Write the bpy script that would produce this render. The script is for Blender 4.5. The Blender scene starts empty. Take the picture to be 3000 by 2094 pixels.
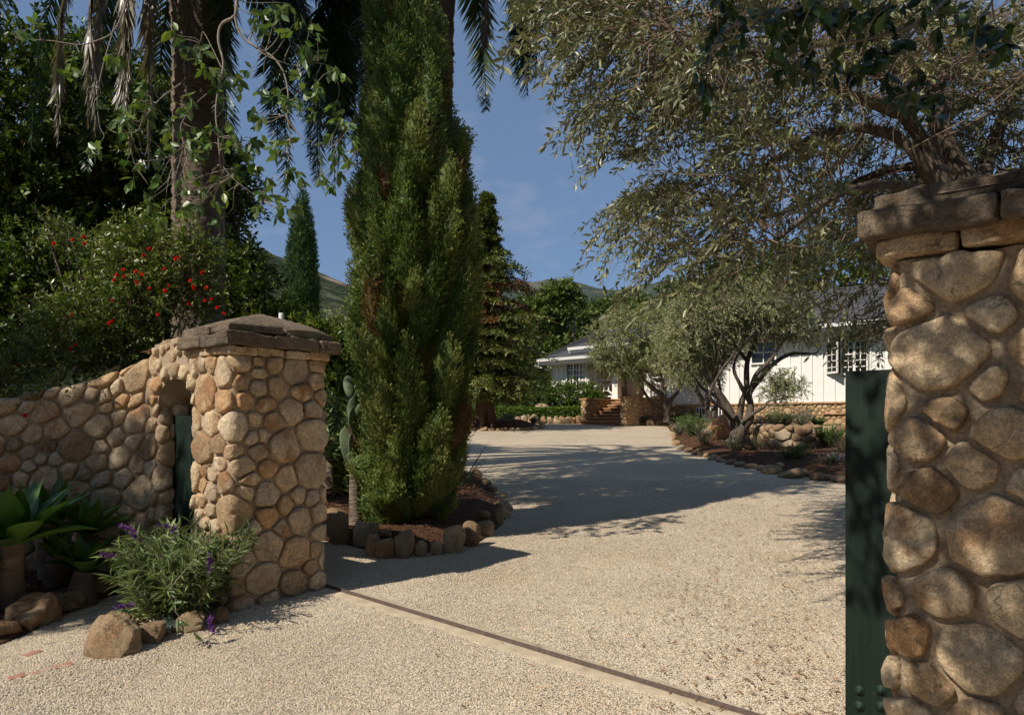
# Driveway entrance between stone gate pillars, white house beyond. Self-contained Blender 4.5 script.
import bpy, bmesh, math, random
import numpy as np
from mathutils import Vector, Matrix

random.seed(11)
scene = bpy.context.scene
COL = scene.collection
PI = math.pi
# ---- photograph geometry: pixel of the 3000 px photo -> point in metres (camera at origin, looking +Y)
F, H0, CX, EYE, SL = 2100.0, 1235.0, 1500.0, 1.4, 0.0424

def G(y):
    """height of the rising ground at distance y"""
    y = np.asarray(y, float)
    return np.where(y < 30, SL * y, SL * (30 + 8 * (1 - np.exp(-np.maximum(y - 30, 0) / 8))))

def at(px, py, Y):
    return np.array([(px - CX) / F * Y, Y, EYE - (py - H0) / F * Y])

def gp(px, py):
    a = (py - H0) / F + SL
    Y = EYE / a
    for _ in range(30):
        Y = (EYE - float(G(Y)) + SL * Y) / a if Y > 29 else EYE / a
    return np.array([(px - CX) / F * Y, Y, float(G(Y))])

def nrm(v):
    v = np.asarray(v, float)
    return v / (np.linalg.norm(v, axis=-1, keepdims=True) + 1e-12)

# ---------------------------------------------------------------- mesh builder
class MB:
    def __init__(s):
        s.v, s.f, s.c, s.m, s.n = [], [], [], [], 0

    def add(s, v, faces, col=(0.5, 0.5, 0.0), mi=0):
        v = np.asarray(v, float).reshape(-1, 3)
        c = np.empty((len(v), 3))
        c[:] = col
        s.v.append(v)
        s.c.append(c)
        for a in faces:
            a = np.asarray(a, np.int64)
            if a.size:
                s.f.append(a + s.n)
                s.m.append(np.full(len(a), mi))
        s.n += len(v)
        return s

    def box(s, c, h, ax=None, col=(0.5, 0.5, 0), mi=0):
        """box with centre c, half sizes h, axes ax (rows)"""
        ax = np.eye(3) if ax is None else np.asarray(ax, float)
        k = np.array([[x, y, z] for x in (-1, 1) for y in (-1, 1) for z in (-1, 1)], float) * np.asarray(h)
        q = [[0, 1, 3, 2], [4, 6, 7, 5], [0, 4, 5, 1], [2, 3, 7, 6], [0, 2, 6, 4], [1, 5, 7, 3]]
        return s.add(np.asarray(c) + k @ ax, [np.array(q)], col, mi)

    def build(s, name, mats, parent=None, smooth=False, loc=None):
        me = bpy.data.meshes.new(name)
        if s.n:
            V = np.concatenate(s.v)
            C = np.concatenate(s.c)
            if loc is not None:
                V = V - np.asarray(loc)
            flat = np.concatenate([a.ravel() for a in s.f])
            tot = np.concatenate([np.full(len(a), a.shape[1]) for a in s.f])
            start = np.concatenate([[0], np.cumsum(tot)[:-1]])
            me.vertices.add(len(V))
            me.vertices.foreach_set('co', V.astype(np.float32).ravel())
            me.loops.add(len(flat))
            me.loops.foreach_set('vertex_index', flat.astype(np.int32))
            me.polygons.add(len(tot))
            me.polygons.foreach_set('loop_start', start.astype(np.int32))
            me.polygons.foreach_set('material_index', np.concatenate(s.m).astype(np.int32))
            me.polygons.foreach_set('use_smooth', np.full(len(tot), bool(smooth)))
            at_ = me.attributes.new('rnd', 'FLOAT_COLOR', 'POINT')
            at_.data.foreach_set('color', np.concatenate([C, np.ones((len(C), 1))], 1).astype(np.float32).ravel())
            me.update(calc_edges=True)
        for m in (mats if isinstance(mats, (list, tuple)) else [mats]):
            me.materials.append(m)
        o = bpy.data.objects.new(name, me)
        COL.objects.link(o)
        if loc is not None:
            o.location = loc
        if parent is not None:
            o.parent = parent
            if loc is None:
                o.matrix_parent_inverse = Matrix.Translation(-Vector(parent.location))
        return o

def tag(o, label=None, cat=None, group=None, kind=None):
    if label: o['label'] = label
    if cat: o['category'] = cat
    if group: o['group'] = group
    if kind: o['kind'] = kind
    return o

def thing(name, loc, label, cat, group=None):
    o = bpy.data.objects.new(name, None)
    COL.objects.link(o)
    o.location = Vector([float(x) for x in loc])
    o.empty_display_size = 0.2
    return tag(o, label, cat, group)

ORD = ('first second third fourth fifth sixth seventh eighth ninth tenth eleventh twelfth thirteenth fourteenth '
       'fifteenth sixteenth seventeenth eighteenth nineteenth twentieth').split() + ['twenty-first', 'twenty-second', 'twenty-third', 'twenty-fourth', 'twenty-fifth']

# ---------------------------------------------------------------- node materials
def newmat(name):
    m = bpy.data.materials.new(name)
    m.use_nodes = True
    nt = m.node_tree
    nt.nodes.clear()
    return m, nt

class NT:
    def __init__(s, nt): s.nt = nt
    def n(s, t, **kw):
        nd = s.nt.nodes.new(t)
        for k, v in kw.items():
            if k in nd.inputs: nd.inputs[k].default_value = v
            else: setattr(nd, k, v)
        return nd
    def l(s, a, b): s.nt.links.new(a, b)
    def attr(s):
        a = s.n('ShaderNodeAttribute', attribute_name='rnd')
        sp = s.n('ShaderNodeSeparateColor')
        s.l(a.outputs['Color'], sp.inputs[0])
        return sp.outputs
    def ramp(s, src, stops, interp='LINEAR'):
        r = s.n('ShaderNodeValToRGB')
        r.color_ramp.interpolation = interp
        e = r.color_ramp.elements
        while len(e) < len(stops): e.new(0.5)
        for i, (p, c) in enumerate(stops):
            e[i].position = p
            e[i].color = (*c, 1) if len(c) == 3 else c
        s.l(src, r.inputs[0])
        return r.outputs[0]
    def noise(s, scale, detail=4, rough=0.6, coord=None, out='Fac'):
        t = s.n('ShaderNodeTexNoise', Scale=scale, Detail=detail, Roughness=rough)
        if coord is not None: s.l(coord, t.inputs['Vector'])
        return t.outputs[out]
    def mix(s, fac, a, b, mode='MIX'):
        m = s.n('ShaderNodeMix', data_type='RGBA', blend_type=mode)
        for sock, v in ((m.inputs[0], fac), (m.inputs[6], a), (m.inputs[7], b)):
            if isinstance(v, (int, float)): sock.default_value = v
            elif isinstance(v, tuple): sock.default_value = (*v, 1)
            else: s.l(v, sock)
        return m.outputs[2]
    def math(s, op, a, b=0.0, c=0.0):
        m = s.n('ShaderNodeMath', operation=op)
        for i, v in enumerate((a, b, c)):
            if isinstance(v, (int, float)): m.inputs[i].default_value = v
            else: s.l(v, m.inputs[i])
        return m.outputs[0]
    def obj(s, scale=None):
        t = s.n('ShaderNodeNewGeometry').outputs['Position']
        if scale is None: return t
        m = s.n('ShaderNodeMapping')
        m.inputs['Scale'].default_value = scale
        s.l(t, m.inputs[0])
        return m.outputs[0]
    def bump(s, h, strength=0.5, dist=0.01, prev=None):
        b = s.n('ShaderNodeBump', Strength=strength, Distance=dist)
        s.l(h, b.inputs['Height'])
        if prev is not None: s.l(prev, b.inputs['Normal'])
        return b.outputs[0]
    def out(s, col, rough=0.6, nrm_=None, spec=0.4, trans=None, tcol=None, metal=0.0):
        p = s.n('ShaderNodeBsdfPrincipled')
        if isinstance(col, tuple): p.inputs['Base Color'].default_value = (*col, 1)
        else: s.l(col, p.inputs['Base Color'])
        if isinstance(rough, (int, float)): p.inputs['Roughness'].default_value = rough
        else: s.l(rough, p.inputs['Roughness'])
        p.inputs['Specular IOR Level'].default_value = spec
        p.inputs['Metallic'].default_value = metal
        if nrm_ is not None: s.l(nrm_, p.inputs['Normal'])
        sh = p.outputs[0]
        if trans:
            t = s.n('ShaderNodeBsdfTranslucent')
            s.l(tcol if tcol is not None else col, t.inputs[0])
            mx = s.n('ShaderNodeMixShader')
            mx.inputs[0].default_value = trans
            s.l(sh, mx.inputs[1]); s.l(t.outputs[0], mx.inputs[2])
            sh = mx.outputs[0]
        o = s.n('ShaderNodeOutputMaterial')
        s.l(sh, o.inputs[0])

def leaf_mat(name, cols, back=None, rough=0.45, trans=0.25, spec=0.4, dead=None, tmul=(1.3, 1.35, 0.5)):
    m, nt = newmat(name); k = NT(nt)
    a = k.attr()
    n_ = len(cols)
    c = k.ramp(a[0], [(i / max(n_ - 1, 1), cc) for i, cc in enumerate(cols)])
    v = k.math('MULTIPLY_ADD', a[1], 0.7, 0.65)
    c = k.mix(1.0, c, k.ramp(v, [(0, (0, 0, 0)), (1, (1, 1, 1))]), 'MULTIPLY') if False else c
    hs = k.n('ShaderNodeHueSaturation')
    k.l(c, hs.inputs['Color']); k.l(v, hs.inputs['Value'])
    c = hs.outputs[0]
    if dead is not None: c = k.mix(a[2], c, dead)
    if back is not None:
        c = k.mix(k.n('ShaderNodeNewGeometry').outputs['Backfacing'], c, back)
    tc = k.mix(1.0, c, tmul, 'MULTIPLY')
    k.out(c, rough, None, spec, trans, tc)
    return m

def bark_mat(name, c1, c2, scale=(14, 14, 3), bump=0.8, dist=0.02, c3=None):
    m, nt = newmat(name); k = NT(nt)
    co = k.obj(scale)
    f = k.noise(1.0, 6, 0.65, co)
    c = k.ramp(f, [(0.3, c1), (0.7, c2)])
    if c3 is not None:
        c = k.mix(k.ramp(k.noise(1.7, 3, 0.5, k.obj()), [(0.45, (0, 0, 0)), (0.65, (1, 1, 1))]), c, c3)
    k.out(c, 0.85, k.bump(f, bump, dist), 0.2)
    return m

def stone_mat(name, pal, stain=(0.40, 0.20, 0.085), grain=90, rough=0.85, amp=1.0, dark=(0.10, 0.075, 0.055)):
    m, nt = newmat(name); k = NT(nt)
    a = k.attr()
    n_ = len(pal)
    co = k.obj()
    base = k.ramp(a[0], [(i / (n_ - 1), p) for i, p in enumerate(pal)])
    # soft mottling, rusty patches, dark lichen, fine grain
    mot = k.noise(9, 5, 0.65, co)
    base = k.mix(k.ramp(mot, [(0.38, (0, 0, 0)), (0.62, (0.8,) * 3)]), base, k.mix(1.0, base, (1.30, 1.24, 1.15), 'MULTIPLY'))
    low = k.noise(3.5, 5, 0.65, co)
    base = k.mix(k.ramp(low, [(0.35, (0.38,) * 3), (0.6, (0, 0, 0))]), base, k.mix(1.0, base, (0.62, 0.56, 0.5), 'MULTIPLY'))
    ad = k.n('ShaderNodeVectorMath', operation='ADD'); k.l(co, ad.inputs[0])
    cb = k.n('ShaderNodeCombineXYZ'); k.l(a[1], cb.inputs[0]); k.l(a[0], cb.inputs[1])
    sc = k.n('ShaderNodeVectorMath', operation='SCALE'); k.l(cb.outputs[0], sc.inputs[0]); sc.inputs['Scale'].default_value = 40
    k.l(sc.outputs[0], ad.inputs[1])
    pr = k.noise(7, 4, 0.6, ad.outputs[0])
    rust = k.math('MULTIPLY', k.ramp(pr, [(0.48, (0, 0, 0)), (0.62, (1, 1, 1))]), k.ramp(a[1], [(0.3, (0.12,) * 3), (0.9, (0.85,) * 3)]))
    base = k.mix(rust, base, stain)
    ln = k.noise(16, 6, 0.7, ad.outputs[0])
    base = k.mix(k.math('MULTIPLY', k.ramp(ln, [(0.58, (0, 0, 0)), (0.7, (1, 1, 1))]), k.ramp(a[2], [(0.5, (0.05,) * 3), (1.0, (0.75,) * 3)])), base, dark)
    gm = k.noise(grain * 0.4, 5, 0.75, co)
    base = k.mix(0.55, base, k.mix(1.0, base, k.ramp(gm, [(0.32, (0.6,) * 3), (0.68, (1.5,) * 3)]), 'MULTIPLY'))
    gr = k.noise(grain, 4, 0.7, co)
    base = k.mix(0.6, base, k.mix(1.0, base, k.ramp(gr, [(0.3, (0.45,) * 3), (0.7, (1.35,) * 3)]), 'MULTIPLY'))
    g2 = k.noise(grain * 2.4, 3, 0.8, co)
    base = k.mix(0.5, base, k.mix(1.0, base, k.ramp(g2, [(0.35, (0.5,) * 3), (0.65, (1.45,) * 3)]), 'MULTIPLY'))
    wv = k.n('ShaderNodeVectorMath', operation='ADD'); k.l(ad.outputs[0], wv.inputs[0])
    ws = k.n('ShaderNodeVectorMath', operation='SCALE'); k.l(k.noise(6, 4, 0.7, co, 'Color'), ws.inputs[0]); ws.inputs['Scale'].default_value = 0.22
    k.l(ws.outputs[0], wv.inputs[1])
    cr = k.n('ShaderNodeTexVoronoi', Scale=5.5, feature='DISTANCE_TO_EDGE'); k.l(wv.outputs[0], cr.inputs['Vector'])
    crack = k.math('MULTIPLY', k.ramp(cr.outputs['Distance'], [(0.0, (1, 1, 1)), (0.022, (0, 0, 0))]), k.ramp(k.noise(4, 3, 0.6, ad.outputs[0]), [(0.5, (0, 0, 0)), (0.6, (0.7,) * 3)]))
    base = k.mix(crack, base, dark)
    b1 = k.bump(k.noise(14, 7, 0.75, co), 0.8 * amp, 0.04)
    b2 = k.bump(gm, 0.7 * amp, 0.012, b1)
    b2 = k.bump(gr, 0.8 * amp, 0.006, b2)
    b2 = k.bump(k.math('MULTIPLY', crack, -1.0), 0.6, 0.01, b2)
    k.out(base, rough, b2, 0.25)
    return m

def flat_mat(name, c, rough=0.6, spec=0.4, var=0.0, scale=20, bump=0.0, stretch=None, metal=0.0, c2=None):
    m, nt = newmat(name); k = NT(nt)
    co = k.obj(stretch)
    f = k.noise(scale, 5, 0.6, co)
    c2 = c2 or tuple(x * (1 - var) for x in c)
    col = k.ramp(f, [(0.3, c2), (0.7, c)])
    k.out(col, rough, k.bump(f, bump, 0.01) if bump else None, spec, metal=metal)
    return m

M = {}
SAND = [(0.285, 0.19, 0.11), (0.62, 0.455, 0.28), (0.68, 0.525, 0.345), (0.7, 0.555, 0.375), (0.56, 0.415, 0.265), (0.6, 0.36, 0.18), (0.68, 0.53, 0.355), (0.45, 0.35, 0.245), (0.72, 0.59, 0.42), (0.66, 0.49, 0.31), (0.53, 0.43, 0.315)]
M['stone'] = stone_mat('field_stone', SAND)
M['stone_far'] = stone_mat('house_stone', [(0.40, 0.26, 0.13), (0.50, 0.35, 0.19), (0.55, 0.40, 0.24), (0.42, 0.27, 0.14), (0.52, 0.38, 0.22)], grain=50)
M['boulder'] = stone_mat('boulder_stone', [(0.22, 0.14, 0.08), (0.33, 0.235, 0.14), (0.42, 0.32, 0.20), (0.29, 0.19, 0.11), (0.37, 0.275, 0.17), (0.46, 0.375, 0.26)], stain=(0.33, 0.16, 0.07), grain=120)
M['boulder_orange'] = stone_mat('boulder_orange', [(0.40, 0.19, 0.08), (0.45, 0.23, 0.10)], grain=120)
M['cap'] = stone_mat('cap_sandstone', [(0.17, 0.135, 0.10), (0.23, 0.18, 0.13), (0.28, 0.22, 0.16)], stain=(0.16, 0.10, 0.06), grain=70, dark=(0.06, 0.05, 0.04))
M['mortar'] = flat_mat('mortar', (0.52, 0.40, 0.275), 0.95, 0.15, 0.5, 80, 1.0)
M['mortar_far'] = flat_mat('mortar_far', (0.30, 0.20, 0.12), 0.95, 0.15, 0.3, 30, 0.4)
M['green_paint'] = None

def paint_wood(name, c):
    m, nt = newmat(name); k = NT(nt)
    g = k.noise(1.0, 6, 0.7, k.obj((60, 60, 3)))
    col = k.ramp(g, [(0.3, tuple(x * 0.5 for x in c)), (0.7, tuple(x * 1.15 for x in c))])
    w = k.noise(5, 5, 0.7, k.obj())
    col = k.mix(k.ramp(w, [(0.52, (0, 0, 0)), (0.7, (0.6,) * 3)]), col, tuple(min(1, x * 1.7 + 0.012) for x in c))
    ch = k.noise(70, 3, 0.7, k.obj((1, 1, .25)))
    col = k.mix(k.ramp(ch, [(0.68, (0, 0, 0)), (0.74, (0.6,) * 3)]), col, (0.05, 0.05, 0.04))
    k.out(col, 0.62, k.bump(g, 0.6, 0.005), 0.25)
    return m
M['green_paint'] = paint_wood('green_paint', (0.008, 0.019, 0.0125))
M['white_paint'] = flat_mat('white_paint', (0.80, 0.77, 0.71), 0.55, 0.3, 0.06, 3, 0.02)
M['cream_paint'] = flat_mat('cream_paint', (0.66, 0.61, 0.52), 0.55, 0.3, 0.06, 3, 0.02)
M['roof'] = flat_mat('roof_shingle', (0.085, 0.085, 0.09), 0.85, 0.2, 0.45, 1.0, 0.6, (2.5, 2.5, 9))
M['red_wood'] = flat_mat('red_wood', (0.10, 0.022, 0.012), 0.5, 0.3, 0.5, 1.0, 0.1, (14, 14, 2))
M['glass'] = flat_mat('window_glass', (0.012, 0.014, 0.014), 0.06, 0.5, 0.2, 2)
M['step_stone'] = stone_mat('step_stone', [(0.42, 0.22, 0.12), (0.48, 0.27, 0.15), (0.5, 0.33, 0.2)], grain=60)
M['step_riser'] = flat_mat('step_riser', (0.42, 0.20, 0.09), 0.9, 0.2, 0.4, 9, 0.4)
M['rail_metal'] = flat_mat('rail_metal', (0.19, 0.135, 0.11), 0.55, 0.5, 0.45, 40, 0.2, metal=0.35)
M['concrete'] = flat_mat('concrete', (0.54, 0.44, 0.31), 0.9, 0.2, 0.3, 11, 0.6)
M['brick_red'] = flat_mat('brick_red', (0.47, 0.235, 0.17), 0.9, 0.2, 0.35, 25, 0.5)
M['pvc'] = flat_mat('white_pipe', (0.72, 0.71, 0.66), 0.4, 0.4, 0.08, 20)
M['pot'] = flat_mat('clay_pot', (0.13, 0.085, 0.055), 0.8, 0.3, 0.4, 14, 0.4)
M['bolt'] = flat_mat('green_bolt', (0.010, 0.030, 0.020), 0.6, 0.3, 0.4, 60, 0.2)
# ---------------------------------------------------------------- camera, sun, sky
cam_d = bpy.data.cameras.new('camera')
cam = bpy.data.objects.new('camera', cam_d)
COL.objects.link(cam)
cam.location = (0, 0, EYE)
cam.rotation_euler = (PI / 2, 0, 0)
cam_d.sensor_width = 36
cam_d.lens = 36 * F / 3000
cam_d.shift_y = (H0 - 1047) / 3000
cam_d.clip_start, cam_d.clip_end = 0.05, 20000
scene.camera = cam

SUN_D = np.array([0.80, 0.60])             # horizontal direction in which the shadows run
SUN_EL = math.radians(44)
SUN_AZ = math.atan2(-SUN_D[0], -SUN_D[1]) % (2 * PI)   # clockwise from +Y
sd = bpy.data.lights.new('sun', 'SUN')
sd.energy, sd.angle, sd.color = 4.2, math.radians(0.53), (1.0, 0.93, 0.82)
so = bpy.data.objects.new('sun', sd)
COL.objects.link(so)
ld = Vector((SUN_D[0] * math.cos(SUN_EL), SUN_D[1] * math.cos(SUN_EL), -math.sin(SUN_EL)))
so.rotation_euler = ld.to_track_quat('-Z', 'Y').to_euler()
so.location = (-20, -15, 25)

world = bpy.data.worlds.new('World')
scene.world = world
world.use_nodes = True
wk = NT(world.node_tree)
world.node_tree.nodes.clear()
sky = wk.n('ShaderNodeTexSky', sky_type='NISHITA')
sky.sun_disc = False
sky.sun_elevation = SUN_EL
sky.sun_rotation = SUN_AZ
sky.altitude, sky.air_density, sky.dust_density, sky.ozone_density = 200, 1.0, 0.15, 3.5
tc = wk.n('ShaderNodeTexCoord')
mp = wk.n('ShaderNodeMapping')
mp.inputs['Scale'].default_value = (3.0, 3.0, 6.5)
wk.l(tc.outputs['Generated'], mp.inputs[0])
cn = wk.noise(2.3, 6, 0.55, mp.outputs[0])
cm = wk.ramp(cn, [(0.56, (0, 0, 0)), (0.85, (0.34,) * 3)])
tint = wk.mix(1.0, sky.outputs[0], (0.92, 1.0, 1.14), 'MULTIPLY')
sx = wk.n('ShaderNodeSeparateXYZ'); wk.l(tc.outputs['Generated'], sx.inputs[0])
fill_veil = wk.ramp(sx.outputs[1], [(0.0, (0.55,) * 3), (0.45, (0.0,) * 3)]) if False else wk.ramp(wk.math('MULTIPLY_ADD', sx.outputs[1], 0.5, 0.5), [(0.12, (0.03,) * 3), (0.5, (0.0,) * 3)])
tint = wk.mix(0.6, tint, (2.0, 2.95, 4.55))
tint = wk.mix(fill_veil, tint, (8.5, 8.2, 7.8))       # unseen whitish sky added behind the camera to lift the shadows
colr = wk.mix(cm, tint, (7.0, 7.0, 7.2))
bg = wk.n('ShaderNodeBackground', Strength=0.075)
wk.l(colr, bg.inputs[0])
wo = wk.n('ShaderNodeOutputWorld')
wk.l(bg.outputs[0], wo.inputs[0])

scene.view_settings.view_transform = 'Standard'
scene.view_settings.look = 'None'
scene.view_settings.gamma = 1
scene.view_settings.exposure = 0.3
try:
    cy = scene.cycles
    cy.max_bounces, cy.diffuse_bounces, cy.glossy_bounces, cy.transmission_bounces = 6, 3, 2, 4
    cy.use_denoising = True
    cy.sample_clamp_indirect = 6
except Exception:
    pass

# ---------------------------------------------------------------- ground
def gravel_mat():
    m, nt = newmat('gravel'); k = NT(nt)
    co = k.obj()
    wob = k.noise(0.6, 4, 0.6, co)
    def layer(scale):
        v = k.n('ShaderNodeTexVoronoi', Scale=scale, feature='F1', Randomness=1.0)
        k.l(co, v.inputs['Vector'])
        sp = k.n('ShaderNodeSeparateColor'); k.l(v.outputs['Color'], sp.inputs[0])
        c = k.ramp(sp.outputs[0], [(0.0, (0.20, 0.165, 0.125)), (0.12, (0.36, 0.30, 0.225)), (0.3, (0.49, 0.41, 0.30)), (0.55, (0.57, 0.48, 0.355)), (0.75, (0.64, 0.55, 0.42)), (0.88, (0.52, 0.375, 0.24)), (0.94, (0.34, 0.315, 0.29)), (1.0, (0.70, 0.63, 0.51))])
        gap = k.ramp(v.outputs['Distance'], [(0.45, (1.25,) * 3), (0.85, (0.62,) * 3)])
        return k.mix(1.0, c, gap, 'MULTIPLY'), v.outputs['Distance']
    c1, d1 = layer(125)
    c2, d2 = layer(78)
    pick = k.ramp(k.noise(9, 3, 0.5, co), [(0.48, (0, 0, 0)), (0.6, (1, 1, 1))])
    c = k.mix(pick, c1, c2)
    big = k.ramp(wob, [(0.3, (0.98, 0.97, 0.95)), (0.7, (1.2, 1.17, 1.12))])
    c = k.mix(1.0, c, big, 'MULTIPLY')
    litter = k.ramp(k.noise(2.2, 6, 0.7, co), [(0.6, (0, 0, 0)), (0.75, (0.35,) * 3)])
    c = k.mix(litter, c, (0.40, 0.25, 0.14))
    c = k.mix(k.ramp(k.noise(0.9, 5, 0.65, co), [(0.42, (0, 0, 0)), (0.68, (0.3,) * 3)]), c, k.mix(1.0, c, (0.80, 0.69, 0.56), 'MULTIPLY'))
    inv = k.math('SUBTRACT', 1.0, d1)
    b = k.bump(inv, 0.9, 0.012)
    b = k.bump(k.noise(1.2, 4, 0.6, co), 0.35, 0.10, b)
    k.out(c, 0.9, b, 0.2)
    return m

def soil_mat(name, c1, c2, c3):
    m, nt = newmat(name); k = NT(nt)
    co = k.obj()
    f = k.noise(38, 6, 0.75, co)
    g = k.noise(1.1, 4, 0.6, co)
    v = k.n('ShaderNodeTexVoronoi', Scale=42); k.l(co, v.inputs['Vector'])
    c = k.ramp(f, [(0.3, c1), (0.52, c2), (0.75, c3)])
    c = k.mix(k.ramp(g, [(0.4, (0, 0, 0)), (0.7, (0.5,) * 3)]), c, c1)
    b = k.bump(f, 0.9, 0.03)
    b = k.bump(v.outputs['Distance'], 0.6, 0.02, b)
    k.out(c, 0.95, b, 0.15)
    return m
M['gravel'] = gravel_mat()
M['mulch'] = soil_mat('mulch', (0.055, 0.026, 0.014), (0.115, 0.056, 0.030), (0.21, 0.115, 0.065))
M['soil'] = soil_mat('soil', (0.06, 0.045, 0.028), (0.11, 0.085, 0.05), (0.17, 0.13, 0.08))
M['lawn'] = soil_mat('lawn', (0.02, 0.05, 0.012), (0.04, 0.09, 0.02), (0.06, 0.12, 0.03))

def grid_sheet(name, xs, ys, zf, mat, kind='structure', parent=None):
    X, Y = np.meshgrid(xs, ys)
    Z = zf(X, Y)
    v = np.stack([X, Y, Z], -1).reshape(-1, 3)
    nx, ny = len(xs), len(ys)
    i = (np.arange(ny - 1)[:, None] * nx + np.arange(nx - 1)).ravel()
    mb = MB().add(v, [np.stack([i, i + 1, i + 1 + nx, i + nx], 1)])
    return tag(mb.build(name, mat, parent, True), kind=kind)

def wob(X, Y, s=1.0, seed=0):
    r = np.random.default_rng(seed)
    o = 0
    for i in range(7):
        a = r.uniform(0, 6.28); f = s * r.uniform(0.5, 2.4)
        o = o + np.sin((X * math.cos(a) + Y * math.sin(a)) * f + r.uniform(0, 6.28)) / 7
    return o

gxs = np.concatenate([-np.geomspace(700, 20, 24), np.linspace(-19, 19, 60), np.geomspace(20, 700, 24)])
gys = np.concatenate([-np.geomspace(60, 7, 8), np.linspace(-6, 60, 90), np.geomspace(62, 1100, 30)])
grid_sheet('ground', gxs, gys, lambda X, Y: G(Y) - 0.035 + 0 * X, M['soil'])

def in_poly(x, y, poly):
    n = len(poly); c = np.zeros(np.shape(x), bool)
    j = n - 1
    for i in range(n):
        xi, yi = poly[i]; xj, yj = poly[j]
        c ^= ((yi > y) != (yj > y)) & (x < (xj - xi) * (y - yi) / (yj - yi + 1e-12) + xi)
        j = i
    return c

def poly_sheet(name, poly, mat, dz, lift=0.0, step=0.35, kind='structure', edge=0.5, bumpy=0.0, seed=1, sub=None):
    """flat polygon cut into a fine mesh that follows the slope, raised towards its middle by lift"""
    bm = bmesh.new()
    vs = [bm.verts.new((p[0], p[1], 0)) for p in poly]
    bm.faces.new(vs)
    x0, y0 = np.min(poly, 0); x1, y1 = np.max(poly, 0)
    for ax, a, b in ((0, x0, x1), (1, y0, y1)):
        st = step
        for t in np.arange(a + st, b, st):
            co = (t, 0, 0) if ax == 0 else (0, t, 0)
            no = (1, 0, 0) if ax == 0 else (0, 1, 0)
            bmesh.ops.bisect_plane(bm, geom=bm.verts[:] + bm.edges[:] + bm.faces[:], plane_co=co, plane_no=no)
    P = np.array([v.co[:2] for v in bm.verts])
    Q = np.array(poly)
    dmin = np.full(len(P), 1e9)
    for i in range(len(Q)):
        a, b = Q[i - 1], Q[i]
        t = np.clip(((P - a) @ (b - a)) / ((b - a) @ (b - a) + 1e-9), 0, 1)
        dmin = np.minimum(dmin, np.linalg.norm(P - (a + t[:, None] * (b - a)), axis=1))
    s = np.clip(dmin / edge, 0, 1)
    z = G(P[:, 1]) + dz + lift * (s * s * (3 - 2 * s)) + bumpy * wob(P[:, 0], P[:, 1], 3, seed)
    for v, zz in zip(bm.verts, z): v.co.z = zz
    me = bpy.data.meshes.new(name)
    bm.to_mesh(me); bm.free()
    for p in me.polygons: p.use_smooth = True
    me.materials.append(mat)
    o = bpy.data.objects.new(name, me)
    COL.objects.link(o)
    return tag(o, kind=kind)

g2 = lambda *pp: [tuple(gp(*p)[:2]) for p in pp]
# driveway outline: foreground apron, right bed edge, house forecourt, island and left bed edge
drive = ([(-7.0, -3.0), (7.5, -3.0), (7.5, 3.0), (6.6, 7.0)] +
         g2((2490, 1420), (2400, 1402), (2300, 1385), (2200, 1366), (2100, 1342), (2010, 1318), (1980, 1292), (1968, 1265), (1955, 1250)) +
         [(5.6, 30.4), (3.4, 30.9), (1.0, 32.0), (-3.0, 33.5), (-9.0, 33.0), (-12.0, 25.0), (-9.0, 18.0), (-4.0, 15.5)] +
         g2((1375, 1385), (1420, 1408), (1450, 1440), (1490, 1475), (1490, 1510), (1455, 1550), (1400, 1590), (1300, 1615), (1200, 1622), (1100, 1618), (1000, 1592), (940, 1580)) +
         [(-2.4, 6.6), (-2.2, 4.9), (-2.62, 5.1), (-2.75, 4.9), (-2.80, 4.5), (-2.80, 4.1), (-2.90, 3.6), (-3.6, 2.9), (-7.0, 2.2)])
poly_sheet('driveway', drive, M['gravel'], 0.0, 0.0, 0.6, bumpy=0.006)
mid_bed = g2((940, 1580), (1000, 1592), (1100, 1618), (1200, 1622), (1300, 1615), (1400, 1590), (1455, 1550), (1490, 1510), (1490, 1475), (1450, 1440), (1420, 1408), (1375, 1385)) + [(-4.0, 15.5), (-9.0, 18.0), (-14.0, 18.0), (-14.0, 6.5), (-5.0, 5.8), (-2.4, 6.6)]
poly_sheet('mulch_bed', mid_bed, M['mulch'], 0.012, 0.19, 0.4, edge=0.45, bumpy=0.012)
left_bed = [(-2.62, 5.12), (-2.75, 4.9), (-2.80, 4.5), (-2.80, 4.1), (-2.90, 3.6), (-3.6, 2.9), (-7.0, 2.2), (-7.5, 5.0), (-3.6, 5.9), (-2.66, 5.32)]
poly_sheet('planting_soil', left_bed, M['mulch'], 0.006, 0.10, 0.35, edge=0.25, bumpy=0.01, seed=4)
right_bed = g2((2490, 1420), (2400, 1402), (2300, 1385), (2200, 1366), (2100, 1342), (2010, 1318), (1980, 1292), (1968, 1265), (1955, 1250))[::-1] + [(6.6, 7.0), (9.0, 6.0), (14.0, 12.0), (13.5, 24.0), (8.5, 27.8), (5.6, 30.4)]
poly_sheet('mulch_bed', right_bed, M['mulch'], 0.010, 0.16, 0.5, edge=0.6, bumpy=0.015, seed=7)
isl_c = np.array([-1.2, 27.95])
island = [(isl_c[0] + 2.45 * math.cos(t), isl_c[1] + 2.5 * math.sin(t)) for t in np.linspace(0, 2 * PI, 36)[:-1]]
poly_sheet('mulch_bed', island, M['mulch'], 0.014, 0.27, 0.4, edge=0.9, bumpy=0.015, seed=9)

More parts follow.
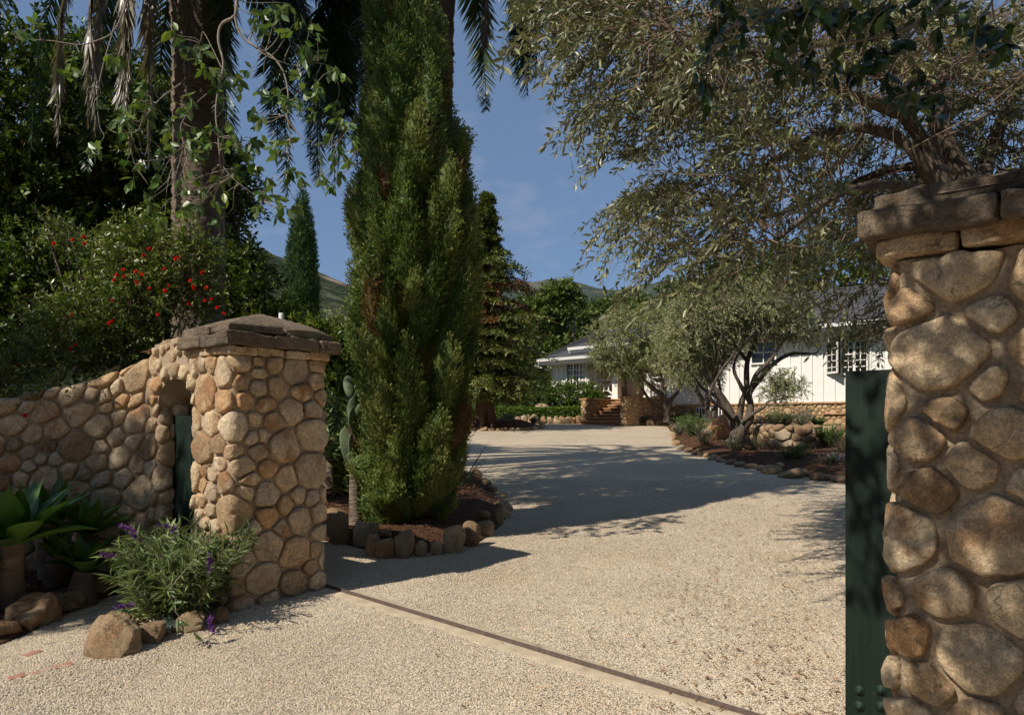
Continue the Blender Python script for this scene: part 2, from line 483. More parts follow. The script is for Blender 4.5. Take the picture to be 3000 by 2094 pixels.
# ---- loose pebbles of the foreground gravel, fallen leaves and wood chips
OCT_V = np.array([[1, 0, 0], [0, 1, 0], [-1, 0, 0], [0, -1, 0], [0, 0, 1], [0, 0, -1]], float)
OCT_F = np.array([[0, 1, 4], [1, 2, 4], [2, 3, 4], [3, 0, 4]])
def scatter(mb, tv, tf, P, Dv, Nv, S, col, mi=0):
    """copies of template (side, along, normal) at P along Dv with normal near Nv, all in one mesh"""
    P = np.asarray(P, float); n = len(P)
    if n == 0: return
    Dv = nrm(Dv); sd_ = nrm(np.cross(Dv, Nv)); Nn = np.cross(sd_, Dv)
    S = np.asarray(S, float)
    S = S[:, None] if S.ndim == 1 else S
    S = np.broadcast_to(S, (n, 3)) if S.shape[1] == 1 else S
    V = (P[:, None, :] + (tv[None, :, 0, None] * S[:, None, 0, None]) * sd_[:, None] + (tv[None, :, 1, None] * S[:, None, 1, None]) * Dv[:, None]
         + (tv[None, :, 2, None] * S[:, None, 2, None]) * Nn[:, None])
    kv = len(tv)
    off = (np.arange(n) * kv)[:, None, None]
    faces = [(np.asarray(f)[None] + off).reshape(-1, np.asarray(f).shape[1]) for f in tf]
    c = np.repeat(np.broadcast_to(np.asarray(col, float), (n, 3)), kv, 0)
    mb.add(V.reshape(-1, 3), faces, c, mi)

def pebble_mat():
    m, nt = newmat('pebble'); k = NT(nt)
    a = k.attr()
    c = k.ramp(a[0], [(0.0, (0.30, 0.25, 0.19)), (0.08, (0.42, 0.355, 0.27)), (0.3, (0.52, 0.44, 0.33)), (0.55, (0.60, 0.51, 0.38)), (0.75, (0.67, 0.575, 0.44)), (0.88, (0.55, 0.40, 0.26)), (0.94, (0.38, 0.35, 0.32)), (1.0, (0.74, 0.67, 0.55))])
    c = k.mix(1.0, c, (1.05, 1.05, 1.06), 'MULTIPLY')
    dirt = k.ramp(k.noise(0.9, 5, 0.65, k.obj()), [(0.42, (0, 0, 0)), (0.68, (0.3,) * 3)])
    c = k.mix(dirt, c, k.mix(1.0, c, (0.80, 0.69, 0.56), 'MULTIPLY'))
    k.out(c, 0.8, None, 0.3)
    return m
M['pebble'] = pebble_mat()
rg = np.random.default_rng(5)
N = 560000
Yp = 2.3 + 9.0 * rg.random(N) ** 1.7
Xp = (rg.random(N) - 0.5) * 1.52 * Yp
dp = np.array(drive)
ok = in_poly(Xp, Yp, dp)
# keep the concrete strip of the gate track mostly clear
TR0, TR1 = np.array([-1.40, 5.18]), np.array([2.30, 1.98])
td = (TR1 - TR0) / np.linalg.norm(TR1 - TR0); tn = np.array([-td[1], td[0]])
dtr = (np.stack([Xp, Yp], 1) - TR0) @ tn
edge_n = 0.015 + 0.09 * wob(Xp, Yp, 2.2, 3) + 0.07 * wob(Xp, Yp, 8, 5)
ok &= (np.abs(dtr) > edge_n) | ((rg.random(N) < 0.22) & (np.abs(dtr) > 0.03))
Xp, Yp = Xp[ok], Yp[ok]
n = len(Xp)
s = rg.uniform(0.0028, 0.0060, n)
mb = MB()
ang = rg.uniform(0, 6.28, n)
Dv = np.stack([np.cos(ang), np.sin(ang), rg.normal(0, 0.25, n)], 1)
Nv = np.stack([rg.normal(0, 0.3, n), rg.normal(0, 0.3, n), np.ones(n)], 1)
cols = np.stack([rg.random(n), rg.random(n), rg.random(n)], 1)
zg = G(Yp) + 0.006 * wob(Xp, Yp, 3, 1)
scatter(mb, OCT_V, [OCT_F], np.stack([Xp, Yp, zg + s * 0.25], 1), Dv, Nv, np.stack([s, s * rg.uniform(0.9, 1.5, n), s * 0.75], 1), cols)
tag(mb.build('gravel', M['pebble'], smooth=False), 'pale loose pebbles covering the driveway around the gate track', 'gravel', kind='stuff')

M['litter'] = leaf_mat('dry_litter', [(0.16, 0.075, 0.03), (0.28, 0.14, 0.06), (0.22, 0.11, 0.05), (0.34, 0.2, 0.09)], rough=0.8, trans=0.05)
FOLD_V = np.array([[0, 0, 0], [-0.18, 0.45, 0.05], [0, 1, 0], [0.18, 0.45, 0.05]], float)
FOLD_F = np.array([[0, 3, 2], [0, 2, 1]])
N = 5200
Yp = 2.3 + 9 * rg.random(N) ** 1.2
Xp = rg.normal(0.32, 0.22, N) * Yp
ok = in_poly(Xp, Yp, dp) & (rg.random(N) < 0.35 + 0.65 * (Xp / Yp > 0.2))
Xp, Yp = Xp[ok], Yp[ok]; n = len(Xp)
ang = rg.uniform(0, 6.28, n)
mb = MB()
scatter(mb, FOLD_V, [FOLD_F], np.stack([Xp, Yp, G(Yp) + 0.014], 1), np.stack([np.cos(ang), np.sin(ang), rg.normal(0, .12, n)], 1), np.stack([rg.normal(0, .3, n), rg.normal(0, .3, n), np.ones(n)], 1),
        np.stack([rg.uniform(.012, .035, n), rg.uniform(.02, .05, n), rg.uniform(.02, .05, n)], 1), np.stack([rg.random(n), rg.random(n), 0 * ang], 1))
tag(mb.build('fallen_leaves', M['litter']), 'small dry brown leaves and needles scattered on the gravel', 'leaf litter', kind='stuff')

def chips(poly, n0, seed, zadd, smin=0.02, smax=0.07):
    r = np.random.default_rng(seed)
    a, b = np.min(poly, 0), np.max(poly, 0)
    X, Y = r.uniform(a[0], b[0], n0), r.uniform(a[1], b[1], n0)
    k_ = in_poly(X, Y, poly); X, Y = X[k_], Y[k_]; n = len(X)
    Q = np.array(poly); P = np.stack([X, Y], 1)
    d = np.full(n, 1e9)
    for i in range(len(Q)):
        p, q = Q[i - 1], Q[i]
        t = np.clip(((P - p) @ (q - p)) / ((q - p) @ (q - p) + 1e-9), 0, 1)
        d = np.minimum(d, np.linalg.norm(P - (p + t[:, None] * (q - p)), axis=1))
    e, lift, dz = zadd
    s_ = np.clip(d / e, 0, 1)
    z = G(Y) + dz + lift * (s_ * s_ * (3 - 2 * s_)) + 0.012
    ang = r.uniform(0, 6.28, n)
    mb = MB()
    scatter(mb, FOLD_V, [FOLD_F], np.stack([X, Y, z], 1), np.stack([np.cos(ang), np.sin(ang), r.normal(0, .3, n)], 1), np.stack([r.normal(0, .5, n), r.normal(0, .5, n), np.ones(n)], 1),
            np.stack([r.uniform(smin, smax, n) * 0.8, r.uniform(smin, smax, n), r.uniform(smin, smax, n)], 1), np.stack([r.random(n), r.random(n), 0 * ang], 1))
    return mb
M['chip'] = leaf_mat('bark_chip', [(0.07, 0.03, 0.017), (0.13, 0.065, 0.036), (0.20, 0.105, 0.06), (0.10, 0.05, 0.03)], rough=0.9, trans=0.02)
tag(chips([(-2.6, 5.9), (0.1, 5.9), (0.2, 9.2), (-0.8, 13.5), (-4.5, 13.5), (-5.5, 7)] and [p for p in mid_bed if p[0] > -5.2], 16000, 3, (0.45, 0.19, 0.012)).build('wood_chips', M['chip']), 'dark bark chips mulching the cypress bed', 'mulch', kind='stuff')
tag(chips(left_bed, 9000, 4, (0.25, 0.10, 0.006)).build('wood_chips', M['chip']), 'dark bark chips under the agaves by the wall', 'mulch', kind='stuff')
tag(chips(right_bed, 26000, 6, (0.6, 0.16, 0.010), 0.03, 0.10).build('wood_chips', M['chip']), 'reddish bark chips around the big olive', 'mulch', kind='stuff')
# ---------------------------------------------------------------- field-stone masonry
def clip(poly, nx, ny, d):
    """keep the part of poly with n.p <= d"""
    out = []
    for i in range(len(poly)):
        a, b = poly[i - 1], poly[i]
        da, db = nx * a[0] + ny * a[1] - d, nx * b[0] + ny * b[1] - d
        if da <= 0: 
            if db <= 0: out.append(b)
            else:
                t = da / (da - db); out.append((a[0] + t * (b[0] - a[0]), a[1] + t * (b[1] - a[1])))
        elif db <= 0:
            t = da / (da - db); out.append((a[0] + t * (b[0] - a[0]), a[1] + t * (b[1] - a[1]))); out.append(b)
    return out

def cells(S, R, rect):
    u0, u1, v0, v1 = rect
    res = []
    for i in range(len(S)):
        d = np.hypot(*(S - S[i]).T)
        poly = [(u0, v0), (u1, v0), (u1, v1), (u0, v1)]
        for j in np.argsort(d)[1:15]:
            e = S[j] - S[i]; L2 = e @ e
            if L2 < 1e-9: continue
            m = (S[i] @ S[i] - R[i] ** 2 - S[j] @ S[j] + R[j] ** 2) / -2.0
            poly = clip(poly, e[0], e[1], m)
            if len(poly) < 3: break
        res.append(np.array(poly) if len(poly) >= 3 else None)
    return res

def stone_layout(U, V, size, seed, aspect=1.2, spread=0.55):
    r = np.random.default_rng(seed)
    A = U / aspect
    tries = int(A * V / size ** 2 * 60)
    P = np.empty((tries, 2)); Rr = np.empty(tries); n = 0
    for t in range(tries):
        rr = size * 0.5 * (1 + spread * r.uniform(-1, 1) * (1 - 0.5 * t / tries) - 0.25 * t / tries)
        p = (r.uniform(0, A), r.uniform(0, V))
        d2 = (P[:n, 0] - p[0]) ** 2 + (P[:n, 1] - p[1]) ** 2
        if n == 0 or np.all(d2 > (0.93 * (Rr[:n] + rr)) ** 2):
            P[n] = p; Rr[n] = rr; n += 1
    S, R = P[:n].copy(), Rr[:n].copy()
    for _ in range(2):
        cs = cells(S, R, (0, A, 0, V))
        for i, c in enumerate(cs):
            if c is not None: S[i] = 0.5 * S[i] + 0.5 * c.mean(0)
    cs = cells(S, R, (0, A, 0, V))
    return [c * [aspect, 1] for c in cs if c is not None and len(c) > 2]

def chaikin(p, it=1, w=0.25):
    for _ in range(it):
        q = np.roll(p, -1, 0)
        p = np.stack([p * (1 - w) + q * w, p * w + q * (1 - w)], 1).reshape(-1, 2)
    return p

def stones(mb, polys, mapf, H=0.04, gap=0.02, n=26, rings=None, seed=0, rough=0.004, col_bias=0.0, keep=None, facet=True):
    r = np.random.default_rng(seed)
    rings = rings or [(1.0, -0.5), (0.988, 0.15), (0.94, 0.58), (0.84, 0.86), (0.62, 0.97), (0.32, 1.0)]
    th = np.linspace(0, 2 * PI, n, endpoint=False)
    for p in polys:
        a = p; b = np.roll(p, -1, 0)
        area2 = (a[:, 0] * b[:, 1] - b[:, 0] * a[:, 1])
        if abs(area2.sum()) < 1e-5: continue
        c = ((a + b) * area2[:, None]).sum(0) / (3 * area2.sum())
        if keep is not None and not keep(c[0], c[1]): continue
        e = b - a; L = np.hypot(*e.T) + 1e-9
        dist = np.abs(e[:, 0] * (c[1] - a[:, 1]) - e[:, 1] * (c[0] - a[:, 0])) / L
        rin = max(dist.min(), 0.008)
        if rin < gap * 0.6: continue
        q = c + (p - c) * max(0.6, 1 - gap * 0.5 * r.uniform(0.7, 1.4) / rin)
        q = chaikin(q, 1, r.uniform(0.05, 0.17)); q = chaikin(q, 1, 0.15); q = chaikin(q, 1, 0.22)
        ang = np.arctan2(q[:, 1] - c[1], q[:, 0] - c[0]); rr = np.hypot(*(q - c).T)
        o = np.argsort(ang); ang, rr = ang[o], rr[o]
        thp = (th + PI) % (2 * PI) - PI
        Rt = np.interp(thp, np.concatenate([ang - 2 * PI, ang, ang + 2 * PI]), np.tile(rr, 3))
        ph = r.uniform(0, 6.28, 6)
        Rt = Rt * (1 + 0.018 * np.sin(3 * th + ph[0]) + 0.014 * np.sin(5 * th + ph[1]) + 0.010 * np.sin(9 * th + ph[2]))
        h0 = H * r.uniform(0.7, 1.25) * min(1.0, 0.45 + rin / 0.09)
        tilt = r.normal(0, 0.10, 2)
        U_, V_, Hh = [], [], []
        kx = r.normal(0, 1, (5, 2)) * np.array([18, 34, 55, 80, 120])[:, None]; kp = r.uniform(0, 6.28, 5)
        flat = r.uniform(0.0, 0.5)
        fa, fs_, fo = r.uniform(0, 6.28, 3), r.uniform(0.15, 0.55, 3), r.uniform(0.75, 1.05, 3)
        for t, h in rings + [(0, 1.0)]:
            if h > 0: h = h * (1 - flat) + flat * min(1.0, h * 1.35)
            if t == 0: du, dv = np.zeros(1), np.zeros(1)
            else: du, dv = Rt * np.cos(th) * t, Rt * np.sin(th) * t
            nz = sum(np.sin(kx[i, 0] * du + kx[i, 1] * dv + kp[i]) / (1 + i) for i in range(5))
            U_.append(c[0] + du); V_.append(c[1] + dv)
            hh = h0 * h + (tilt[0] * du + tilt[1] * dv) * max(h, 0)
            if facet and h > 0.2:
                fac = np.ones_like(du)
                for q_ in range(3): fac = np.minimum(fac, fo[q_] + 0.12 - (du * math.cos(fa[q_]) + dv * math.sin(fa[q_])) * fs_[q_] / max(rin, .03))
                hh = hh * np.clip(fac, 0.5, 1.0)
            Hh.append(hh + rough * nz * (1 if h > 0.3 else 0.3))
        P = mapf(np.concatenate(U_), np.concatenate(V_), np.concatenate(Hh))
        k = len(rings)
        idx = np.arange(n); nx = (idx + 1) % n
        quads = np.concatenate([np.stack([i * n + idx, i * n + nx, (i + 1) * n + nx, (i + 1) * n + idx], 1) for i in range(k - 1)])
        tri = np.stack([(k - 1) * n + idx, (k - 1) * n + nx, np.full(n, k * n)], 1)
        mb.add(P, [quads, tri], (np.clip(r.random() + col_bias, 0, 1), r.random(), r.random()))

class Strip:
    """base line in plan with rounded corners; outward normal = (dy,-dx) of the walking direction"""
    def __init__(s, pts, rc=0.03, closed=False):
        pts = [np.array(p, float) for p in pts]
        if closed: pts = pts + [pts[0]]
        d = []
        for i in range(len(pts)):
            if (i == 0 or i == len(pts) - 1): d.append(pts[i]); continue
            a, b, c = pts[i - 1], pts[i], pts[i + 1]
            e0, e1 = nrm(a - b), nrm(c - b)
            for t in np.linspace(0, 1, 7):
                p0, p2 = b + e0 * rc, b + e1 * rc
                d.append((1 - t) ** 2 * p0 + 2 * t * (1 - t) * b + t * t * p2)
        D = [d[0]]
        for p in d[1:]:
            L = np.linalg.norm(p - D[-1])
            if L < 1e-6: continue
            m = max(1, int(L / 0.03)); q0 = D[-1]
            for t in range(1, m + 1): D.append(q0 + (p - q0) * t / m)
        s.P = np.array(D)
        s.s = np.concatenate([[0], np.cumsum(np.linalg.norm(np.diff(s.P, axis=0), axis=1))])
        T = np.gradient(s.P, s.s, axis=0)
        T = nrm(T)
        s.N = np.stack([T[:, 1], -T[:, 0]], 1)
        s.L = s.s[-1]
    def at(s, u):
        u = np.clip(u, 0, s.L)
        f = lambda a: np.stack([np.interp(u, s.s, a[:, 0]), np.interp(u, s.s, a[:, 1])], -1)
        return f(s.P), nrm(f(s.N))

def strip_map(st, zb, zt, Href, thick=None, roll=0.05):
    """(u, v, h) -> point; v beyond Href rolls over the top edge and runs back"""
    zb_ = zb if callable(zb) else (lambda u, x: 0 * u + zb)
    zt_ = zt if callable(zt) else (lambda u, x: 0 * u + zt)
    def f(u, v, h):
        P, N = st.at(u)
        b, t = zb_(u, P), zt_(u, P)
        vf = np.minimum(v, Href - roll) / Href
        z = b + (t - b) * vf
        over = np.maximum(v - (Href - roll), 0)
        a = np.clip(over / (roll * 1.571), 0, 1) * PI / 2
        back = np.maximum(over - roll * 1.571, 0)
        z = z + roll * np.sin(a)
        off = -roll * (1 - np.cos(a)) - back
        nz, no = np.sin(a), np.cos(a)
        pos = P + N * (off + h * no)[:, None]
        return np.concatenate([pos, (z + h * nz)[:, None]], 1)
    return f

def mortar(mb, st, mapf, V, seed=0, du=0.04, dv=0.05, amp=0.004, v0=-0.12, rec=0.008):
    us = np.linspace(0, st.L, int(st.L / du) + 2); vs = np.linspace(v0, V, int((V - v0) / dv) + 2)
    U, W = np.meshgrid(us, vs)
    nz = amp * (wob(U, W, 22, seed) + wob(U, W, 60, seed + 1))
    P = mapf(U.ravel(), W.ravel(), nz.ravel() - rec)
    nx, ny = len(us), len(vs)
    i = (np.arange(ny - 1)[:, None] * nx + np.arange(nx - 1)).ravel()
    mb.add(P, [np.stack([i, i + 1, i + 1 + nx, i + nx], 1)])

def rough_block(mb, c, ax, h, rnd=0.02, amp=0.006, n=9, seed=0, col=None):
    """stone block with worn edges: half sizes h along axes ax"""
    r = np.random.default_rng(seed)
    g = np.linspace(-1, 1, n)
    h = np.asarray(h, float)
    fr = rnd / h
    vs, fs, base = [], [], 0
    for k in range(3):
        for sg in (-1, 1):
            A, B = np.meshgrid(g, g)
            p = np.zeros((n * n, 3)); p[:, k] = sg; p[:, (k + 1) % 3] = A.ravel(); p[:, (k + 2) % 3] = B.ravel()
            i = (np.arange(n - 1)[:, None] * n + np.arange(n - 1)).ravel()
            q = np.stack([i, i + 1, i + 1 + n, i + n], 1)
            if sg < 0: q = q[:, ::-1]
            vs.append(p); fs.append(q + base); base += n * n
    p = np.concatenate(vs) * h
    q = np.clip(p, -(h - rnd), h - rnd)
    d = p - q; L = np.linalg.norm(d, axis=1, keepdims=True)
    p = np.where(L > 1e-9, q + d / np.maximum(L, 1e-9) * rnd, p)
    K = r.normal(0, 1, (8, 3)) * np.array([9, 9, 17, 17, 30, 45, 70, 110])[:, None]; ph = r.uniform(0, 6.28, (8, 3))
    dis = sum(np.sin(p @ K[i][:, None] + ph[i]) * amp / (1 + 0.5 * i) for i in range(8))
    edge = (L[:, 0] > 1e-6)
    chip = np.clip(np.sin(p @ K[2] + 1.3) * np.sin(p @ K[4]), 0, 1) * edge
    p = p + dis - nrm(p) * (chip * rnd * 0.5)[:, None]
    mb.add(np.asarray(c) + p @ np.asarray(ax), fs, col if col is not None else (r.random(), r.random(), r.random()))

def pillar(name, A, e1, e2, w1, w2, ztop, zb, seed, label, cat, size, n, Hs, slab_z, over, gap=0.015):
    """A: near corner; e1,e2: the two face directions from A; w1,w2 widths"""
    A = np.array(A); e1 = np.array(e1); e2 = np.array(e2)
    mid = A + e1 * w1 / 2 + e2 * w2 / 2
    t = thing(name, (mid[0], mid[1], float(G(mid[1]))), label, cat)
    st = Strip([A + e1 * w1 * 0.5 + e2 * w2, A + e2 * w2, A, A + e1 * w1, A + e1 * w1 + e2 * w2, A + e1 * w1 * 0.5 + e2 * w2], 0.035)
    Href = ztop - zb
    mp_ = strip_map(st, zb, ztop, Href, roll=1e-4)
    mb = MB(); mortar(mb, st, mp_, Href, seed, amp=0.005)
    mb.build('mortar', M['mortar'], t, True)
    mb = MB()
    stones(mb, stone_layout(st.L, Href, size, seed, 1.12, 0.55), mp_, Hs, gap, n, seed=seed, rough=0.0042,
           rings=[(1.0, -0.5), (0.993, 0.22), (0.97, 0.55), (0.925, 0.78), (0.84, 0.91), (0.68, 0.97), (0.48, 0.99), (0.24, 1.0)])
    mb.build('stonework', M['stone'], t, True)
    ax = np.array([[*e1, 0], [*e2, 0], [0, 0, 1]])
    def course(nm, z0, z1, ov, cuts1, cuts2, mat, rnd, sd, amp=0.005, dome=0.0, nn=17):
        mb = MB()
        a0, a1, b0, b1 = -ov, w1 + ov, -ov, w2 + ov
        ca = [a0] + [a0 + (a1 - a0) * c for c in cuts1] + [a1]
        cb = [b0] + [b0 + (b1 - b0) * c for c in cuts2] + [b1]
        k = sd
        for i in range(len(ca) - 1):
            for j in range(len(cb) - 1):
                k += 1
                r = np.random.default_rng(k)
                c2 = A + e1 * (ca[i] + ca[i + 1]) / 2 + e2 * (cb[j] + cb[j + 1]) / 2
                jit = r.uniform(-0.006, 0.006, 2)
                rough_block(mb, (c2[0] + jit[0], c2[1] + jit[1], (z0 + z1) / 2), ax, ((ca[i + 1] - ca[i]) / 2 - 0.003, (cb[j + 1] - cb[j]) / 2 - 0.003, (z1 - z0) / 2), rnd, amp, nn, k)
        return mb.build(nm, mat, t, True)
    z0, z1, z2, z3, za = slab_z
    course('corbel_course', z0, z1 + 0.004, over * 0.45, [0.27, 0.52, 0.78], [0.45], M['stone'], 0.014, seed * 50 + 1)
    course('cap_slab', z1, z2, over, [0.4, 0.8], [0.55], M['cap'], 0.016, seed * 50 + 20)
    course('cap_slab', z2 - 0.004, z3, over * 0.55, [0.5], [0.4], M['cap'], 0.014, seed * 50 + 40)
    # weathered pyramid top
    mb = MB(); nn = 22
    g = np.linspace(0, 1, nn)
    a, b = np.meshgrid(g, g)
    ov = over * 0.38
    Aa = -ov + (w1 + 2 * ov) * a; Bb = -ov + (w2 + 2 * ov) * b
    e = np.minimum(np.minimum(a, 1 - a), np.minimum(b, 1 - b)) * 2
    z = z3 - 0.03 + (za - z3 + 0.03) * np.clip(e, 0, 1) ** 0.62 * 0.98 + 0.004 * wob(Aa, Bb, 9, seed) + 0.003 * wob(Aa, Bb, 40, seed + 5)
    P = A + Aa.ravel()[:, None] * e1 + Bb.ravel()[:, None] * e2
    i = (np.arange(nn - 1)[:, None] * nn + np.arange(nn - 1)).ravel()
    mb.add(np.concatenate([P, z.ravel()[:, None]], 1), [np.stack([i, i + nn, i + nn + 1, i + 1], 1)], (0.9, 0.3, 0.5))
    mb.build('cap_top', M['cap'], t, True)
    return t

E1 = np.array([0.64, 0.77]); E1 /= np.linalg.norm(E1)
E2 = np.array([-E1[1], E1[0]])
PA = np.array([-1.785, 4.57])
lp = pillar('gate_pillar', PA, E1, E2, 0.70, 0.50, 1.835, 0.0, 21, 'round-stone gate pillar with a white pipe stub on its weathered cap', 'gate pillar', 0.170, 32, 0.031,
            (1.832, 1.885, 1.972, 2.030, 2.155), 0.085)
pc = PA + E1 * 0.52 + E2 * 0.26
mb = MB()
th = np.linspace(0, 2 * PI, 20, endpoint=False)
def lathe(mb, c, prof, n=20, col=(0.5, 0.5, 0), cap=True, ax=None):
    """prof: list of (r, z)"""
    th = np.linspace(0, 2 * PI, n, endpoint=False)
    R_ = np.array([p[0] for p in prof]); Z_ = np.array([p[1] for p in prof])
    V = np.stack([np.outer(R_, np.cos(th)), np.outer(R_, np.sin(th)), np.repeat(Z_[:, None], n, 1)], -1).reshape(-1, 3)
    i = np.arange(n); j = (i + 1) % n
    q = np.concatenate([np.stack([k * n + i, k * n + j, (k + 1) * n + j, (k + 1) * n + i], 1) for k in range(len(prof) - 1)])
    fs = [q]
    if cap: fs.append(np.arange(n)[None] + (len(prof) - 1) * n)
    if ax is not None: V = V @ np.asarray(ax, float)
    mb.add(np.asarray(c) + V, fs, col)
lathe(mb, (pc[0], pc[1], 2.105), [(0.019, 0), (0.019, 0.066), (0.017, 0.072), (0.004, 0.074)], 20)
mb.build('pipe_stub', M['pvc'], lp, True)

PC = np.array([1.112, 2.10])
rp = pillar('gate_pillar', PC, -E2, E1, 0.72, 0.60, 1.875, 0.0, 33, 'near gate pillar of big tan boulders with a dark slab cap', 'gate pillar', 0.168, 48, 0.034,
            (1.872, 1.925, 2.010, 2.062, 2.15), 0.085, 0.020)

# ---- wing wall that curves towards the street, with the arched gateway beside the left pillar
JW = PA + E2 * 1.04            # left jamb of the arch on the street line
wall_pts = [(-8.2, 2.6), (-6.6, 3.75), (-5.2, 4.5), (-4.2, 4.95), (-3.5, 5.22), (-3.0, 5.34), (-2.74, 5.36), tuple(JW), tuple(JW + E1 * 0.42), tuple(JW + E1 * 0.42 + E2 * 0.3)]
ww = thing('garden_wall', (-4.2, 5.1, float(G(5.1))), 'curved field-stone wall sweeping down from the arch, in dappled shade', 'stone wall')
wst = Strip(wall_pts, 0.05)
def wall_top(u, P):
    x = P[:, 0]
    return np.interp(x, [-8.2, -6, -4.6, -3.75, -3.35, -2.98, -2.75, -2.6, -2.2], [1.15, 1.25, 1.40, 1.525, 1.63, 1.745, 1.865, 1.94, 1.97])
wmap = strip_map(wst, 0.0, wall_top, 1.6, roll=0.05)
mb = MB(); mortar(mb, wst, wmap, 1.6 + 0.40, 3); mb.build('mortar', M['mortar'], ww, True)
mb = MB()
stones(mb, stone_layout(wst.L, 1.92, 0.152, 8, 1.12, 0.55), wmap, 0.028, 0.013, 28, seed=8, rough=0.003)
mb.build('stonework', M['stone'], ww, True)
# arch head between pillar and jamb
t0, t1 = 0.505, 1.045
za, rise = 1.50, 0.205
aw = thing('stone_arch', (*(PA + E2 * 0.81), 1.5), 'small round stone arch over the green garden door', 'arch')
ast = Strip([PA + E2 * 1.09, PA + E2 * 0.46], 0.01)
uc = 0.315; hw = (t1 - t0) / 2
def arch_z(u):
    x = np.clip((u - uc) / hw, -1, 1)
    return za + rise * np.sqrt(np.maximum(1 - x * x, 0))
amap = strip_map(ast, 0.0, 1.0, 1.0, roll=1e-4)
atop = lambda u: 1.965 + 0 * u
mb = MB()
us = np.linspace(0, ast.L, 40)
lo = np.where(np.abs(us - uc) < hw, arch_z(us), za)
front, back = [], []
P, N_ = ast.at(us)
for off, arr in ((0.0, front), (-0.42, back)):
    Q = P + N_ * off
    arr.append(np.concatenate([Q, lo[:, None]], 1)); arr.append(np.concatenate([Q, atop(us)[:, None]], 1))
V = np.concatenate([front[0], front[1], back[1], back[0]])
m = len(us); i = np.arange(m - 1)
mb.add(V, [np.concatenate([np.stack([k * m + i, k * m + i + 1, ((k + 1) % 4) * m + i + 1, ((k + 1) % 4) * m + i], 1) for k in range(4)])])
mb.build('mortar', M['mortar'], aw, False)
mb = MB()
fmap = lambda u, v, h: np.concatenate([ast.at(u)[0] + ast.at(u)[1] * h[:, None], v[:, None]], 1)
# voussoirs round the arch, then fill above
vs_ = np.linspace(PI, 0, 8)
pol = []
for k in range(7):
    a0, a1 = vs_[k], vs_[k + 1]
    ri, ro = 1.0, 1.0
    f = lambda a, ex: (uc + (hw + ex) * math.cos(a), za + (rise + ex) * math.sin(a))
    pol.append(np.array([f(a0, 0.004), f(a0, 0.115), f((a0 + a1) / 2, 0.125), f(a1, 0.115), f(a1, 0.004)]))
stones(mb, pol, fmap, 0.036, 0.02, 24, seed=4)
fill = [c + [0, 1.5] for c in stone_layout(ast.L, 0.46, 0.10, 5, 1.0)]
stones(mb, fill, fmap, 0.03, 0.02, 20, seed=5, keep=lambda u, v: ((u - uc) / (hw + 0.15)) ** 2 + ((v - za) / (rise + 0.15)) ** 2 > 1.0 and v < 1.94)
# soffit and top stones
smap = lambda u, v, h: np.concatenate([ast.at(u)[0] - ast.at(u)[1] * v[:, None], (atop(u) + h)[:, None]], 1)
stones(mb, stone_layout(ast.L, 0.42, 0.14, 6), smap, 0.035, 0.02, 20, seed=6)
mb.build('stonework', M['stone'], aw, True)

# green door set back in the arch
gd = thing('garden_door', (*(PA + E2 * 0.81 + E1 * 0.13), float(G(5.0))), 'dark green plank door set in the stone arch', 'door')
mb = MB(); bt = MB()
ax = np.array([[*E2, 0], [*E1, 0], [0, 0, 1]])
w = 0.60 / 4
for k in range(4):
    c = PA + E2 * (0.46 + w * (k + 0.5)) + E1 * (0.13 + 0.002 * (k % 2))
    mb.box((*c, 0.84), (w / 2 - 0.002, 0.02, 0.605 + 0.003 * (k % 2)), ax)
mb.build('plank', M['green_paint'], gd)
for z in (0.55, 1.12):
    for du in (0.62, 0.70, 0.95):
        c = PA + E2 * du + E1 * 0.105
        lathe(bt, (*c, z + 0.02 * (du > 0.65)), [(0.011, 0), (0.010, 0.005), (0.004, 0.009)], 10, ax=np.array([[*E2, 0], [0, 0, 1], [*(-E1), 0]]))
bt.build('bolt_head', M['bolt'], gd, True)

# sliding driveway gate parked behind the right pillar
gt0 = np.array([1.312, 2.80]); gdir = -E2
gt = thing('sliding_gate', (*gt0, float(G(2.8))), 'tall dark green boarded gate slid open behind the near pillar', 'gate')
axg = np.array([[*gdir, 0], [*E1, 0], [0, 0, 1]])
stile = MB()
stile.box((*(gt0 + gdir * 0.088), 0.86), (0.088, 0.035, 0.735), axg)
stile.build('stile', M['green_paint'], gt)
bd = MB()
x = 0.182
r_ = np.random.default_rng(2)
while x < 2.4:
    bw = 0.14
    bd.box((*(gt0 + gdir * (x + bw / 2) + E1 * 0.008), 0.86), (bw / 2 - 0.002, 0.02, 0.73 + r_.uniform(-0.003, 0.003)), axg)
    x += bw
bd.build('board', M['green_paint'], gt)
rl = MB()
for z in (0.24, 1.46):
    rl = MB()
    rl.box((*(gt0 + gdir * 1.3 + E1 * 0.052), z), (1.11, 0.02, 0.06), axg)
    rl.build('rail', M['green_paint'], gt)
for (dx, z) in ((0.050, 0.372), (0.050, 0.312), (0.125, 0.392), (0.125, 0.330)):
    b = MB()
    c = gt0 + gdir * dx - E1 * 0.034
    lathe(b, (*c, z), [(0.021, 0), (0.020, 0.003), (0.013, 0.004), (0.011, 0.010), (0.004, 0.014)], 16, ax=np.array([[*gdir, 0], [0, 0, 1], [*(-E1), 0]]))
    b.build('bolt_head', M['bolt'], gt, True)
for dx in (0.35, 2.0):
    c = gt0 + gdir * dx; wh = MB()
    lathe(wh, (*c, float(G(c[1])) + 0.062), [(0.03, -0.012), (0.045, -0.012), (0.045, 0.012), (0.03, 0.012)], 20, ax=np.array([[*gdir, 0], [0, 0, 1], [*(-E1), 0]]))
    wh.build('wheel', M['rail_metal'], gt, True)

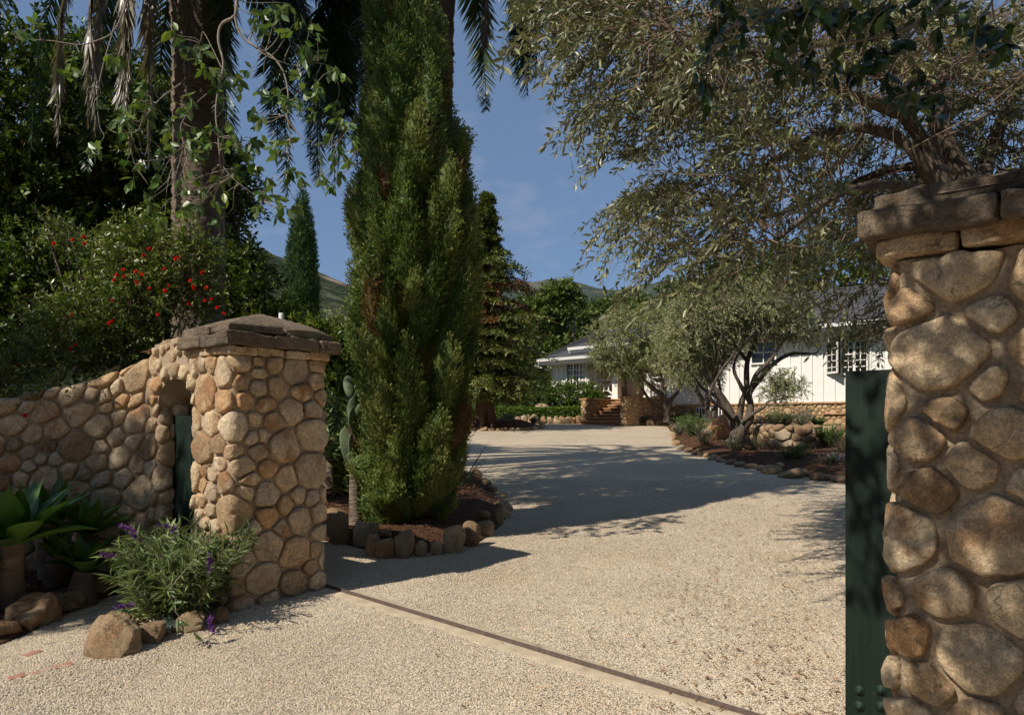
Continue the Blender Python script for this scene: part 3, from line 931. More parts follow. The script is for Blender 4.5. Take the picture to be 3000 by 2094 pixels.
# gate track: concrete strip with a steel rail across the drive
tr = thing('gate_track', (*((TR0 + TR1) / 2), float(G(3.7))), 'rusty steel gate rail set in a pale concrete strip across the drive', 'gate track')
def ribbon(offs, zs, u0, u1, n, wobble=0.0, ends=False):
    us = np.linspace(u0, u1, n)
    V = []
    for k, (o, z) in enumerate(zip(offs, zs)):
        oo = o + wobble * (0.6 * np.sin(us * 5.1 + k) + 0.4 * np.sin(us * 13.7 + 2 * k)) * (1 if k in (0, len(offs) - 1) else 0)
        P = TR0 + us[:, None] * td + oo[:, None] * tn
        V.append(np.concatenate([P, (G(P[:, 1]) + z)[:, None]], 1))
    m = n; i = np.arange(m - 1)
    q = np.concatenate([np.stack([k * m + i, k * m + i + 1, (k + 1) * m + i + 1, (k + 1) * m + i], 1) for k in range(len(offs) - 1)])
    return np.concatenate(V), [q]
mb = MB(); mb.add(*ribbon([-0.16, -0.10, -0.025, 0.025, 0.10, 0.16], [-0.014, 0.001, 0.007, 0.007, 0.001, -0.014], -0.3, 5.4, 120, 0.03))
mb.build('concrete_strip', M['concrete'], tr, True)
mb = MB(); mb.add(*ribbon([-0.012, -0.011, -0.005, -0.004, 0.004, 0.005, 0.011, 0.012], [0.0, 0.013, 0.013, 0.026, 0.026, 0.013, 0.013, 0.0], -0.3, 5.4, 40))
mb.build('steel_rail', M['rail_metal'], tr)
# ---------------------------------------------------------------- the white house
HR = np.array([11.2, 26.0]); HU = np.array([-0.723, 0.691]); HN = np.array([-0.691, -0.723])
HAX = np.array([[*HU, 0], [*HN, 0], [0, 0, 1]])
def hp(L, d, z): return np.array([*(HR + HU * L + HN * d), z])
def L_of(px, d=0.0):
    b = (px - CX) / F; p = HR + HN * d
    return (p[0] - b * p[1]) / (b * HU[1] - HU[0])
def hz(px, py, d=0.0):
    L = L_of(px, d); return EYE - (py - H0) / F * (HR + HU * L + HN * d)[1]
def hbox(mb, L0, L1, d0, d1, z0, z1, col=(.5, .5, 0)):
    return mb.box(hp((L0 + L1) / 2, (d0 + d1) / 2, (z0 + z1) / 2), (abs(L1 - L0) / 2, abs(d1 - d0) / 2, abs(z1 - z0) / 2), HAX, col)

ZB, ZS, ZE, ZP, ZG = 1.30, 2.11, 4.66, 2.42, 1.30    # ground, top of stone base, eave, porch floor
house = thing('house', hp(6, -3, ZG), 'white board-and-batten house on a stone base with a dark hipped roof', 'house')
Lc = [L_of(1743), L_of(1803), L_of(1898), L_of(1955)]
PL0, PL1 = L_of(1965), L_of(1738)          # porch recess between these
WL = L_of(1632)                            # far left end
RL = -5.0
PD = -1.7                                  # porch depth
wins = []                                   # (L0, L1, z0, z1) openings of the front right wall
def siding(mb, L0, L1, d, z0, z1, step=0.40, t=0.10, skip=()):
    hbox(mb, L0, L1, d - t, d, z0, z1)
    x = L0 + 0.06
    while x < L1:
        zz = [(z0, z1)]
        for (a, b, s0, s1) in skip:
            if a - 0.05 < x < b + 0.05:
                zz = [(p, q) for (p, q) in ((z0, s0 - 0.06), (s1 + 0.06, z1)) if q - p > 0.05]
        for p, q in zz: hbox(mb, x - 0.028, x + 0.028, d, d + 0.032, p, q)
        x += step
# right wing openings
WA = (L_of(2540), L_of(2424), hz(2450, 1095), hz(2450, 985))
WB = (L_of(2272), L_of(2205), hz(2240, 1062), hz(2240, 1003))
PANEL = (L_of(2325), L_of(2290), ZS + 0.25, hz(2305, 1078))
WV = (L_of(2118), L_of(2042), 1.52, 1.98)
WLW = (L_of(1718, 0.3), L_of(1664, 0.3), hz(1690, 1113, .3), hz(1690, 1067, .3))
mb = MB()
siding(mb, RL, PL0, 0.0, ZS, ZE, 0.405, skip=[WA, WB, PANEL])
hbox(mb, RL, RL + 0.1, -7, 0, ZS, ZE)
mb.build('front_wall', M['white_paint'], house)
mb = MB()
siding(mb, PL1, WL, 0.3, ZS - 0.3, 4.32, 0.30, skip=[WLW])
hbox(mb, WL - 0.1, WL, -7, 0.2, ZS - 0.3, 4.32)
hbox(mb, PL1, PL1 + 0.1, PD, 0.2, ZS - 0.3, 4.5)
mb.build('bedroom_wall', M['white_paint'], house)
mb = MB()
siding(mb, PL0 - 0.1, PL1 + 0.05, PD, ZP - 0.05, 4.6, 0.3)
hbox(mb, PL0 - 0.1, PL0, PD, -0.1, ZP - 0.3, 4.6)
mb.build('porch_wall', M['cream_paint'], house)
mb = MB()
hbox(mb, PL0, PL1, PD, 0.05, ZP - 0.12, ZP)
mb.build('porch_floor', M['step_stone'], house)
mb = MB(); hbox(mb, PL0 - 0.1, PL1 + 0.1, PD, 0.2, 4.46, 4.5); mb.build('porch_ceiling', M['white_paint'], house)
# stone base with coping
bst = Strip([hp(PL0 + 0.15, 0.05, 0)[:2], hp(RL, 0.05, 0)[:2]], 0.01)
bmap = strip_map(bst, 0.9, ZS - 0.06, ZS - 0.96, roll=1e-4)
mb = MB(); mortar(mb, bst, bmap, ZS - 0.96, 5, 0.2, 0.2); mb.build('base_mortar', M['mortar_far'], house, True)
mb = MB(); stones(mb, stone_layout(bst.L, ZS - 0.96, 0.19, 12, 1.15, 0.45), bmap, 0.03, 0.018, 14, [(1.0, -.3), (.93, .5), (.75, .9)], seed=12, rough=0.001)
mb.build('stone_base', M['stone_far'], house, True)
mb = MB()
for k in range(14):
    a = RL + (PL0 + 0.15 - RL) * k / 14; b = RL + (PL0 + 0.15 - RL) * (k + 1) / 14
    rough_block(mb, hp((a + b) / 2, 0.04, ZS - 0.025), HAX, ((b - a) / 2 - 0.004, 0.09, 0.035), 0.012, 0.003, 5, 300 + k)
for k in range(5):
    a = RL + 3.9 * k / 5 + 1.0; b = a + 3.9 / 5
    rough_block(mb, hp((a + b) / 2, 0.10, ZS - 0.42), HAX, ((b - a) / 2 - 0.004, 0.05, 0.03), 0.012, 0.003, 5, 330 + k)
mb.build('base_coping', M['step_stone'], house, True)
# crawl-space vents with white bars
mb = MB(); gl = MB()
for (a, b) in ((L_of(2118), L_of(2086)), (L_of(2078), L_of(2044))):
    hbox(gl, a, b, 0.06, 0.095, 1.55, 1.95)
    for x in np.linspace(a, b, 5): hbox(mb, x - 0.02, x + 0.02, 0.085, 0.125, 1.55, 1.95)
    hbox(mb, a - 0.02, b + 0.02, 0.085, 0.13, 1.50, 1.55); hbox(mb, a - 0.02, b + 0.02, 0.085, 0.13, 1.95, 1.99)
v = gl.build('vent_window', M['glass'], house); mb.build('bars', M['white_paint'], v)

def window(L0, L1, z0, z1, d, cols, rows, sashes=1, fr=0.06, mt=0.018, name='window', curtain=False):
    g = MB(); hbox(g, L0, L1, d + 0.004, d + 0.015, z0, z1)
    w = g.build(name, M['glass'], house)
    f = MB()
    hbox(f, L0 - fr, L1 + fr, d, d + 0.06, z1, z1 + fr); hbox(f, L0 - fr, L1 + fr, d, d + 0.075, z0 - fr, z0)
    hbox(f, L0 - fr, L0, d, d + 0.06, z0, z1); hbox(f, L1, L1 + fr, d, d + 0.06, z0, z1)
    for k in range(1, sashes):
        x = L0 + (L1 - L0) * k / sashes; hbox(f, x - 0.045, x + 0.045, d + 0.015, d + 0.05, z0, z1)
    f.build('frame', M['white_paint'], w)
    m = MB()
    for k in range(sashes):
        a = L0 + (L1 - L0) * k / sashes; b = L0 + (L1 - L0) * (k + 1) / sashes
        for c in range(1, cols):
            x = a + (b - a) * c / cols; hbox(m, x - mt, x + mt, d + 0.015, d + 0.033, z0, z1)
        for r in range(1, rows):
            z = z0 + (z1 - z0) * r / rows; hbox(m, a + 0.045, b - 0.045, d + 0.016, d + 0.031, z - mt, z + mt)
    m.build('muntins', M['white_paint'], w)
    if curtain:
        c = MB()
        for k in range(5): hbox(c, L0 + 0.03 + k * 0.05, L0 + 0.06 + k * 0.05, d + 0.0155, d + 0.018, z0 + .02, z1 - .02)
        c.build('curtain', M['cream_paint'], w)
    return w
La, Lb = WA[0], WA[1]
third = (Lb - La)
window(La, Lb - third * 0.40, WA[2], WA[3], 0.02, 2, 6, 2)
# dark red jamb and the casement sash swung open
mb = MB(); hbox(mb, Lb - third * 0.33, Lb - third * 0.02, 0.004, 0.03, WA[2], WA[3]); mb.build('open_window_reveal', M['red_wood'], house)
sh = MB(); gl2 = MB()
hinge = hp(Lb + 0.02, 0.03, 0)[:2]
sdir = nrm(HU * -0.80 + HN * 0.60); sn = np.array([sdir[1], -sdir[0]])
SAX = np.array([[*sdir, 0], [*sn, 0], [0, 0, 1]])
sw, zc, zh = 0.66, (WA[2] + WA[3]) / 2, (WA[3] - WA[2]) / 2
def sbox(mb, a, b, z0, z1, t, off=0.0): mb.box((*(hinge + sdir * (a + b) / 2 + sn * off), (z0 + z1) / 2), ((b - a) / 2, t, (z1 - z0) / 2), SAX)
sbox(gl2, 0.05, sw - 0.05, WA[2] + 0.04, WA[3] - 0.04, 0.004)
g_ = gl2.build('casement_sash', M['glass'], house)
sbox(sh, 0, 0.06, WA[2], WA[3], 0.022); sbox(sh, sw - 0.06, sw, WA[2], WA[3], 0.022)
sbox(sh, 0.06, sw - 0.06, WA[2], WA[2] + 0.07, 0.021); sbox(sh, 0.06, sw - 0.06, WA[3] - 0.06, WA[3], 0.021)
for r in range(1, 6):
    z = WA[2] + (WA[3] - WA[2]) * r / 6; sbox(sh, 0.06, sw - 0.06, z - 0.013, z + 0.013, 0.012)
sbox(sh, sw / 2 - 0.013, sw / 2 + 0.013, WA[2] + 0.07, WA[3] - 0.06, 0.013)
sh.build('frame', M['white_paint'], g_)
window(WB[0], WB[1], WB[2], WB[3], 0.02, 2, 2, 1)
window(WLW[0], WLW[1], WLW[2] - 0.3, WLW[3], 0.32, 2, 4, 3, curtain=True)
window(L_of(1771, PD), L_of(1759, PD), ZP + 0.4, 4.3, PD + 0.02, 2, 5, 1)
window(L_of(1944, PD), L_of(1915, PD), ZP + 0.7, 4.25, PD + 0.02, 2, 4, 1)
# grey panelled shutter doors on the wing
p0 = MB(); hbox(p0, PANEL[0], PANEL[1], 0.0, 0.03, PANEL[2], PANEL[3]); pd_ = p0.build('panel_door', M['cream_paint'], house)
p1 = MB()
for x in (PANEL[0], (PANEL[0] + PANEL[1]) / 2, PANEL[1]): hbox(p1, x - 0.045, x + 0.045, 0.0, 0.055, PANEL[2], PANEL[3])
hbox(p1, PANEL[0] - .045, PANEL[1] + .045, 0, 0.06, PANEL[3], PANEL[3] + 0.09)
p1.build('door_frame', M['white_paint'], pd_)
# front door, dark red, in the porch
fd0, fd1 = L_of(1893, PD), L_of(1868, PD)
mb = MB(); hbox(mb, fd0, fd1, PD, PD + 0.06, ZP, ZP + 2.1)
for k in range(2):
    for z in (0.2, 1.15):
        a = fd0 + (fd1 - fd0) * (0.1 + 0.45 * k); hbox(mb, a, a + (fd1 - fd0) * 0.35, PD + 0.05, PD + 0.075, ZP + z, ZP + z + 0.75)
fd = mb.build('front_door', M['red_wood'], house)
mb = MB(); hbox(mb, fd0 - 0.1, fd0, PD, PD + 0.09, ZP, ZP + 2.2); hbox(mb, fd1, fd1 + 0.1, PD, PD + 0.09, ZP, ZP + 2.2); hbox(mb, fd0, fd1, PD, PD + 0.09, ZP + 2.1, ZP + 2.2); mb.build('door_frame', M['white_paint'], fd)
mb = MB(); lathe(mb, hp(fd0 + 0.08, PD + 0.075, ZP + 1.0), [(0.012, 0), (0.012, 0.03), (0.03, 0.04), (0.03, 0.06), (0.01, 0.07)], 12, ax=np.array([[*HU, 0], [0, 0, 1], [*HN, 0]])); mb.build('door_knob', M['rail_metal'], fd, True)
# side wall of the entry, white board panel
mb = MB(); a, b = L_of(1850, -0.6), L_of(1815, -0.6); hbox(mb, a, b, PD, PD + 0.5, ZP, 4.46)
for k in range(4): x = a + (b - a) * (k + .5) / 4; hbox(mb, x - .02, x + .02, PD + .5, PD + .52, ZP, 4.46)
mb.build('entry_panel', M['cream_paint'], house)
for Lk in Lc:
    mb = MB(); w = 0.15
    hbox(mb, Lk - w, Lk + w, -0.25, 0.05, ZP, 4.46); hbox(mb, Lk - w - .03, Lk + w + .03, -0.28, 0.08, ZP + 0.003, ZP + 0.12); hbox(mb, Lk - w - .03, Lk + w + .03, -0.28, 0.08, 4.30, 4.455)
    mb.build('porch_column', M['white_paint'], house)
def railing(La, Lb):
    mb = MB(); z0, z1 = ZP + 0.10, ZP + 0.92
    hbox(mb, La, Lb, -0.15, -0.05, z1 - 0.07, z1); hbox(mb, La, Lb, -0.14, -0.06, z0, z0 + 0.07)
    mid = (La + Lb) / 2; zc = (z0 + z1) / 2; hw = (Lb - La) * 0.16
    def bar(p, q):
        p, q = np.array(p), np.array(q)
        a = nrm(q - p); c = (p + q) / 2
        A3 = hp(c[0], -0.10, c[1]); ux = np.array([*(HU * a[0]), a[1]]); nx_ = np.array([*HN, 0]); mb.box(A3, (np.linalg.norm(q - p) / 2, 0.03, 0.03), np.array([ux, nx_, np.cross(ux, nx_)]))
    zi0, zi1 = z0 + 0.07, z1 - 0.07
    h = 0.12
    for sx, xe in ((-1, La), (1, Lb)):
        bar((mid + sx * hw, zc + h), (xe, zi1)); bar((mid + sx * hw, zc - h), (xe, zi0)); bar((mid + sx * hw, zc - h), (mid + sx * hw, zc + h))
    bar((mid - hw, zc + h), (mid + hw, zc + h)); bar((mid - hw, zc - h), (mid + hw, zc - h))
    mb.build('railing', M['white_paint'], house)
railing(Lc[1] + 0.15, Lc[0] - 0.15)
railing(Lc[3] + 0.15, Lc[2] - 0.15)
# roofs, fascia, gutters
def roof(L0, L1, d0, d1, z, rise, inset, name='roof', hip0=True):
    mb = MB(); dm = (d0 + d1) / 2
    V = [hp(L0, d0, z), hp(L1, d0, z), hp(L1, d1, z), hp(L0, d1, z), hp(L0 + inset * hip0, dm, z + rise), hp(L1 - inset, dm, z + rise)]
    V2 = [v - [0, 0, 0.03] for v in V[:4]]
    mb.add(np.array(V + V2), [np.array([[0, 4, 5, 1], [2, 5, 4, 3]]), np.array([[1, 5, 2], [3, 4, 0]]), np.array([[6, 7, 8, 9], [0, 1, 7, 6], [1, 2, 8, 7]])])
    return mb.build(name, M['roof'], house)
EO = 0.78
roof(RL - 1, L_of(1668, EO), EO, -8.0, ZE + 0.16, 2.0, 4.2)
roof(PL1 - 2.0, L_of(1578, EO + 0.3), EO + 0.3, -7.0, 4.36, 1.75, 3.9)
for (a, b, d, z) in ((RL - 1, L_of(1668, EO), EO, ZE + 0.12), (PL1 - 1.2, L_of(1578, EO + .3), EO + .3, 4.32)):
    mb = MB(); hbox(mb, a, b, d - 0.02, d + 0.01, z - 0.20, z + 0.005); hbox(mb, b, b + 0.03, d - 8, d, z - 0.2, z + 0.005); mb.build('fascia', M['white_paint'], house)
    mb = MB(); hbox(mb, a, b, d + 0.012, d + 0.13, z - 0.09, z + 0.0); hbox(mb, a, b, d + 0.10, d + 0.145, z - 0.02, z + 0.025); mb.build('gutter', M['white_paint'], house)
    mb = MB(); hbox(mb, a, b, d - 1.4, d - 0.021, z - 0.235, z - 0.205); mb.build('soffit', M['white_paint'], house)
def tube(mb, pts, rad, n=8, col=(.5, .5, 0), mi=0, noise=0.0, seed=0, cap=False):
    pts = np.asarray(pts, float); rad = np.broadcast_to(np.asarray(rad, float), (len(pts),))
    T = nrm(np.gradient(pts, axis=0))
    ref = np.array([0.31, 0.77, 0.55]); S = nrm(np.cross(T, ref)); B = np.cross(T, S)
    th = np.linspace(0, 2 * PI, n, endpoint=False)
    R_ = rad[:, None] * np.ones(n)
    if noise:
        r = np.random.default_rng(seed); ph = r.uniform(0, 6.28, 8)
        s = np.arange(len(pts))[:, None]
        R_ = R_ * (1 + noise * (np.sin(2 * th + ph[0] + s * .5) + .8 * np.sin(3 * th + ph[1] - s * .35) + .6 * np.sin(5 * th + ph[2] + s * .9) + .6 * np.sin(s * 1.3 + ph[3])))
    V = pts[:, None] + R_[..., None] * (np.cos(th)[None, :, None] * S[:, None] + np.sin(th)[None, :, None] * B[:, None])
    i = np.arange(n); j = (i + 1) % n
    q = np.concatenate([np.stack([k * n + i, k * n + j, (k + 1) * n + j, (k + 1) * n + i], 1) for k in range(len(pts) - 1)])
    fs = [q]
    if cap: fs.append((np.arange(n) + (len(pts) - 1) * n)[None])
    mb.add(V.reshape(-1, 3), fs, col, mi)
mb = MB(); tube(mb, [hp(PL0 + 0.0, 0.16, z) for z in np.linspace(1.35, 2.2, 6)] + [hp(PL0 + 0.0, 0.06, 2.35), hp(PL0, 0.06, 4.4)], 0.045, 10); mb.build('downspout', M['pvc'], house, True)
mb = MB(); tube(mb, [hp(WL + .55, 1.0, 4.15), hp(WL + .4, .9, 4.0), hp(WL + 0.05, 0.35, 3.85), hp(WL + .02, .36, 2.0)], 0.045, 8); mb.build('downspout', M['white_paint'], house, True)
# entrance steps and their stone cheek walls
S0, S1 = 6.97, L_of(1812)
ns, run = 8, 0.31
for k in range(ns):
    zt = ZP - (k) * (ZP - ZG) / ns; z0 = zt - (ZP - ZG) / ns
    ex = 0.35 if k >= ns - 1 else 0.0
    mb = MB(); hbox(mb, S0 - ex, S1 + ex, 0.05, 0.05 + run * (k + 1) - 0.03, z0 - 0.04, zt - 0.055)
    st_ = mb.build('step', M['step_riser'], house)
    mb = MB(); rough_block(mb, hp((S0 + S1) / 2, 0.05 + run * (k + 0.5), zt - 0.027), HAX, ((S1 - S0) / 2 + ex + 0.01, run / 2 + 0.02, 0.027), 0.012, 0.003, 7, 500 + k)
    mb.build('tread', M['step_stone'], st_, True)
def cheek(L, d1, seed, zcap):
    a, b = hp(L - 0.17, 0, 0)[:2], hp(L + 0.17, 0, 0)[:2]
    st = Strip([hp(L - .17, 0.0, 0)[:2], hp(L - .17, d1, 0)[:2]], 0.02)
    # walking order must keep the outside on the right
    st = Strip([hp(L + .13, 0.0, 0)[:2], hp(L + .13, d1, 0)[:2], hp(L - .13, d1, 0)[:2], hp(L - .13, 0.0, 0)[:2]], 0.02)
    H_ = zcap - 0.95
    mp_ = strip_map(st, 0.95, zcap, H_, roll=1e-4)
    mb = MB(); mortar(mb, st, mp_, H_, seed, .2, .2); w = mb.build('cheek_wall', M['mortar_far'], house, True)
    mb = MB(); stones(mb, stone_layout(st.L, H_, 0.19, seed, 1.15, 0.45), mp_, 0.03, 0.018, 14, [(1.0, -.3), (.93, .5), (.75, .9)], seed=seed, rough=0.001)
    mb.build('stonework', M['stone_far'], w, True)
    mb = MB()
    for k in range(4): rough_block(mb, hp(L, d1 * (k + .5) / 4 + 0.02, zcap + 0.03), HAX, (0.20, d1 / 8 - 0.004 + (0.03 if k == 3 else 0), 0.035), 0.012, 0.003, 5, seed * 9 + k)
    mb.build('coping', M['step_stone'], w, True)
cheek(S1 + 0.15, 2.35, 61, 2.33)
cheek(S0 - 0.24, 2.72, 62, 2.34)
# porch skirt below the floor, base below the bedroom wing
for (a, b, d, zt, sd_) in ((PL0 + 0.1, S0 - 0.12, 0.05, ZP - 0.10, 71), (S1 + 0.5, PL1, 0.05, ZP - 0.10, 72), (PL1, WL, 0.33, ZS - 0.28, 73)):
    st = Strip([hp(b, d, 0)[:2], hp(a, d, 0)[:2]], 0.01)
    mp_ = strip_map(st, 0.95, zt, zt - 0.95, roll=1e-4)
    mb = MB(); mortar(mb, st, mp_, zt - 0.95, sd_, .2, .2); w_ = mb.build('base_mortar', M['mortar_far'], house, True)
    mb = MB(); stones(mb, stone_layout(st.L, zt - 0.95, 0.2, sd_, 1.15, 0.45), mp_, 0.03, 0.018, 12, [(1.0, -.3), (.93, .5), (.75, .9)], seed=sd_, rough=0.001)
    mb.build('stone_base', M['stone_far'], house, True)

# ---------------------------------------------------------------- boulders
def ico(sub):
    bm = bmesh.new(); bmesh.ops.create_icosphere(bm, subdivisions=sub, radius=1)
    v = np.array([x.co[:] for x in bm.verts]); f = np.array([[x.index for x in q.verts] for q in bm.faces]); bm.free()
    return nrm(v), f
ICO = {k: ico(k) for k in (2, 3, 4, 5)}
def rock_mesh(size, seed, sub=3, flat=5, tilt=0.12, amp=0.07, sq=0.75):
    r = np.random.default_rng(seed)
    v, f = ICO[sub]
    p = np.sign(v) * np.abs(v) ** sq
    p = p / (np.max(np.abs(p), axis=0) + 1e-9)
    K = r.normal(0, 1, (7, 3)) * np.array([1.2, 1.8, 2.6, 4, 6.5, 11, 19])[:, None]; ph = r.uniform(0, 6.28, 7)
    d = sum(np.sin(v @ K[i] + ph[i]) * amp / (1 + 0.55 * i) for i in range(7))
    p = p * (1 + d[:, None])
    for _ in range(flat):
        nn = nrm(r.normal(0, 1, 3)); off = r.uniform(0.62, 0.9)
        e = np.maximum(p @ nn - off, 0); p = p - nn * (e * 0.8)[:, None]
    a = r.uniform(-0.35, 0.35); ca, sa = math.cos(a), math.sin(a)
    p = p @ np.array([[ca, sa, 0], [-sa, ca, 0], [0, 0, 1]])
    p = p * np.asarray(size)
    t = r.normal(0, tilt, 2)
    p[:, 2] += p[:, 0] * t[0] + p[:, 1] * t[1]
    mb = MB(); mb.add(p, [f], (r.random(), r.random(), r.random()))
    return mb
def boulder(c, size, seed, label, group=None, mat='boulder', sub=3, name='boulder', **kw):
    mb = rock_mesh(size, seed, sub, **kw)
    o = mb.build(name, M[mat], None, True)
    o.location = Vector([float(x) for x in c])
    return tag(o, label, 'boulder' if name == 'boulder' else 'stone', group)

def row(boxes, fmt, group, seed, depth=0.8, sink=0.12, sub=3, mat='boulder', zlift=None, name='boulder', look=None):
    for i, b in enumerate(boxes):
        x0, y0, x1, y1 = b[:4]
        g = gp((x0 + x1) / 2, y1)
        Y = g[1] + (b[4] if len(b) > 4 else 0)
        w = (x1 - x0) / F * Y / 2 * 1.06; h = (y1 - y0) / F * Y / 2 * (1 + sink)
        x = ((x0 + x1) / 2 - CX) / F * Y
        zt = EYE - (y0 - H0) / F * Y
        dd = min(max(w, 0.7 * h) * depth, 1.3 * w)
        k = look[i] if look else ''
        boulder((x, Y + dd * 0.5, zt - h), (w, dd, h), seed + i, fmt.format(o=ORD[i], k=k).strip(), group, mat, sub, name=name)

mid_boxes = [(947, 1491, 1029, 1594), (1033, 1523, 1083, 1603), (1070, 1568, 1121, 1630), (1100, 1573, 1151, 1635), (1147, 1558, 1212, 1633), (1212, 1585, 1254, 1630), (1257, 1583, 1299, 1626), (1299, 1534, 1362, 1620), (1355, 1530, 1409, 1601), (1400, 1523, 1450, 1570), (1443, 1499, 1476, 1538), (1445, 1485, 1495, 1519), (1443, 1468, 1500, 1497), (1445, 1453, 1484, 1470), (1435, 1439, 1488, 1460), (1430, 1422, 1460, 1441), (1410, 1401, 1440, 1422), (1377, 1375, 1416, 1402)]
mid_look = ['widest flat-topped', 'tall tan', 'low brown', 'leaning brown', 'broad round-topped', 'small square', 'small blunt', 'tall pale', 'tall grey-shouldered', 'rounded', 'small round', 'low rounded', 'long low', 'flat', 'low flat', 'small pale', 'small grey', 'reddish']
row(mid_boxes, '{k} boulder, {o} from the gate pillar in the kerb of the cypress bed', 'boulders edging the cypress bed', 100, 0.8, 0.18, 4, look=mid_look)
for i, (b, lb) in enumerate([((1074, 1526, 1112, 1578), 'angular tan rock tucked behind the kerb between the second and third boulders'), ((1106, 1552, 1148, 1578), 'small flat rock lying on the kerb boulders below the cypress'), ((1400, 1494, 1437, 1520), 'small dark rock behind the round kerb boulders at the bend')]):
    x0, y0, x1, y1 = b; Y = gp((x0 + x1) / 2, y1 + 40)[1] + 0.25
    w, h = (x1 - x0) / F * Y / 2, (y1 - y0) / F * Y / 2
    boulder((((x0 + x1) / 2 - CX) / F * Y, Y, EYE - ((y0 + y1) / 2 - H0) / F * Y), (w, w * .8, h * 1.1), 150 + i, lb, 'boulders edging the cypress bed')
right_boxes = [(2290, 1373, 2370, 1400), (2240, 1363, 2294, 1388), (2217, 1362, 2242, 1379), (2184, 1357, 2219, 1373), (2154, 1351, 2186, 1368), (2127, 1345, 2157, 1361), (2100, 1340, 2129, 1354), (2074, 1331, 2104, 1347), (2058, 1328, 2077, 1340), (2045, 1322, 2062, 1337), (2028, 1315, 2050, 1332), (2004, 1311, 2030, 1324), (1984, 1302, 2006, 1318), (1972, 1288, 1994, 1306), (1966, 1276, 1985, 1292), (1962, 1264, 1980, 1278)]
row([(2443, 1391, 2492, 1413), (2374, 1384, 2441, 1407)] + right_boxes, '{k}kerb stone of the olive bed, {o} from the green gate', 'kerb stones of the olive bed', 200, 0.8, 0.2, 3, name='kerb_stone', look=['buried brown ', 'long grey-brown ', 'longest block ', 'broad knobbly ', 'small upright '] + [''] * 13)
row([(1845, 1225, 1868, 1241), (1873, 1234, 1896, 1246), (1895, 1229, 1922, 1247), (1922, 1232, 1943, 1247), (1943, 1232, 1957, 1246), (1957, 1232, 1975, 1248), (1968, 1245, 1986, 1262)], 'pale rounded stone, {o} to the right of the entrance steps', 'stones right of the steps', 260, 0.8, 0.2, 3, name='edging_stone')
hedge_boxes = [(1700, 1217, 1727, 1241), (1685, 1217, 1703, 1241), (1671, 1221, 1688, 1241), (1657, 1220, 1675, 1241), (1646, 1221, 1659, 1241), (1621, 1225, 1648, 1241), (1604, 1219, 1621, 1241), (1585, 1227, 1603, 1241), (1563, 1221, 1583, 1241), (1545, 1219, 1564, 1241), (1525, 1214, 1546, 1241), (1509, 1219, 1527, 1241), (1489, 1214, 1512, 1234), (1471, 1216, 1490, 1235), (1450, 1215, 1463, 1235), (1362, 1216, 1384, 1236)]
row(hedge_boxes, '{k}tan stone below the low hedge, {o} from the steps', 'boulders below the low hedge', 300, 0.8, 0.1, 3, name='edging_stone', look=['big pale wedge-shaped ', 'upright pale '] + [''] * 10 + ['whitish ', '', '', ''])
row([(1635, 1218, 1651, 1241, .3), (1621, 1218, 1636, 1241, .3), (1583, 1217, 1601, 1241, .3), (1556, 1213, 1575, 1241, .3), (1545, 1214, 1556, 1241, .3)], 'small stone resting on top of the hedge-foot row, {o} from the steps', 'boulders below the low hedge', 330, 0.8, 0.1, 3, name='edging_stone')
Yg = 32.4
boulder(at(1591, 1201, 32.45), (0.40, 0.3, 0.34), 340, 'grey boulder peeping over the low hedge', None, 'boulder', 3, amp=0.04)
isl_boxes = [(1365, 1252, 1384, 1262), (1384, 1254, 1399, 1261), (1400, 1252, 1429, 1262), (1430, 1253, 1449, 1262), (1449, 1254, 1467, 1262), (1468, 1252, 1488, 1262), (1489, 1252, 1508, 1262), (1509, 1253, 1524, 1262), (1523, 1253, 1546, 1261), (1544, 1250, 1557, 1259), (1557, 1247, 1577, 1259), (1574, 1246, 1590, 1256), (1582, 1241, 1597, 1252), (1578, 1236, 1592, 1246)]
row(isl_boxes, 'low tan stone ringing the tall conifer bed, {o} from the cypress side', 'stones ringing the conifer bed', 360, 0.8, 0.2, 3, name='edging_stone')
# near left: boulders before the sage bush, border blocks of the agave bed
near = [((262, 1803, 384, 1893), 'upper tan boulder of the split pair at the foot of the sage bush'), ((247, 1832, 386, 1930), 'largest front tan boulder lying on the gravel before the sage bush'), ((389, 1825, 478, 1892), 'reddish angular boulder in front of the sage bush'), ((496, 1798, 592, 1858), 'pale smooth boulder with leaf shadows under the sage bush'), ((374, 1802, 412, 1832), 'small reddish rock tucked between the boulders by the sage'), ((622, 1782, 668, 1832), 'brown rock half hidden by the sage at the near pillar corner')]
for i, (b, lb) in enumerate(near):
    x0, y0, x1, y1 = b; g = gp((x0 + x1) / 2, y1); Y = g[1] + 0.06
    if i == 0: Y += 0.17
    w, h = (x1 - x0) / F * Y / 2, (y1 - y0) / F * Y / 2
    boulder((((x0 + x1) / 2 - CX) / F * Y, Y + w * .3, EYE - (y0 - H0) / F * Y - h * 1.1), (w * 1.12, w * .8, h * 1.2), 400 + i * 3, lb, 'boulders by the sage bush', 'boulder', 5, amp=0.085, tilt=0.10 if i > 1 else 0.32, sq=0.9, flat=7)
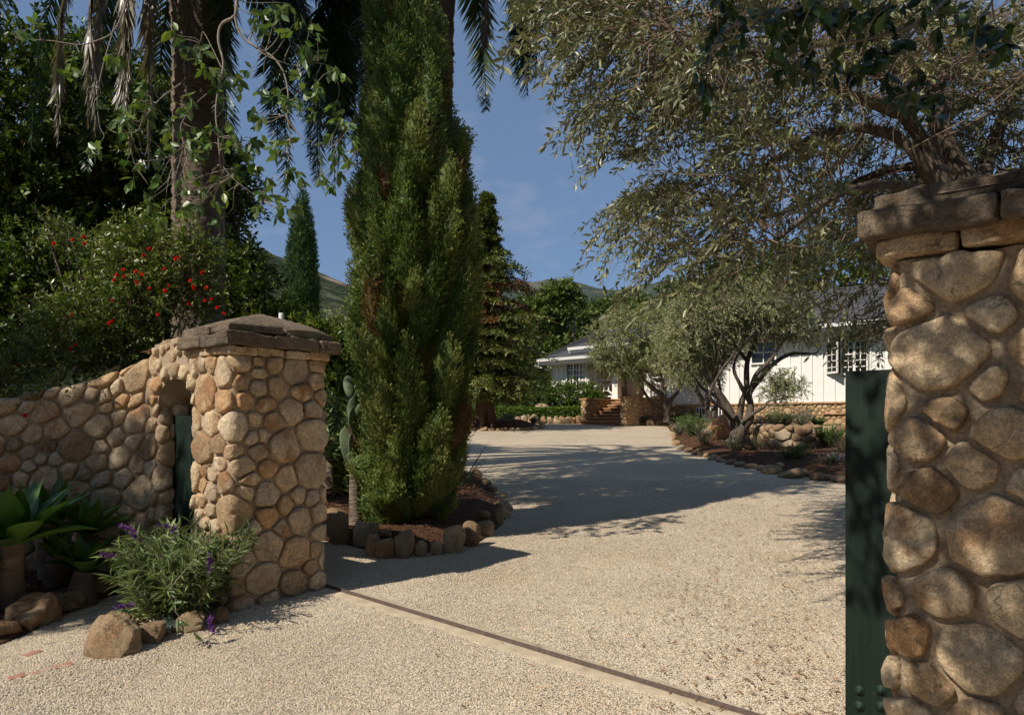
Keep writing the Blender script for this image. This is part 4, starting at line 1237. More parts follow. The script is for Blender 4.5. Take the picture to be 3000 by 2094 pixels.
for i, (b, lb) in enumerate([((-70, 1812, 64, 1886), 'rough tan border block at the near end of the agave bed kerb'), ((52, 1750, 184, 1854), 'large red-brown border block, second in the agave bed kerb'), ((176, 1708, 279, 1797), 'grey-brown border block, third in the agave bed kerb'), ((268, 1690, 352, 1748), 'dark border block, farthest in the agave bed kerb by the sage bush')]):
    x0, y0, x1, y1 = b
    p0, p1 = gp(x0 + 12, y1), gp(x1, y1 - (y1 - y0) * 0.42)
    c = (p0 + p1) / 2; d = nrm((p1 - p0)[:2]); L = np.linalg.norm((p1 - p0)[:2])
    nrm_ = np.array([-d[1], d[0]])
    ax = np.array([[*d, SL * d[1]], [*nrm_, 0], [0, 0, 1]])
    h = (y1 - y0) * 0.66 / F * c[1] / 2 * 1.15
    mb = MB(); rough_block(mb, (0, 0, 0), ax, (L / 2 * 0.98, 0.10, h), 0.04, 0.018, 20, 440 + i, ((0.62, 0.3, 0.8, 0.45)[i], .8, .4))
    o = mb.build('border_block', M['boulder'], None, True); o.location = (float(c[0] + nrm_[0] * .07), float(c[1] + nrm_[1] * .07), float(c[2]) + h * 0.7)
    tag(o, lb, 'stone', 'border blocks of the agave bed')
# stones at the big olive
boulder((*gp(2085, 1284)[:2], 0.98), (0.42, 0.34, 0.20), 470, 'low pale flat boulder left of the big olive trunk', None, 'boulder', 4)
boulder((*at(2128, 1262, 18.6)[:2], 1.10), (0.40, 0.36, 0.48), 474, 'rounded orange boulder behind the big olive trunk', None, 'boulder_orange', 4, amp=0.03, flat=1, sq=0.9, tilt=.02)
boulder((*at(2085, 1246, 23)[:2], 1.22), (0.30, 0.25, 0.16), 476, 'pale rock beside the far olive trunk', None)
boulder((*at(2055, 1244, 24)[:2], 1.20), (0.35, 0.25, 0.14), 477, 'flat cream rock between the two far olives', None)
boulder((*at(2285, 1376, 12.2)[:2], 0.66), (0.07, 0.06, 0.05), 479, 'small reddish rock behind the kerb below the green shrub', None)
# red bricks almost buried in the gravel
for i, (a, b, lb) in enumerate([((22, 1988), (82, 1973), 'sunken red brick nearest the left edge of the gravel'), ((84, 1972), (146, 1957), 'middle sunken red brick in the gravel line'), ((150, 1956), (216, 1940), 'sunken red brick nearest the boulders'), ((68, 1922), (122, 1904), 'short red brick end showing behind the brick line')]):
    p, q = gp(*a), gp(*b); d = nrm((q - p)[:2]); L = np.linalg.norm((q - p)[:2])
    ax = np.array([[*d, SL * d[1]], [-d[1], d[0], SL * d[0]], [0, 0, 1]])
    mb = MB(); rough_block(mb, (0, 0, 0), ax, (L / 2 - 0.003, 0.030 if i < 3 else .02, 0.04), 0.006, 0.002, 7, 490 + i)
    o = mb.build('brick', M['brick_red'], None, True); c = (p + q) / 2
    o.location = (float(c[0]), float(c[1]), float(c[2]) - 0.0355)
    tag(o, lb, 'brick', 'bricks sunk in the gravel')
# low retaining wall with the lawn strip on top
rw = thing('retaining_wall', (7.2, 16.2, 0.8), 'low retaining wall of big pale stones holding the lawn strip', 'retaining wall')
rst = Strip([(5.55, 20.0), (5.92, 16.1), (8.4, 15.3), (10.5, 14.7)], 0.12)
rmap = strip_map(rst, 0.55, 1.27, 0.80, roll=0.05)
mb = MB(); mortar(mb, rst, rmap, 1.15, 9, .1, .1); mb.build('mortar', M['mortar'], rw, True)
mb = MB(); stones(mb, stone_layout(rst.L, 1.1, 0.26, 41, 1.1, 0.5), rmap, 0.06, 0.02, 22, seed=41, rough=0.004); mb.build('stonework', M['boulder'], rw, True)
poly_sheet('lawn', [(6.0, 16.4), (8.4, 15.6), (10.5, 15.0), (14, 20), (12, 24.5), (8.6, 27.2), (5.8, 20)], M['lawn'], 0.52, 0.0, 0.6)
def flat_z(o, z):
    for v in o.data.vertices: v.co.z = z
flat_z(bpy.data.objects['lawn'], 1.245)
# ---------------------------------------------------------------- vegetation tools
LANCE_V = np.array([[0, 0, 0], [-.10, .3, .03], [-.115, .6, .02], [0, 1, -.05], [.115, .6, .02], [.10, .3, .03], [0, .3, -.01], [0, .62, -.02]], float)
LANCE_F = [np.array([[0, 6, 1], [0, 5, 6], [2, 7, 3], [7, 4, 3]]), np.array([[1, 6, 7, 2], [6, 5, 4, 7]])]
OVAL_V = LANCE_V * [2.25, 1, 1.6]
THIN_V = np.array([[0, 0, 0], [-.06, .5, .02], [0, 1, 0], [.06, .5, .02]], float)
def spline(pts, n=24):
    p = np.asarray(pts, float); p = np.vstack([2 * p[0] - p[1], p, 2 * p[-1] - p[-2]])
    out = []
    m = len(p) - 3
    for t in np.linspace(0, m - 1e-6, n):
        i = int(t); f = t - i; a, b, c, d = p[i:i + 4]
        out.append(0.5 * (2 * b + (c - a) * f + (2 * a - 5 * b + 4 * c - d) * f * f + (3 * b - a - 3 * c + d) * f ** 3))
    return np.array(out)
def perp(D, r):
    S = nrm(np.cross(D, r.normal(0, 1, D.shape)))
    return S, np.cross(D, S)
def sprigs(lm, tm, P, D, L, nl, tv, tf, size, r, droop=0.25, spread=1.0, rad=0.003, t0=0.15, upn=0.5, seg=4, sides=3, base=None, dead=None, whorl=False, svar=0.3, wig=0.06, tcol=None, val=None, hang=0.0):
    N = len(P)
    if N == 0: return
    D = nrm(D); L = np.broadcast_to(np.asarray(L, float), (N,))
    S, B = perp(D, r)
    ts = np.linspace(0, 1, seg + 1)
    w1, w2 = r.normal(0, wig, N), r.normal(0, wig, N)
    def pos(t):
        t = t[..., None] if t.ndim == 2 else t
        return t
    def curve(T_):            # T_: (N,k)
        q = P[:, None] + D[:, None] * (L[:, None] * T_)[..., None]
        q = q + S[:, None] * (L[:, None] * w1[:, None] * np.sin(T_ * 4.2))[..., None] + B[:, None] * (L[:, None] * w2[:, None] * np.sin(T_ * 5.5 + 1) - L[:, None] * w2[:, None] * math.sin(1))[..., None]
        q[..., 2] -= droop * L[:, None] * T_ ** 2
        return q
    def tang(T_):
        t = D[:, None] + 0 * T_[..., None]
        t = t + S[:, None] * (w1[:, None] * 4.2 * np.cos(T_ * 4.2))[..., None]
        t[..., 2] -= 2 * droop * T_
        return nrm(t)
    if tm is not None and rad > 0:
        T_ = np.broadcast_to(ts, (N, seg + 1))
        Q = curve(T_); R_ = rad * (1 - 0.75 * T_)
        a = np.linspace(0, 2 * PI, sides, endpoint=False)
        V = Q[:, :, None] + R_[..., None, None] * (np.cos(a)[None, None, :, None] * S[:, None, None] + np.sin(a)[None, None, :, None] * B[:, None, None])
        i = np.arange(sides); j = (i + 1) % sides
        q = np.concatenate([np.stack([k * sides + i, k * sides + j, (k + 1) * sides + j, (k + 1) * sides + i], 1) for k in range(seg)])
        kv = (seg + 1) * sides
        tm.add(V.reshape(-1, 3), [(q[None] + (np.arange(N) * kv)[:, None, None]).reshape(-1, 4)], tcol if tcol is not None else (0.5, 0.5, 0))
    if lm is None or nl == 0: return
    T_ = t0 + (1 - t0) * (np.arange(nl)[None] + r.random((N, nl))) / nl
    if whorl: T_ = np.clip(1 - (1 - T_) ** 1.0 * 0.45 * r.random((N, 1)) - 0.02, 0, 1)
    Q = curve(T_); Tg = tang(T_)
    az = np.arange(nl)[None] * 2.4 + r.uniform(0, 6.28, (N, 1)) + r.normal(0, .5, (N, nl))
    sidev = np.cos(az)[..., None] * S[:, None] + np.sin(az)[..., None] * B[:, None]
    ph = spread * r.uniform(0.45, 1.15, (N, nl))
    ld_ = Tg * np.cos(ph)[..., None] + sidev * np.sin(ph)[..., None]
    if hang: ld_ = nrm(ld_ - np.array([0, 0, hang]))
    nv = np.array([0, 0, 1.0]) * upn + r.normal(0, 1, (N, nl, 3)) * (1 - upn) * 0.8
    sz = size * (1 + svar * r.uniform(-1, 1, (N, nl)))
    b0 = r.random((N, 1)) if base is None else np.asarray(base).reshape(N, 1)
    c0 = np.clip(b0 + r.normal(0, 0.22, (N, nl)), 0, 1)
    dd = np.zeros((N, nl)) if dead is None else np.broadcast_to(np.asarray(dead).reshape(N, 1), (N, nl))
    vv = r.random((N, nl)) if val is None else np.clip(np.asarray(val).reshape(N, 1) + r.normal(0, .2, (N, nl)), 0, 1)
    col = np.stack([c0, vv, dd], -1).reshape(-1, 3)
    scatter(lm, tv, tf, Q.reshape(-1, 3), ld_.reshape(-1, 3), nv.reshape(-1, 3), sz.reshape(-1), col)

def blob(px, py, Y, rx, ry, rd=None):
    s = Y / F
    return (at(px, py, Y), np.array([rx * s, (rd if rd else (rx + ry) / 2 * s), ry * s]))
def blob_pts(blobs, n, r, lo=0.6, hi=1.0, lump=0.22, seed=0):
    A = np.array([(b[1][0] * b[1][1] * b[1][2]) ** (2 / 3) for b in blobs]); A = A / A.sum()
    P, Nn = [], []
    for i, (c, rr) in enumerate(blobs):
        k = int(n * A[i] * 1.15) + 1
        d = nrm(r.normal(0, 1, (k, 3)))
        f = (lo + (hi - lo) * r.random(k) ** 0.6)
        lp_ = 1 + lump * (np.sin(d @ (nrm(np.array([1, .3, .8])) * 5.1) + seed + i) * np.sin(d @ (nrm(np.array([-.4, 1, .5])) * 6.3) + 2 * seed) + 0.6 * np.sin(d @ np.array([7.7, 3.1, -8.4]) + i))
        p = c + d * rr * (f * lp_)[:, None]
        keep = np.ones(k, bool)
        for j, (c2, r2) in enumerate(blobs):
            if j != i: keep &= (((p - c2) / r2) ** 2).sum(1) > 0.35
        P.append(p[keep]); Nn.append(nrm(d / rr)[keep])
    return np.concatenate(P), np.concatenate(Nn)

def leafy(blobs, n, nl, L, tv, tf, size, seed, lm, tm, up=0.35, rnd=0.5, droop=0.25, lo=0.55, spread=1.0, rad=0.004, upn=0.45, lump=0.22, val=None, hi=1.0):
    r = np.random.default_rng(seed)
    P, Nn = blob_pts(blobs, n, r, lo, hi, lump, seed)
    D = nrm(Nn + np.array([0, 0, up]) + r.normal(0, rnd, P.shape))
    Ls = L * r.uniform(0.6, 1.3, len(P))
    sprigs(lm, tm, P - D * (Ls * 0.35)[:, None], D, Ls, nl, tv, tf, size, r, droop, spread, rad, 0.1, upn, val=val)

M['bark_oak'] = bark_mat('oak_bark', (0.05, 0.038, 0.028), (0.13, 0.10, 0.075))
M['bark_olive'] = bark_mat('olive_bark', (0.040, 0.031, 0.024), (0.17, 0.135, 0.10), (20, 20, 5), 0.9, 0.03)
M['twig'] = bark_mat('twig_bark', (0.13, 0.09, 0.06), (0.24, 0.17, 0.115), (40, 40, 40), 0.2)
M['twig_grey'] = bark_mat('grey_twig', (0.20, 0.165, 0.13), (0.36, 0.31, 0.25), (30, 30, 30), 0.3)
M['bark_redwood'] = bark_mat('redwood_bark', (0.045, 0.022, 0.014), (0.14, 0.075, 0.048), (16, 16, 1.6), 1.0, 0.06)
M['cypress'] = leaf_mat('cypress_green', [(0.046, 0.090, 0.016), (0.095, 0.142, 0.028), (0.165, 0.20, 0.046), (0.23, 0.24, 0.085)], rough=0.6, trans=0.15, spec=0.25, dead=(0.16, 0.062, 0.030))
M['shade_tinted_ficus_leaf'] = leaf_mat('shade_tinted_ficus_leaf', [(0.010, 0.028, 0.006), (0.018, 0.042, 0.008), (0.032, 0.065, 0.012), (0.07, 0.12, 0.02)], rough=0.35, trans=0.10, spec=0.5)  # ficus green darkened: deep shade on the right-hand branch put into the colour
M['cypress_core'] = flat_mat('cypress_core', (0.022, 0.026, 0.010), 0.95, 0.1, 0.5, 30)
M['cypress_far'] = leaf_mat('far_cypress_green', [(0.026, 0.056, 0.014), (0.045, 0.085, 0.020), (0.070, 0.115, 0.028)], rough=0.6, trans=0.15, spec=0.25)
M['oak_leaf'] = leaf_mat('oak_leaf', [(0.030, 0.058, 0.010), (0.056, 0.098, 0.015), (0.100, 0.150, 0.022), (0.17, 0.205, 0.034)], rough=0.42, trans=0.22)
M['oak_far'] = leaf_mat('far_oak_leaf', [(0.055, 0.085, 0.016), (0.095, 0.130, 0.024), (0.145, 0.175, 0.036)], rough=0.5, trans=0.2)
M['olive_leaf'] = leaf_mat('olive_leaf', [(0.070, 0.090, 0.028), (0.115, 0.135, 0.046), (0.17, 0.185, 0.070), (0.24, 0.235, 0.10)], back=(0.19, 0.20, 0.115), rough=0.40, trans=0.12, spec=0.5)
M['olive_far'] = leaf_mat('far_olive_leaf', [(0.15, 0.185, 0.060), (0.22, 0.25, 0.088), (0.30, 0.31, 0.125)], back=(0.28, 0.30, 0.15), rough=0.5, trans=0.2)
M['redwood_leaf'] = leaf_mat('redwood_needles', [(0.065, 0.095, 0.022), (0.115, 0.14, 0.034), (0.18, 0.19, 0.058)], rough=0.6, trans=0.15, spec=0.25, dead=(0.20, 0.055, 0.035))
M['citrus'] = leaf_mat('citrus_leaf', [(0.045, 0.090, 0.010), (0.10, 0.15, 0.015), (0.20, 0.21, 0.020)], rough=0.4, trans=0.3)
M['ficus_leaf'] = leaf_mat('ficus_leaf', [(0.040, 0.095, 0.014), (0.075, 0.145, 0.020), (0.12, 0.20, 0.028), (0.19, 0.26, 0.04)], back=(0.14, 0.20, 0.07), rough=0.40, trans=0.28, spec=0.6)
M['pom_leaf'] = leaf_mat('pomegranate_leaf', [(0.050, 0.095, 0.014), (0.095, 0.150, 0.022), (0.16, 0.21, 0.038), (0.25, 0.27, 0.08)], rough=0.35, trans=0.25, spec=0.5)
M['flower_red'] = leaf_mat('red_petal', [(0.75, 0.015, 0.012), (0.80, 0.04, 0.015)], rough=0.5, trans=0.25, tmul=(1.2, .7, .5))
M['palm_green'] = leaf_mat('palm_green', [(0.018, 0.040, 0.010), (0.034, 0.065, 0.014), (0.050, 0.085, 0.018)], rough=0.4, trans=0.15, spec=0.5, dead=(0.25, 0.215, 0.17))

def limb(mb, pts, r0, r1, n=20, sides=9, noise=0.10, seed=0, power=1.0):
    s = spline(pts, n); t = np.linspace(0, 1, n) ** power
    tube(mb, s, r0 + (r1 - r0) * t, sides, noise=noise, seed=seed)
    return s

# ---------------------------------------------------------------- big Italian cypress in the bed
def cypress(name, x, y, prof, ncl, cw, chh, amp, nsp, nl, Lr, size, seed, label, mat):
    """prof rows: z, radius, x offset. Lumpy inner foliage body (ncl clumps cw x chh) covered by nsp short sprays"""
    r = np.random.default_rng(seed)
    z_, r_, o_ = map(np.array, zip(*sorted(prof)))
    t = thing(name, (x, y, float(G(y)) + 0.1), label, 'tree')
    zz = np.linspace(z_[0], z_[-1], 400); w = np.interp(zz, z_, r_) + 0.03
    cdf = np.cumsum(w); cdf /= cdf[-1]
    draw = lambda k: (np.interp(r.random(k), cdf, zz), r.uniform(0, 2 * PI, k))
    Zc, Tc = draw(ncl)
    Ac = r.uniform(0.15, 1.3, ncl); Wc = cw * r.uniform(0.65, 1.4, ncl); Hc = chh * r.uniform(0.65, 1.5, ncl)
    Bc = np.clip(r.normal(0.5, 0.26, ncl), 0, 1); Dc = (r.random(ncl) < 0.07)
    def body(Z, T):
        R0 = np.interp(Z, z_, r_)
        sm = np.clip(R0 / 0.42, 0.1, 1)
        best = np.zeros(len(Z)); who = np.zeros(len(Z), int)
        for i in range(ncl):
            dz = (Z - Zc[i]) / Hc[i]
            k = np.abs(dz) < 1
            if not k.any(): continue
            dt = (T[k] - Tc[i] + PI) % (2 * PI) - PI
            q = 1 - (dt * np.maximum(R0[k], 0.1) / (Wc[i] * (0.75 - 0.45 * dz[k]))) ** 2 - dz[k] ** 2
            h = Ac[i] * np.sqrt(np.maximum(q, 0)) * (0.8 + 0.35 * dz[k])
            kk = np.flatnonzero(k); up = h > best[kk]
            best[kk[up]] = h[up]; who[kk[up]] = i
        return R0 * 0.73 + amp * sm * best, best, who
    m, nz = 120, int((z_[-1] - z_[0]) / 0.035)
    T = np.tile(np.linspace(0, 2 * PI, m, endpoint=False), nz); Z = np.repeat(np.linspace(z_[0], z_[-1], nz), m)
    R, hb, who = body(Z, T)
    X0 = np.interp(Z, z_, o_)
    i = np.arange(m); j = (i + 1) % m
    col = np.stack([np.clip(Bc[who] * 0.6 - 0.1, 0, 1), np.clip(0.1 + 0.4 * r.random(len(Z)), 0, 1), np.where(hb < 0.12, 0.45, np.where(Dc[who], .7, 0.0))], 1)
    mb = MB(); mb.add(np.stack([x + X0 + (R - 0.025) * np.cos(T), y + (R - 0.025) * np.sin(T), Z], 1), [np.concatenate([np.stack([k * m + i, k * m + j, (k + 1) * m + j, (k + 1) * m + i], 1) for k in range(nz - 1)])], col)
    mb.build('inner_foliage', mat, t, False)
    Z, T = draw(nsp)
    R, hb, who = body(Z, T)
    keep = r.random(nsp) < 0.35 + 0.75 * hb; Z, T, R, hb, who = Z[keep], T[keep], R[keep], hb[keep], who[keep]; n = len(Z)
    X0 = np.interp(Z, z_, o_)
    out = np.stack([np.cos(T), np.sin(T), 0 * T], 1)
    P = np.stack([x + X0, y + 0 * Z, Z], 1) + out * (R - 0.02)[:, None]
    dt = ((T - Tc[who] + PI) % (2 * PI) - PI)
    side = np.stack([-np.sin(T), np.cos(T), 0 * T], 1)
    D = nrm(out * 0.5 + side * np.clip(dt * np.maximum(R, .1) / cw, -1, 1)[:, None] * 0.45 + np.array([0, 0, 0.75]) + r.normal(0, .24, (n, 3)))
    dead = np.where(Dc[who] & (r.random(n) < .8), r.uniform(.5, 1, n), np.where((hb < .15) & (r.random(n) < .4), .6, 0))
    lm = MB()
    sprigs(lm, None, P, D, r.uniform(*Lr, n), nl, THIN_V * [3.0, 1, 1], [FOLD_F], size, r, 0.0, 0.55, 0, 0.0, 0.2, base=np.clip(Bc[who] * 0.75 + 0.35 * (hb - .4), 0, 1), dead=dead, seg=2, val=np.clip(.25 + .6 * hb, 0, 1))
    lm.build('crown', mat, t)
    mb = MB(); tube(mb, np.array([[x + o_[0], y, float(G(y)) - .1], [x + o_[0], y, z_[0] + 0.8]]), 0.16, 12); mb.build('trunk', M['bark_oak'], t, True)
    return t
CY = 7.0
pr = [(1575, 50, 1190), (1540, 82, 1190), (1450, 128, 1195), (1300, 150, 1212), (1180, 156, 1220), (1000, 164, 1208), (850, 172, 1206), (700, 164, 1212), (560, 152, 1212), (420, 132, 1207), (300, 110, 1210), (200, 101, 1200), (100, 92, 1190), (0, 78, 1168)]
prof = [(EYE - (py - H0) / F * CY, hw / F * CY, (px - 1200) / F * CY) for py, hw, px in pr] + [(6.3, 0.25, -0.16), (7.0, 0.18, -0.2), (7.7, 0.06, -0.22)]
cypress('cypress_tree', -1.0, CY, prof, 520, 0.165, 0.34, 0.25, 38000, 7, (0.045, 0.085), 0.028, 3, 'broad shaggy cypress with brown dead patches beside the driveway', M['cypress'])
# slim far cypress
pf = [(960, 44), (900, 46), (850, 45), (780, 38), (700, 30), (640, 21), (595, 12), (556, 2)]
cypress('cypress_tree', (884 - 1500) / F * 25, 25.0, [(0.9, .5, 0)] + [(EYE - (py - H0) / F * 25, hw / F * 25, (px_ - 884) / F * 25) for (py, hw), px_ in zip(pf, (884, 884, 884, 884, 884, 885, 886, 887))], 420, 0.2, 0.5, 0.15, 9000, 6, (0.12, 0.2), 0.075, 12, 'slim dark cypress standing alone against the hill', M['cypress_far'])

# ---------------------------------------------------------------- palms
def palm_trunk(mb, x, y, z0, z1, r, top, n=150, sides=48, lean=(0, 0)):
    zz = np.linspace(z0, z1, n); th = np.linspace(0, 2 * PI, sides, endpoint=False)
    R_ = r * (1 + 0.12 * np.exp(-(zz - z0) / 0.6) + top * np.clip((zz - (z1 - 1.6)) / 1.6, 0, 1) ** 1.5)
    ZZ, TH = np.meshgrid(zz, th, indexing='ij')
    ring = 0.026 * (((ZZ * 9.5 + 0.5 * ((TH * 5 / PI).astype(int) % 2) + .15 * np.sin(TH * 3)) % 1.0) - 0.5) + 0.014 * np.sin(TH * 9 + ZZ * 31) + 0.010 * np.sin(TH * 23 + ZZ * 50) * np.sin(ZZ * 67)
    RR = R_[:, None] + ring
    f = (ZZ - z0) / (z1 - z0)
    V = np.stack([x + lean[0] * f + RR * np.cos(TH), y + lean[1] * f + RR * np.sin(TH), ZZ], -1).reshape(-1, 3)
    i = np.arange(sides); j = (i + 1) % sides
    mb.add(V, [np.concatenate([np.stack([k * sides + i, k * sides + j, (k + 1) * sides + j, (k + 1) * sides + i], 1) for k in range(n - 1)])])
M['bark_palm'] = bark_mat('palm_bark', (0.085, 0.062, 0.046), (0.33, 0.25, 0.185), (7, 7, 34), 1.0, 0.03, (0.17, 0.125, 0.095))
def frond(base, az, elev, length, droop, seed, nleaf=75, leaf=0.42, dead=0.0, mat=None, parent=None, hang=0.55, close=1.0, dn=34):
    r = np.random.default_rng(seed)
    n = dn; p = np.array(base, float); d = np.array([math.cos(az) * math.cos(elev), math.sin(az) * math.cos(elev), math.sin(elev)])
    pts = [p.copy()]
    for k in range(n):
        d = nrm(d + np.array([0, 0, -droop / n * (1 + 1.5 * k / n)]) + r.normal(0, 0.006, 3)); p = p + d * length / n; pts.append(p.copy())
    pts = np.array(pts)
    mb = MB()
    tube(mb, pts, np.linspace(0.035, 0.006, n + 1), 6, (0.3, 0.4, dead))
    t = np.sort(r.uniform(0.10, 1.0, nleaf * 2)); s = t * n
    i = np.minimum(s.astype(int), n - 1); f = (s - i)[:, None]
    Q = pts[i] * (1 - f) + pts[i + 1] * f; T = nrm(pts[i + 1] - pts[i])
    S = nrm(np.cross(T, np.array([0, 0, 1.0]) + 0.02)); U = np.cross(S, T)
    sg = np.where(np.arange(len(t)) % 2 == 0, 1.0, -1.0)[:, None]
    D = nrm(T * (0.55 + 0.5 * close) + S * sg * (1.05 - 0.75 * (1 - 1 / (1 + close)) * (1 if dead else .5)) + U * (0.18 - hang * r.uniform(0.3, 1.0, (len(t), 1)) * (1.6 if dead else 1)) + r.normal(0, 0.10, (len(t), 3)))
    if dead > .5: D = nrm(T * 1.0 + S * sg * r.uniform(.05, .42, (len(t), 1)) + np.array([0, 0, -.25]) + r.normal(0, .10, (len(t), 3)))
    LL = leaf * np.sin(np.clip(t * 0.88 + 0.10, 0, 1) * PI) ** 0.55 * r.uniform(0.85, 1.12, len(t))
    tv = np.array([[-.022, 0, 0], [.022, 0, 0], [-.03, .4, .01], [.03, .4, .01], [-.018, .78, -.03], [.018, .78, -.03], [0, 1, -.07]], float)
    tf = [np.array([[0, 1, 3, 2], [2, 3, 5, 4]]), np.array([[4, 5, 6]])]
    sc = np.stack([np.maximum(LL, 0.25) * 1.1, LL, LL], 1)
    scatter(mb, tv, tf, Q, D, U + r.normal(0, .25, U.shape), sc, np.stack([r.random(len(t)), r.random(len(t)), np.full(len(t), dead)], 1))
    return mb.build('frond', mat or M['palm_green'], parent)
P1 = np.array([(582 - CX) / F * 10.9, 10.9])
pt = thing('palm_tree', (*P1, float(G(10.9))), 'thick ringed palm trunk with hanging grey dead fronds behind the wall', 'palm tree')
mb = MB(); palm_trunk(mb, *P1, 0.3, 8.7, 0.365, 0.55, 170); mb.build('trunk', M['bark_palm'], pt, True)
r = np.random.default_rng(77)
k = 0
for az, el, L, dr, dd in [(3.3, 0.1, 3.4, 4.4, 1.0), (3.9, 0.1, 3.6, 4.6, 1.0), (4.35, 0.0, 3.2, 4.6, 1.0), (4.75, 0.0, 4.4, 4.6, 1.0), (3.6, 0.2, 4.0, 4.0, 1.0), (4.1, -0.2, 2.6, 4.6, 1.0), (2.9, 0.1, 3.2, 4.4, 0.9), (5.0, -.1, 3.0, 4.8, 1.0),
                          (5.6, 0.5, 4.4, 3.6, 0.0), (6.0, 0.5, 4.6, 3.4, 0.0), (0.2, 0.4, 4.6, 3.3, 0.0), (0.6, 0.5, 4.6, 3.2, 0), (6.2, 0.1, 4.2, 3.8, 0.15), (0.0, 0.0, 4.0, 3.9, 0.0), (5.3, 0.2, 4.2, 4.2, 0.1), (0.4, 0.0, 4.2, 3.8, 0.0)] + [(x, 0.9, 4.5, 2.4, 0.0) for x in np.arange(0.3, 6.3, 0.55)] + [(x, 0.35, 4.6, 3.0, 0.0) for x in np.arange(0.9, 3.2, 0.45)]:
    k += 1
    frond((P1[0] + 0.45 * math.cos(az), P1[1] + 0.45 * math.sin(az), 8.6 if dd else 8.8 + 0.2 * el), az, el, L, dr, 700 + k, 150, 0.46, dd, None, pt, 0.6 if dd else 0.8)
P2 = np.array([-1.2, 9.6])
pt = thing('palm_tree', (*P2, float(G(9.6))), 'palm rising behind the shaggy cypress with drooping dark green fronds', 'palm tree')
mb = MB(); palm_trunk(mb, *P2, 0.3, 8.3, 0.27, 0.35, 150, lean=(0.18, 0)); mb.build('trunk', M['bark_palm'], pt, True)
for az, el, L, dr, dd in [(2.95, 0.3, 3.3, 4.6, 0.0), (3.15, 0.1, 3.0, 4.8, 0.15), (3.3, 0.3, 3.7, 4.4, 0.0), (3.55, 0.2, 3.4, 4.6, 0.0), (3.75, .3, 3.6, 4.6, 0.0), (6.1, 0.3, 2.7, 4.6, 0.0), (3.05, 0.15, 3.4, 4.2, 0.1), (3.4, 0.0, 3.6, 4.3, 0.25), (3.8, 0.0, 3.8, 4.2, 0.0), (2.7, 0.2, 3.9, 3.9, 0.0), (4.15, -0.1, 3.4, 4.4, 0.1), (2.3, 0.2, 3.6, 4.0, 0), (3.2, 0.45, 4.3, 3.5, 0.0), (3.6, 0.5, 4.4, 3.6, 0.0),
                          (5.95, 0.35, 2.7, 3.9, 0.0), (0.05, 0.3, 2.8, 3.7, 0.0), (5.5, 0.0, 2.4, 4.4, 1.0), (0.4, 0.3, 2.8, 3.8, 0.0)] + [(x, 0.9, 4.2, 2.4, 0.0) for x in np.arange(0.2, 6.2, 0.6)]:
    k += 1
    frond((P2[0] + 0.18 + 0.3 * math.cos(az), P2[1] + 0.3 * math.sin(az), 8.2), az, el, L, dr, 900 + k, 170, 0.5, dd, None, pt, 0.7)
# ---------------------------------------------------------------- broad-leaved trees
def broad_tree(name, label, base, trunk_r, limbs, blobs, n, nl, L, size, seed, lmat, bmat='bark_oak', tv=OVAL_V, tf=None, group=None, rad=0.006, **kw):
    t = thing(name, (base[0], base[1], float(G(base[1]))), label, 'tree' if 'shrub' not in name else 'shrub', group)
    mb = MB()
    cen = np.mean([b[0] for b in blobs], 0)
    b0 = np.array([base[0], base[1], float(G(base[1])) - 0.15])
    fork = b0 + (cen - b0) * [0.5, 0.5, 0.45]
    limb(mb, [b0, b0 + (fork - b0) * 0.5 + [0.04, 0.03, 0], fork], trunk_r, trunk_r * 0.75, 12, 10, 0.06, seed)
    r = np.random.default_rng(seed)
    for i, (c, rr) in enumerate(blobs):
        for q in range(limbs):
            e = c + nrm(r.normal(0, 1, 3)) * rr * 0.55
            limb(mb, [fork - (fork - b0) * 0.12 * r.random(), fork + (e - fork) * 0.45 + r.normal(0, .08, 3) * np.linalg.norm(e - fork), e], trunk_r * 0.5, trunk_r * 0.08, 12, 6, 0.08, seed + i * 7 + q)
    mb.build('trunk', M[bmat], t, True)
    lm, tm = MB(), MB()
    leafy(blobs, n, nl, L, tv, tf or LANCE_F, size, seed, lm, tm, rad=rad, **kw)
    c = lm.build('crown', M[lmat], t)
    tm.build('twigs', M['twig'], c)
    return t
DIA = [FOLD_F]; DIA_V = FOLD_V * [1.35, 1, 1]
broad_tree('oak_tree', 'dense dark oak filling the left edge above the wall', (-9.0, 12.6), 0.3, 2, [blob(30, 330, 12.6, 230, 270), blob(-170, 560, 12.2, 300, 380), blob(150, 640, 12.6, 200, 250), blob(-40, 900, 11, 260, 230), blob(210, 900, 11.4, 210, 190)], 5200, 15, 0.42, 0.105, 31, 'oak_leaf', tv=DIA_V, tf=DIA, lo=0.4)
broad_tree('oak_tree', 'sunlit-topped dark oak behind the palm trunk', (-6.4, 13.6), 0.28, 2, [blob(300, 300, 13.5, 170, 170), blob(430, 430, 13.4, 190, 200), blob(350, 640, 13.5, 200, 200), blob(560, 640, 13.8, 150, 170), blob(520, 870, 13.2, 230, 190), blob(300, 880, 13, 200, 180)], 3800, 15, 0.5, 0.115, 32, 'oak_leaf', tv=DIA_V, tf=DIA, lo=0.45)
broad_tree('oak_tree', 'ragged dark evergreen to the right of the palm trunk', (-4.9, 13.0), 0.14, 2, [blob(690, 800, 12.8, 95, 95), blob(650, 900, 12.6, 120, 90), blob(725, 880, 12.5, 80, 80), blob(690, 560, 13.4, 62, 60), blob(660, 470, 13.4, 60, 55)], 900, 14, 0.42, 0.095, 33, 'oak_leaf', tv=DIA_V, tf=DIA, lo=0.3)
